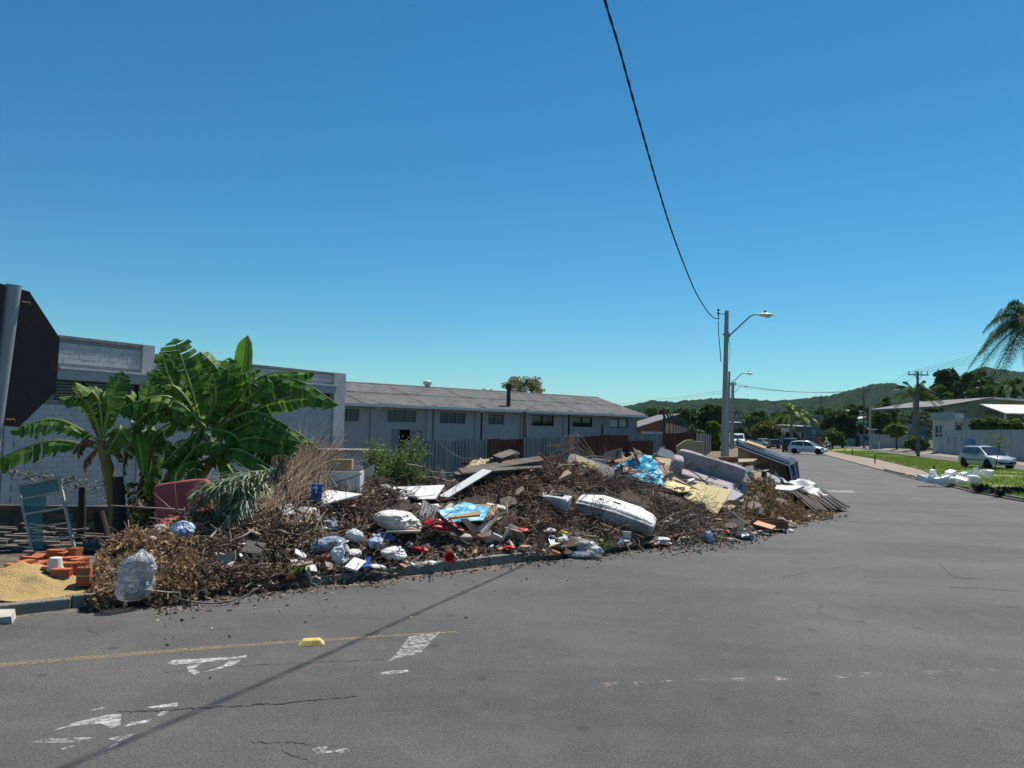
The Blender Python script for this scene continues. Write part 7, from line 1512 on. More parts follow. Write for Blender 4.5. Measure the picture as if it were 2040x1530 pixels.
for (x0, x1, y0, y1) in ((1964, 1990, 818, 825), (1905, 1928, 817, 821)):
    mb = MB(); FWh.box(mb, FWh.upos(x0), FWh.upos(x1), -.06, -.002, FWh.zat(x0, y1), FWh.zat(x0, y0)); bpart(mb, 'window', DARKG, wh)
    for i in range(5): mb = MB(); uu = lerp(FWh.upos(x0), FWh.upos(x1), (i+.5)/5); FWh.box(mb, uu-.08, uu+.08, -.1, -.062, FWh.zat(x0, y1), FWh.zat(x0, y0)); bpart(mb, 'window_bar', BEIG, wh)
sh_ = thing('lean_to_roof', 'pale corrugated canopy on a post beside the warehouse', 'canopy', FWh(uR+.3, -8, 0)); mb = MB(); FWs = Frame(FWh(0, -8, 0), (1, -.1)); z0_, z1_ = FWs.zat(2005, 823), FWs.zat(2035, 804)
mb.hexa([FWs(FWs.upos(2004), 0, z0_-.15), FWs(FWs.upos(2004)+14, 0, z0_-.15), FWs(FWs.upos(2004)+14, 7, z1_), FWs(FWs.upos(2004), 7, z1_), FWs(FWs.upos(2004), 0, z0_), FWs(FWs.upos(2004)+14, 0, z0_), FWs(FWs.upos(2004)+14, 7, z1_+.15), FWs(FWs.upos(2004), 7, z1_+.15)]); bpart(mb, 'roof', ROOFL, sh_); mb = MB(); FWs.box(mb, FWs.upos(2003), FWs.upos(2005.5), .1, .3, 0, z0_-.16); bpart(mb, 'post', TRIM, sh_)
# ---------------------------------------------------------------- trees
BARK = mat('bark', (.11, .085, .065), (.06, .048, .038), 5, .95, .5, 14)
TL_ = {'dark': [(.02, .045, .012), (.035, .07, .018), (.05, .095, .025), (.07, .12, .033)], 'mid': [(.04, .08, .016), (.07, .125, .025), (.10, .165, .036), (.13, .20, .048)], 'lime': [(.07, .12, .015), (.11, .17, .022), (.15, .21, .035), (.18, .22, .06)], 'olive': [(.06, .075, .015), (.10, .12, .02), (.14, .16, .035), (.17, .15, .04)], 'pale': [(.14, .16, .06), (.20, .21, .09), (.25, .25, .12), (.28, .24, .13)]}
TM = {k: mat('foliage_'+k, None, island=v, rough=.6, trans=.3) for k, v in TL_.items()}
def tree(px0, px1, pyt, pyb, Y, kind, label, trunk_py=None, dens=1.0, leaf=None, clumps=None, cat='tree', group=None, name='broadleaf_tree', gap=.0):
    a, b = D(px0, pyb, Y), D(px1, pyb, Y); cx, rx = (a.x+b.x)/2, (b.x-a.x)/2; zt = D((px0+px1)/2, pyt, Y).z; zb = a.z; rz = (zt-zb)/2; cz = (zt+zb)/2; zg = D((px0+px1)/2, trunk_py, Y).z if trunk_py else 0.0; zg = min(zg, zb-.1)
    t = thing(name, label, cat, (cx, Y, zg), 0, group); mb = MB(); r0 = max(.06, .035*(zt-zg)); L0 = Vector((cx, Y, zg)); ry = rx*.85
    nc = clumps or int(30+rx*rz*1.3); nc = min(nc, 110); C = []
    for i in range(nc):
        th = R_(0, 6.283); u = R_(-1, 1); rr = R_(.35, 1)**.5; s = math.sqrt(1-u*u); wob = 1+.55*noise.noise((math.cos(th)*1.6+cx, math.sin(th)*1.6, u*1.6+Y)); C.append(Vector((cx+rx*rr*s*math.cos(th)*wob*.86, Y+ry*rr*s*math.sin(th)*wob*.86, cz+rz*rr*u*wob*.86)))
    base = Vector((cx, Y, zg)); fork = Vector((cx+R_(-.1, .1)*rx, Y, lerp(zg, zb, .8) if zb-zg > .5 else lerp(zg, cz, .4)))
    mb.tube([base-Vector((0, 0, .2)), base.lerp(fork, .5)+Vector((R_(-.1, .1), 0, 0)), fork], [r0*1.2, r0, r0*.85], 8)
    for c in C[::max(1, nc//12)]:
        mid = fork.lerp(c, .5)+Vector((0, 0, -.08*rz)); mb.tube([fork, mid, c], [r0*.55, r0*.3, r0*.08], 5)
    mb.v = [tuple(Vector(q)-L0) for q in mb.v]; mb.build('trunk', BARK, t)
    leaf = leaf or max(.10, Y*.0028); n = int(dens*min(9000, 260*nc*.32*1.3)); k = rng.integers(0, nc, n); Ca = np.array([tuple(c) for c in C])[k]; cr = .19*(rx+rz)/2+.12
    off = rng.normal(size=(n, 3)); off /= np.linalg.norm(off, axis=1)[:, None]; off *= (rng.random(n)**.45)[:, None]*cr*np.array((1.15, 1.1, .8)); P = Ca+off
    v_, f_ = leaf_batch(P-np.array(L0), leaf*2.0, .6, .3, .8); link('crown', arr_mesh('crown', v_, f_, TM[kind]), t); return t
tree(990, 1092, 747, 800, 92, 'pale', 'sparse pale green tree rising behind the hall roof', 905, .42, .17, 44)
tree(955, 985, 776, 800, 96, 'mid', 'top of a small tree showing behind the hall ridge', 900, .5, .17, 14)
tree(1280, 1340, 812, 850, 95, 'mid', 'green tree behind the brick house roof', 900, .8); tree(1335, 1390, 808, 852, 120, 'mid', 'leafy tree behind the bent-top posts', 900, .8)
tree(1388, 1442, 803, 862, 118, 'dark', 'dark dense tree left of the tall lamp pole', 905, 1.1); tree(1405, 1434, 838, 905, 88, 'lime', 'bright green bush at the end of the street fence', 912, 1.0, cat='bush', name='bush')
tree(1480, 1545, 815, 868, 165, 'mid', 'broad green street tree behind the yellowish one', 895, 1.2); tree(1530, 1572, 816, 862, 185, 'mid', 'second broad street tree behind the palms', 895, 1.1)
tree(1494, 1562, 838, 880, 135, 'olive', 'yellowish green street tree above the red parked car', 895, 1.2); tree(1455, 1490, 850, 885, 170, 'dark', 'dark low street tree beside the lamp pole row', 895)
tree(1640, 1716, 812, 876, 125, 'dark', 'dark round tree in front of the blue house', 890, 1.4); tree(1636, 1682, 858, 886, 118, 'mid', 'low green bush under the dark round tree', 892, 1.2, cat='bush', name='bush')
tree(1565, 1590, 860, 888, 128, 'dark', 'dark shrub behind the black parked car', 893, 1.0, cat='bush', name='bush')
tree(1620, 1662, 812, 842, 230, 'mid', 'green tree behind the grey shop roof', 880); tree(1672, 1706, 808, 840, 240, 'dark', 'dark tree behind the blue house', 880)
tree(1860, 1922, 733, 800, 190, 'dark', 'tall dark round tree on the slope above the warehouse', 850, 1.5); tree(1915, 1996, 738, 802, 175, 'dark', 'spreading dark tree behind the warehouse roof', 850, 1.5); tree(1930, 1990, 768, 806, 160, 'mid', 'lighter green tree before the spreading dark one', 850, 1.2)
tree(1840, 1895, 775, 825, 150, 'mid', 'green tree beside the tall dark round one', 880, 1.2); tree(1732, 1790, 797, 866, 160, 'mid', 'bushy tree behind the gate wall', 880, 1.2); tree(1735, 1775, 818, 872, 140, 'mid', 'olive green tree above the gate wall', 890, 1.3); tree(1700, 1738, 812, 845, 260, 'dark', 'far dark tree behind the gabled house', 880)
tree(1765, 1808, 845, 868, 110, 'lime', 'bright lime bush topping the gate wall', 895, 1.0, cat='bush', name='bush'); tree(1938, 1992, 832, 862, 80, 'mid', 'leafy green bush behind the whitewashed wall', 900, 1.2, cat='bush', name='bush'); tree(1990, 2045, 835, 865, 84, 'mid', 'bush with yellow flowers behind the whitewashed wall', 905, 1.0, cat='bush', name='bush')
tree(1800, 1850, 868, 898, 95, 'mid', 'weedy bush beside the gate', 905, .7, cat='bush', name='bush'); tree(1990, 2040, 755, 800, 140, 'mid', 'tree behind the drooping palm', 860, 1.0)
tree(1560, 1600, 822, 850, 210, 'dark', 'dark tree behind the pair of palms', 890)
# sapling on the median
Y = 38.5; b = D(1981, 938, Y); sp_t = thing('sapling', 'thin young sapling with feathery leaves on the median', 'sapling', b); mb = MB(); L0 = b; top = D(1994, 865, Y)
mb.tube([b, b.lerp(top, .5)+Vector((.05, 0, 0)), top], [.025, .018, .008], 6); loc(mb).build('stem', BARK, sp_t); P = []
for i in range(34):
    a = R_(0, 6.28); q = b.lerp(top, R_(.6, 1.0)); ln = R_(.4, .75); 
    for j in range(16): P.append(tuple(q+Vector((math.cos(a), math.sin(a), .25))*ln*j/16+Vector((R_(-.05, .05), R_(-.05, .05), -.12*(j/16)**2*ln+R_(-.03, .03)))-L0))
v_, f_ = leaf_batch(np.array(P), .09, .4, .3); link('foliage', arr_mesh('foliage', v_, f_, TM['lime']), sp_t)
# ---------------------------------------------------------------- palms
def palm(cx, Y, zg, zc, fl, nf, label, leafl, m_, seed, dens=46, droop=1.0, angs=None, lw=.03, tr=.17):
    rnd = random.Random(seed); t = thing('palm_tree', label, 'palm tree', (cx, Y, zg)); mb = MB(); n = 10
    mb.tube([Vector((.06*math.sin(i), 0, (zc-zg)*i/n-(.2 if i == 0 else 0))) for i in range(n+1)], [tr*(1.25-.45*i/n) for i in range(n+1)], 10); mb.build('trunk', mat('palm_bark', (.22, .19, .16), (.14, .12, .10), 6, .9, .4, 18), t, smooth=True); c = Vector((0, 0, zc-zg))
    for i in range(nf):
        az, el = angs[i] if angs and i < len(angs) else (rnd.uniform(0, 6.283), rnd.uniform(-.1, 1.25)); L_ = fl*rnd.uniform(.85, 1.1); d = Vector((math.cos(az), math.sin(az), 0)); P = []
        for k in range(15):
            x = k/14; P.append(c+d*L_*(x*math.cos(el)*.95+.0)+Vector((0, 0, L_*(math.sin(el)*x-droop*.75*x*x*(.75+.3*math.cos(el)))))); 
        mb = MB(); mb.tube(P, [.03*(1-.85*k/14)+.004 for k in range(15)], 5)
        for k in range(dens):
            x = .1+.9*k/dens; j = min(int(x*14), 13); p = P[j].lerp(P[j+1], x*14-j); dd = (P[j+1]-P[j]).normalized(); s0 = dd.cross(Vector((0, 0, 1))).normalized()
            for sg_ in (-1, 1):
                ll = leafl*(math.sin(math.pi*min(1, .18+x*.75))**.7)*rnd.uniform(.8, 1.15); dv = (s0*sg_*.75+dd*.45+Vector((0, 0, rnd.uniform(-.15, .3)))).normalized(); b1 = p+dv*ll*.4; b2 = b1+(dv*.35+Vector((0, 0, -1))*droop*.8).normalized()*ll*.6; w2 = dd*lw*.5
                mb.face([p-w2*.6, p+w2*.6, b1+w2, b1-w2]); mb.face([b1-w2, b1+w2, b2])
        mb.build('frond', m_, t)
    return t
PALMM = mat('palm_leaf', None, island=[(.05, .10, .028), (.08, .14, .04), (.11, .17, .055)], rough=.7, trans=.35, spec=.1); PALML = mat('bright_palm_leaf', None, island=[(.07, .14, .02), (.11, .19, .03), (.15, .23, .045)], rough=.5, trans=.35)
pc_ = D(2054, 645, 34); palm(pc_.x, 34, .2, pc_.z, 2.9, 26, 'queen palm with long drooping fronds on the median', .8, PALMM, 4, 64, 1.15, [(math.pi, .35), (math.pi*1.03, .95), (math.pi*.95, -.2), (math.pi*1.1, .6), (math.pi*1.0, -.55), (math.pi*.88, .8), (math.pi*1.2, .1)], .028)
pc_ = D(1577, 822, 118); palm(pc_.x, 118, .1, pc_.z, 3.6, 18, 'bright queen palm beside the street shops', .8, PALML, 9, 26, .9, None, .10, .2)
pc_ = D(1603, 836, 122); palm(pc_.x, 122, .1, pc_.z, 3.3, 16, 'lower bright palm next to the taller queen palm', .8, PALML, 12, 26, .9, None, .10, .2)
pc_ = D(1822, 785, 104); palm(pc_.x, 104, .2, pc_.z, 4.2, 22, 'dark bushy palm behind the insulator pole', .9, PALMM, 21, 26, .8, None, .10, .25)
pc_ = D(2010, 770, 120); palm(pc_.x, 120, .2, pc_.z, 2.6, 14, 'small dark palm above the warehouse roof', .7, PALMM, 23, 22, .9, None, .10, .2)
# ---------------------------------------------------------------- styrofoam
STY = mat('white_styrofoam', (.80, .80, .80), (.74, .74, .75), 8, .8, .1, 60)
sty = [(610, 730, 1185, 1240, 0), (722, 755, 1115, 1225, 1), (755, 795, 1120, 1225, 1), (765, 840, 1200, 1262, 0), (825, 920, 1190, 1255, 0), (880, 975, 1135, 1200, 1), (920, 975, 1195, 1260, 0), (970, 1080, 1200, 1268, 0), (970, 1020, 1160, 1200, 1), (1025, 1085, 1148, 1225, 1), (1080, 1160, 1145, 1195, 1), (1150, 1195, 1100, 1165, 2), (1205, 1262, 1130, 1185, 2), (1262, 1337, 1128, 1210, 1), (840, 885, 1168, 1195, 1), (1130, 1190, 1150, 1190, 2), (700, 760, 1190, 1240, 0)]
for i, (x0, x1, y0, y1, lv) in enumerate(sty):
    px0, px1, py0, py1 = 1700+x0/4.785, 1700+x1/4.785, 700+y0/4.78, 700+y1/4.78; Y = 34.8+lv*.5+R_(-.2, .2); p = D((px0+px1)/2, (py0+py1)/2, Y); w_, h_ = (px1-px0)*Y/FPX, (py1-py0)*Y/FPX
    p.z = max(p.z, .13+h_*.42); mb = MB(); yaw = R_(-25, 25); mb.box((0, 0, 0), (w_*.92, min(.5, w_*.7), h_*.9), M3(yaw*2, R_(-25, 25), R_(-25, 25)))
    if i % 4 == 0: mb.box((w_*.3, -.02, h_*.45), (w_*.3, .22, h_*.35), M3(yaw, 0, 0))
    o = put(mb, 'styrofoam_block', STY, 'white styrofoam block in the heap dumped on the median', 'styrofoam', 'styrofoam blocks dumped on the median', bevel=.012); o.location += p
p = D(1938, 949, 35.2); mb = MB(); cushion(mb, (0, 0, .2), (.62, .5, .42), None, .8, .8, 24, 14, wr=.05, seed=3); o = put(mb, 'white_sack', BAGW, 'rounded white sack among the styrofoam blocks', 'sack', smooth=True); o.location = Vector((p.x, p.y, .12))
for (px, py, s) in ((1955, 976, .45), (2020, 980, .6), (1998, 984, .35)):
    p = G(px, py, .13); P = np.array(p)+rng.normal(size=(300, 3))*np.array((s*.5, s*.3, .06))+np.array((0, 0, .08)); v_, f_ = leaf_batch(P, .16, .4, .6); stuff('cut_grass_clump', v_, f_, mat('dark_cut_grass', None, island=[(.02, .022, .014), (.035, .04, .02), (.05, .05, .03)], rough=.8), 'dark clump of cut grass on the median kerb', 'grass clump')
p = D(1861, 930, 36); mb = MB(); mb.tube([(0, 0, -.1), (0, 0, .3)], .05, 8); o = put(mb, 'wooden_stake', BARK, 'short dark stake behind the styrofoam heap', 'stake'); o.location = p-Vector((0, 0, .35))
for (px, py, Y) in ((1698, 893, 82), (1683, 890, 92), (1743, 905, 60)):
    p = D(px, py, Y); mb = MB(); mb.tube([(0, 0, -.1), (0, 0, .6)], .05, 8); o = put(mb, 'wooden_stake', BARK, 'short wooden stake planted in the median grass', 'stake', 'stakes in the median grass'); o.location = Vector((p.x, p.y, .1))
# round blue sign near the poles
p = D(1725, 872, 112); sgn = thing('round_sign', 'round blue road sign beside the twin-crossarm pole', 'road sign', Vector((p.x, p.y, .2))); mb = MB(); mb.tube([(0, 0, 0), (0, 0, p.z-.2)], .05, 8); mb.build('post', GALVP, sgn); mb = MB(); mb.lathe((0, -.07, p.z-.3), [(.38, -.01), (.38, .01)], 20, M3(0, 90, 0)); mb.build('disc', mat('sign_blue', (.03, .06, .16)), sgn)
p = D(1558, 886, 120); sgn = thing('street_sign', 'small white street sign board near the parked cars', 'road sign', Vector((p.x, p.y, .0))); mb = MB(); mb.tube([(0, 0, 0), (0, 0, 3.2)], .05, 8); mb.build('post', GALVP, sgn); mb = MB(); mb.box((.4, -.08, 2.9), (1.3, .04, .6)); mb.build('board', TRIM, sgn)
for (x0, x1, y0, y1, m_, lab) in ((1587, 1596, 862, 872, TRIM, 'white notice board on the shop under the palms'), (1617, 1626, 856, 864, GRAF, 'blue shop sign beside the palms')):
    a, b = D(x0, y1, 140), D(x1, y0, 140); c_ = (a+b)/2; sgn = thing('shop_sign', lab, 'sign', Vector((c_.x, c_.y, 0))); mb = MB(); mb.box((0, 0, c_.z), (b.x-a.x, .1, b.z-a.z)); mb.build('board', m_, sgn)
    for k in range(3): mb = MB(); mb.box((0, -.06, c_.z-.3+k*.3), ((b.x-a.x)*.7, .01, .08)); mb.build('text_line', DKW if m_ is TRIM else TRIM, sgn)
    mb = MB(); mb.tube([(0, .1, 0), (0, .1, c_.z)], .06, 6); mb.build('post', GALVP, sgn)
# ---------------------------------------------------------------- distant woodland between street and hills
WOODM = [mat('wood_dark', None, island=[(.015, .03, .010), (.03, .05, .014), (.045, .07, .02), (.02, .04, .012)], rough=.8, trans=.15), mat('wood_light', None, island=[(.04, .07, .018), (.06, .095, .022), (.08, .11, .03)], rough=.8, trans=.2)]
bs_ = [[], []]
for i in range(520):
    px = R_(1230, 2120); Y = R_(230, 560); gz = 0 if px < 1750 else (px-1750)/300*18*(Y/500); c = np.array(D(px, 850, Y)); c[2] = gz+R_(2.0, 5.5); r_ = R_(3.5, 7.5); n = 120
    off = rng.normal(size=(n, 3)); off /= np.linalg.norm(off, axis=1)[:, None]; P = c+off*(rng.random(n)**.35)[:, None]*np.array((r_*1.2, r_, r_*.85)); bs_[i % 3 == 0].append(leaf_batch(P, 2.0*Y/400, .7, .3, .8))
stuff('distant_woodland', *joinb(bs_[0]), WOODM[0], 'dark wooded belt in the valley below the hills', 'woodland'); stuff('distant_woodland', *joinb(bs_[1]), WOODM[1], 'lighter tree crowns scattered through the valley woods', 'woodland')
# ---------------------------------------------------------------- vehicles
TYRE = mat('tyre_rubber', (.012, .012, .012), rough=.9); RIMM = mat('wheel_rim', (.30, .31, .33), rough=.35, metal=.7); CGL = mat('car_glass', (.02, .028, .035), rough=.04, spec=.8); PLAS = mat('black_trim', (.015, .015, .016), rough=.6); LAMPC = mat('headlamp', (.55, .58, .62), rough=.1); TAIL = mat('tail_lamp', (.30, .012, .012), rough=.2); PLATE = mat('number_plate', (.5, .5, .5), rough=.5)
def car(name, label, loc_, rz, paint, L=3.92, W=1.68, H=1.47, kind='hatch', rims=True, rack=False):
    t = thing(name, label, 'van' if kind == 'van' else 'car', loc_, rz, None); hw = W/2; M_ = mat('paint_'+label[:12].replace(' ', '_'), paint, rough=.25, coat=.6, spec=.5)
    # stations: x (front = +), z of shoulder, half width, z under
    if kind == 'van': st = [(-.5, .98, .94, .35), (-.48, 1.0, .99, .3), (.30, 1.0, 1, .28), (.40, .86, .97, .28), (.48, .76, .9, .3), (.5, .6, .82, .35)]; gh_ = [(-.49, .9, 1.0), (-.45, .90, 1.0), (.16, .90, 1.0), (.33, .84, .66)]
    else: st = [(-.5, .70, .86, .32), (-.485, .88, .93, .26), (-.40, .93, .985, .22), (0, .92, 1, .2), (.22, .90, 1, .2), (.36, .80, .98, .22), (.46, .68, .92, .24), (.495, .56, .82, .28), (.5, .45, .8, .32)]; gh_ = [(-.482, .80, .62), (-.39, .74, .93), (-.28, .75, .985), (-.05, .76, 1.0), (.05, .75, .975), (.26, .82, .62)]
    zs = H/1.47
    mb = MB(); prof = []
    for (x, zsh, w, zu) in st:
        X = x*L; w = w*hw; z1 = zsh*zs; prof.append([(X, -w*.90, zu), (X, -w, zu+.16), (X, -w*1.005, (zu+z1)/2), (X, -w*.965, z1-.05), (X, -w*.86, z1), (X, 0, z1+.03), (X, w*.86, z1), (X, w*.965, z1-.05), (X, w*1.005, (zu+z1)/2), (X, w, zu+.16), (X, w*.90, zu)])
    k = len(prof[0]); 
    for r_ in prof: mb.v += r_
    for i in range(len(prof)-1):
        for j in range(k-1): mb.f.append((i*k+j, i*k+j+1, (i+1)*k+j+1, (i+1)*k+j)); mb.mi.append(0)
        mb.f.append((i*k+k-1, i*k, (i+1)*k, (i+1)*k+k-1)); mb.mi.append(0)
    mb.f.append(tuple(range(k-1, -1, -1))); mb.f.append(tuple(range((len(prof)-1)*k, len(prof)*k))); mb.mi += [0, 0]
    body = mb.build('body', M_, t, smooth=True, auto=.75)
    # greenhouse
    mb = MB(); zb = .90*zs; pr = []
    for (x, w, zt) in gh_:
        X = x*L; z1 = H*zt if kind != 'van' or True else H; zb_ = zb-.02; wt = w*hw if zt > .9 else w*hw*1.05; z1 = max(z1, zb_+.01)
        pr.append([(X, -hw*.90, zb_), (X, -wt*1.02, max(zb_+.005, z1-.06)), (X, -wt*.9, z1), (X, 0, z1+.02), (X, wt*.9, z1), (X, wt*1.02, max(zb_+.005, z1-.06)), (X, hw*.90, zb_)])
    k = 7
    for r_ in pr: mb.v += r_
    for i in range(len(pr)-1):
        for j in range(k-1): mb.f.append((i*k+j, i*k+j+1, (i+1)*k+j+1, (i+1)*k+j)); mb.mi.append(0)
    mb.f.append(tuple(range(k-1, -1, -1))); mb.f.append(tuple(range((len(pr)-1)*k, len(pr)*k))); mb.mi += [0, 0]
    mb.build('cabin', M_, t, smooth=True, auto=.6)
    zt = H*.93
    def win(poly, nm='side_window'):
        mb = MB(); P = [Vector(p) for p in poly]; n_ = (P[1]-P[0]).cross(P[2]-P[0]).normalized(); mb.prism(P, n_*.012); mb.build(nm, CGL, t)
    if kind != 'van':
        for s in (-1, 1):
            yb, yt = s*hw*.915, s*hw*.80
            o_ = lambda P: P if s < 0 else P[::-1]
            win(o_([(.22*L, yb, zb+.03), (-.06*L, yb, zb+.03), (-.06*L, yt, zt), (.06*L, yt, zt)])); win(o_([(-.08*L, yb, zb+.03), (-.30*L, yb, zb+.04), (-.30*L, yt, zt), (-.08*L, yt, zt)])); win(o_([(-.315*L, yb, zb+.04), (-.41*L, yb*.97, zb+.08), (-.37*L, yt, zt-.03), (-.315*L, yt, zt)]))
        win([(.275*L, -hw*.76, zb+.02), (.07*L, -hw*.68, H*.965), (.07*L, hw*.68, H*.965), (.275*L, hw*.76, zb+.02)][::-1], 'windscreen'); win([(-.482*L, -hw*.72, zb+.06), (-.412*L, -hw*.66, H*.93), (-.412*L, hw*.66, H*.93), (-.482*L, hw*.72, zb+.06)], 'rear_window')
    else:
        win([(.345*L, -hw*.8, zb+.12), (.18*L, -hw*.78, H*.95), (.18*L, hw*.78, H*.95), (.345*L, hw*.8, zb+.12)][::-1], 'windscreen')
        for s in (-1, 1): P = [(.28*L, s*hw*.93, zb+.15), (.08*L, s*hw*.93, zb+.15), (.08*L, s*hw*.92, H*.92), (.17*L, s*hw*.92, H*.92)]; win(P if s < 0 else P[::-1])
    for x in (.315, -.315):
        for s in (-1, 1):
            mb = MB(); A_ = M3(0, 90, 0); r = .30; mb.lathe((x*L, s*(hw-.09), r), [(r*.6, -.10), (r*.95, -.10), (r, -.07), (r, .07), (r*.95, .10), (r*.6, .10)], 22, A_); wh_ = mb.build('wheel', TYRE, t, smooth=True, auto=.7)
            mb = MB(); mb.lathe((x*L, s*(hw-.09)-s*0+s*.0, r), [(r*.08, s*.0-.085), (r*.62, -.075), (r*.62, .075), (r*.08, .085)], 16, A_); mb.build('rim', RIMM if rims else TYRE, wh_)
            mb = MB(); mb.lathe((x*L, s*(hw-.12), r+.03), [(r*1.08, -.10), (r*1.08, .122)], 22, A_); mb.build('wheel_arch', PLAS, t)
    for s in (-1, 1):
        mb = MB(); mb.hexa([(.478*L, s*hw*.80-.14, .56*zs), (.478*L, s*hw*.80+.10, .56*zs), (.44*L, s*hw*.86+.06, .57*zs), (.44*L, s*hw*.80-.14, .58*zs), (.472*L, s*hw*.80-.14, .72*zs), (.468*L, s*hw*.80+.09, .72*zs), (.40*L, s*hw*.84+.06, .77*zs), (.40*L, s*hw*.8-.14, .78*zs)]); mb.build('headlight', LAMPC, t)
        mb = MB(); mb.box((-.475*L, s*hw*.80, .82*zs), (.14, .16, .26)); mb.build('tail_light', TAIL, t, bevel=.01); mb = MB(); mb.box((.20*L, s*(hw+.06), zb+.06), (.10, .17, .13)); mb.build('mirror', M_, t, bevel=.02)
        mb = MB(); mb.box((0, s*(hw+.002), .52), (1.7, .02, .06)); mb.build('side_strip', PLAS, t)
        for x in (.02, -.20): mb = MB(); mb.box((x*L-.1, s*(hw*.99+.004), .78*zs), (.17, .025, .03)); mb.build('door_handle', PLAS, t)
    mb = MB(); mb.box((.497*L, 0, .38), (.03, W*.6, .14)); mb.build('grille', PLAS, t, bevel=.01); mb = MB(); mb.box((.503*L, 0, .48), (.02, .4, .11)); mb.build('number_plate', PLATE, t)
    mb = MB(); mb.box((-.505*L, 0, .50), (.02, .4, .11)); mb.build('number_plate', PLATE, t); mb = MB(); mb.box((-.485*L, 0, .34), (.08, W*.84, .2)); mb.build('bumper', M_ if kind != 'van' else PLAS, t, bevel=.02)
    if rack:
        for s in (-1, 1): mb = MB(); mb.tube([(-.25*L, s*.52, H+.05), (.05*L, s*.52, H+.05)], .018, 6); mb.build('roof_rail', PLAS, t)
    return t
def gp(px, py, Y, z=None): p = D(px, py, Y); p.z = z if z is not None else p.z; return p
car('hatchback', 'white hatchback parked across the dirt strip by the grass', gp(1609, 903, 85, .07), math.radians(-34), (.72, .72, .72), 3.92, 1.68, 1.47)
car('hatchback', 'silver hatchback driving on the side road past the wall', gp(1966, 930, 51.5, .285), math.radians(-88), (.42, .46, .50), 3.85, 1.66, 1.45, rack=True)
car('dark_suv', 'black car parked behind the white hatchback', gp(1577, 896, 96, .03), math.radians(62), (.012, .013, .015), 4.2, 1.78, 1.72)
car('hatchback', 'red car seen from behind farther down the street', gp(1541, 892, 118, 0), math.radians(78), (.22, .012, .02), 3.8, 1.62, 1.42)
car('hatchback', 'pale silver car beside the red car down the street', gp(1524, 892, 128, 0), math.radians(-80), (.40, .42, .44), 3.8, 1.62, 1.42)
car('hatchback', 'distant grey car behind the pale silver one', gp(1506, 887, 165, 0), math.radians(-80), (.40, .42, .44), 3.8, 1.62, 1.42)
car('white_van', 'white van standing beside the second lamp pole', gp(1468, 893, 112, 0), math.radians(-100), (.74, .74, .74), 4.6, 1.9, 2.15, 'van')
car('white_van', 'second white van behind the lamp poles', gp(1449, 893, 120, 0), math.radians(-100), (.74, .74, .74), 4.6, 1.9, 2.0, 'van')
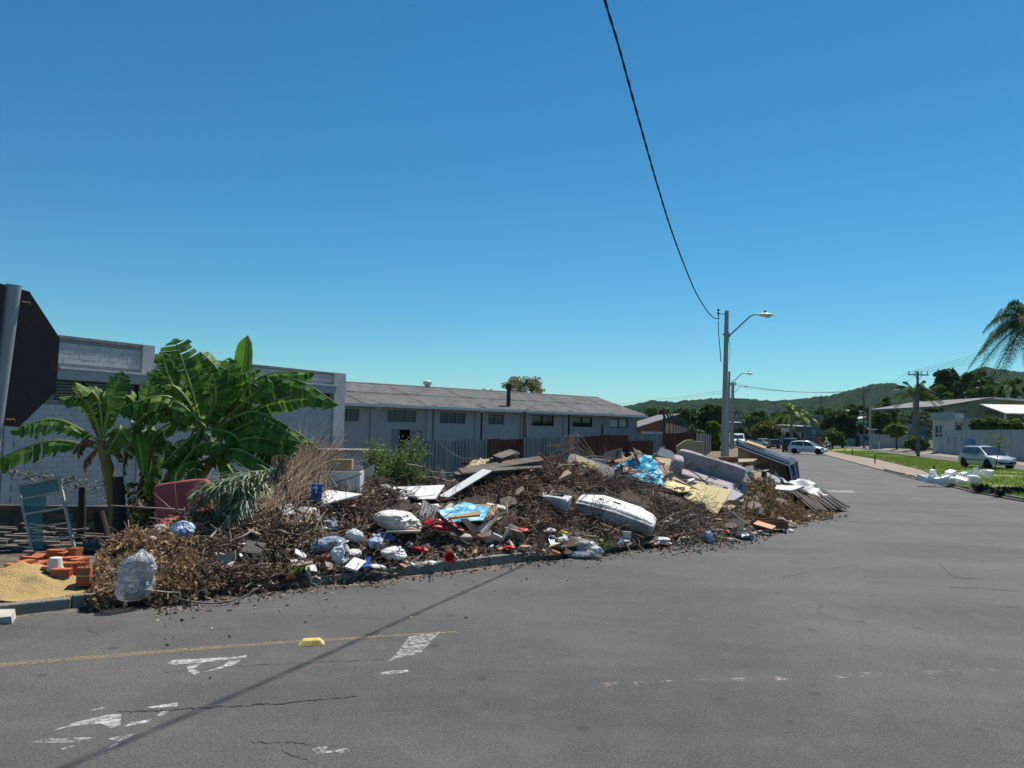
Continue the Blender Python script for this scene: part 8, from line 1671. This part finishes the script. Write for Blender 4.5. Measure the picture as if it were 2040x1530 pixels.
# motorcyclists: bike + rider
SHIRT = [mat('red_shirt', (.45, .03, .04), rough=.8), mat('white_shirt', (.6, .6, .6), rough=.8)]; SKIN = mat('skin', (.30, .17, .11), rough=.6); TROU = mat('dark_trousers', (.03, .035, .05), rough=.9); HELM = [mat('red_helmet', (.4, .02, .02), rough=.25), mat('white_helmet', (.6, .6, .6), rough=.25)]
def rider(px, py, Y, rz, k, lab_b, lab_p):
    p = gp(px, py, Y, .08); b = thing('motorcycle', lab_b, 'motorcycle', p, rz)
    for x in (.65, -.62):
        mb = MB(); ring = [Vector((x+.28*math.cos(a), 0, .30+.28*math.sin(a))) for a in np.linspace(0, 2*math.pi, 19)]; mb.tube(ring, .045, 6); w_ = mb.build('wheel', TYRE, b); mb = MB(); mb.lathe((x, 0, .30), [(.22, -.01), (.22, .01)], 14, M3(0, 90, 0)); mb.build('rim', RIMM, w_)
    mb = MB(); mb.tube([(-.62, 0, .3), (-.2, 0, .45), (.3, 0, .5), (.5, 0, .85)], .05, 6); mb.build('frame', PLAS, b); mb = MB(); cushion(mb, (.15, 0, .78), (.5, .28, .24), None, .6, .6, 14, 8); mb.build('tank', HELM[k], b, smooth=True); mb = MB(); cushion(mb, (-.35, 0, .78), (.7, .26, .12), None, .5, .5, 14, 8); mb.build('seat', PLAS, b, smooth=True)
    mb = MB(); cushion(mb, (0, 0, .42), (.42, .3, .34), None, .4, .4, 12, 8); mb.build('engine', RIMM, b); mb = MB(); mb.tube([(.65, 0, .3), (.48, 0, .95)], .03, 6); mb.build('fork', RIMM, b); mb = MB(); mb.tube([(.42, -.33, 1.02), (.48, 0, .97), (.42, .33, 1.02)], .018, 6); mb.build('handlebar', PLAS, b); mb = MB(); cushion(mb, (.62, 0, .86), (.12, .16, .16), None, .7, .7, 10, 8); mb.build('headlight', LAMPC, b, smooth=True)
    J = dict(pel=(-.22, 0, .92), ch=(-.12, 0, 1.32), nk=(-.07, 0, 1.48), hd=(-.05, 0, 1.60), tp=(-.05, 0, 1.72)); V_ = [J['pel'], J['ch'], J['nk'], J['hd'], J['tp']]; E = [(0, 1), (1, 2), (2, 3), (3, 4)]; Rr = [.16, .18, .06, .10, .07]
    for s in (-1, 1):
        i = len(V_); V_ += [(-.12, s*.20, 1.38), (.06, s*.28, 1.14), (.36, s*.31, 1.05), (.44, s*.31, 1.04)]; E += [(1, i), (i, i+1), (i+1, i+2), (i+2, i+3)]; Rr += [.075, .055, .042, .04]
        i = len(V_); V_ += [(-.18, s*.12, .88), (.22, s*.20, .72), (-.02, s*.20, .34), (.12, s*.20, .28)]; E += [(0, i), (i, i+1), (i+1, i+2), (i+2, i+3)]; Rr += [.11, .085, .06, .05]
    me = bpy.data.meshes.new('person'); me.from_pydata(V_, E, []); tmp = bpy.data.objects.new('tmp', me); COL.objects.link(tmp); md = tmp.modifiers.new('s', 'SKIN'); 
    for i, r in enumerate(Rr): me.skin_vertices[0].data[i].radius = (r, r)
    me.skin_vertices[0].data[0].use_root = True; sm = tmp.modifiers.new('u', 'SUBSURF'); sm.levels = 2; dg = bpy.context.evaluated_depsgraph_get(); m2 = bpy.data.meshes.new_from_object(tmp.evaluated_get(dg)); bpy.data.objects.remove(tmp)
    m2.materials.clear()
    for q in (SHIRT[k], TROU, SKIN): m2.materials.append(q)
    for f in m2.polygons:
        c = f.center; f.use_smooth = True; f.material_index = 2 if c.z > 1.47 or (c.x > .12 and c.z > .98) else (1 if c.z < .98 else 0)
    pr = thing('person', lab_p, 'person', p, rz); link('body', m2, pr); mb = MB(); cushion(mb, (-.04, 0, 1.64), (.28, .25, .27), None, .9, .9, 18, 12); mb.build('helmet', HELM[k], pr, smooth=True); mb = MB(); mb.box((.075, 0, 1.64), (.04, .17, .08)); mb.build('visor', CGL, pr, bevel=.01)
rider(1633, 888, 105, math.radians(-60), 0, 'motorcycle ridden by the person in red', 'person in red shirt and helmet riding a motorcycle'); rider(1647, 889, 108, math.radians(-60), 1, 'motorcycle ridden by the person in white', 'person in white shirt and helmet riding a motorcycle')

# ================================================================== haze: the air over the valley
HZ = bpy.data.materials.new('haze_air'); HZ.use_nodes = True; n_ = HZ.node_tree; n_.nodes.clear(); v_ = n_.nodes.new('ShaderNodeVolumePrincipled'); v_.inputs['Color'].default_value = (.66, .84, 1.0, 1); v_.inputs['Density'].default_value = .000045; v_.inputs['Anisotropy'].default_value = .2; o_ = n_.nodes.new('ShaderNodeOutputMaterial'); n_.links.new(v_.outputs[0], o_.inputs['Volume'])
mb = MB(); mb.box((0, 0, 0), (30000, 30000, 240)); hz = mb.build('haze', HZ); hz.location = (0, 3000, 240/2-4); tag(hz, 'pale daylight haze filling the valley air', 'haze', kind='stuff')
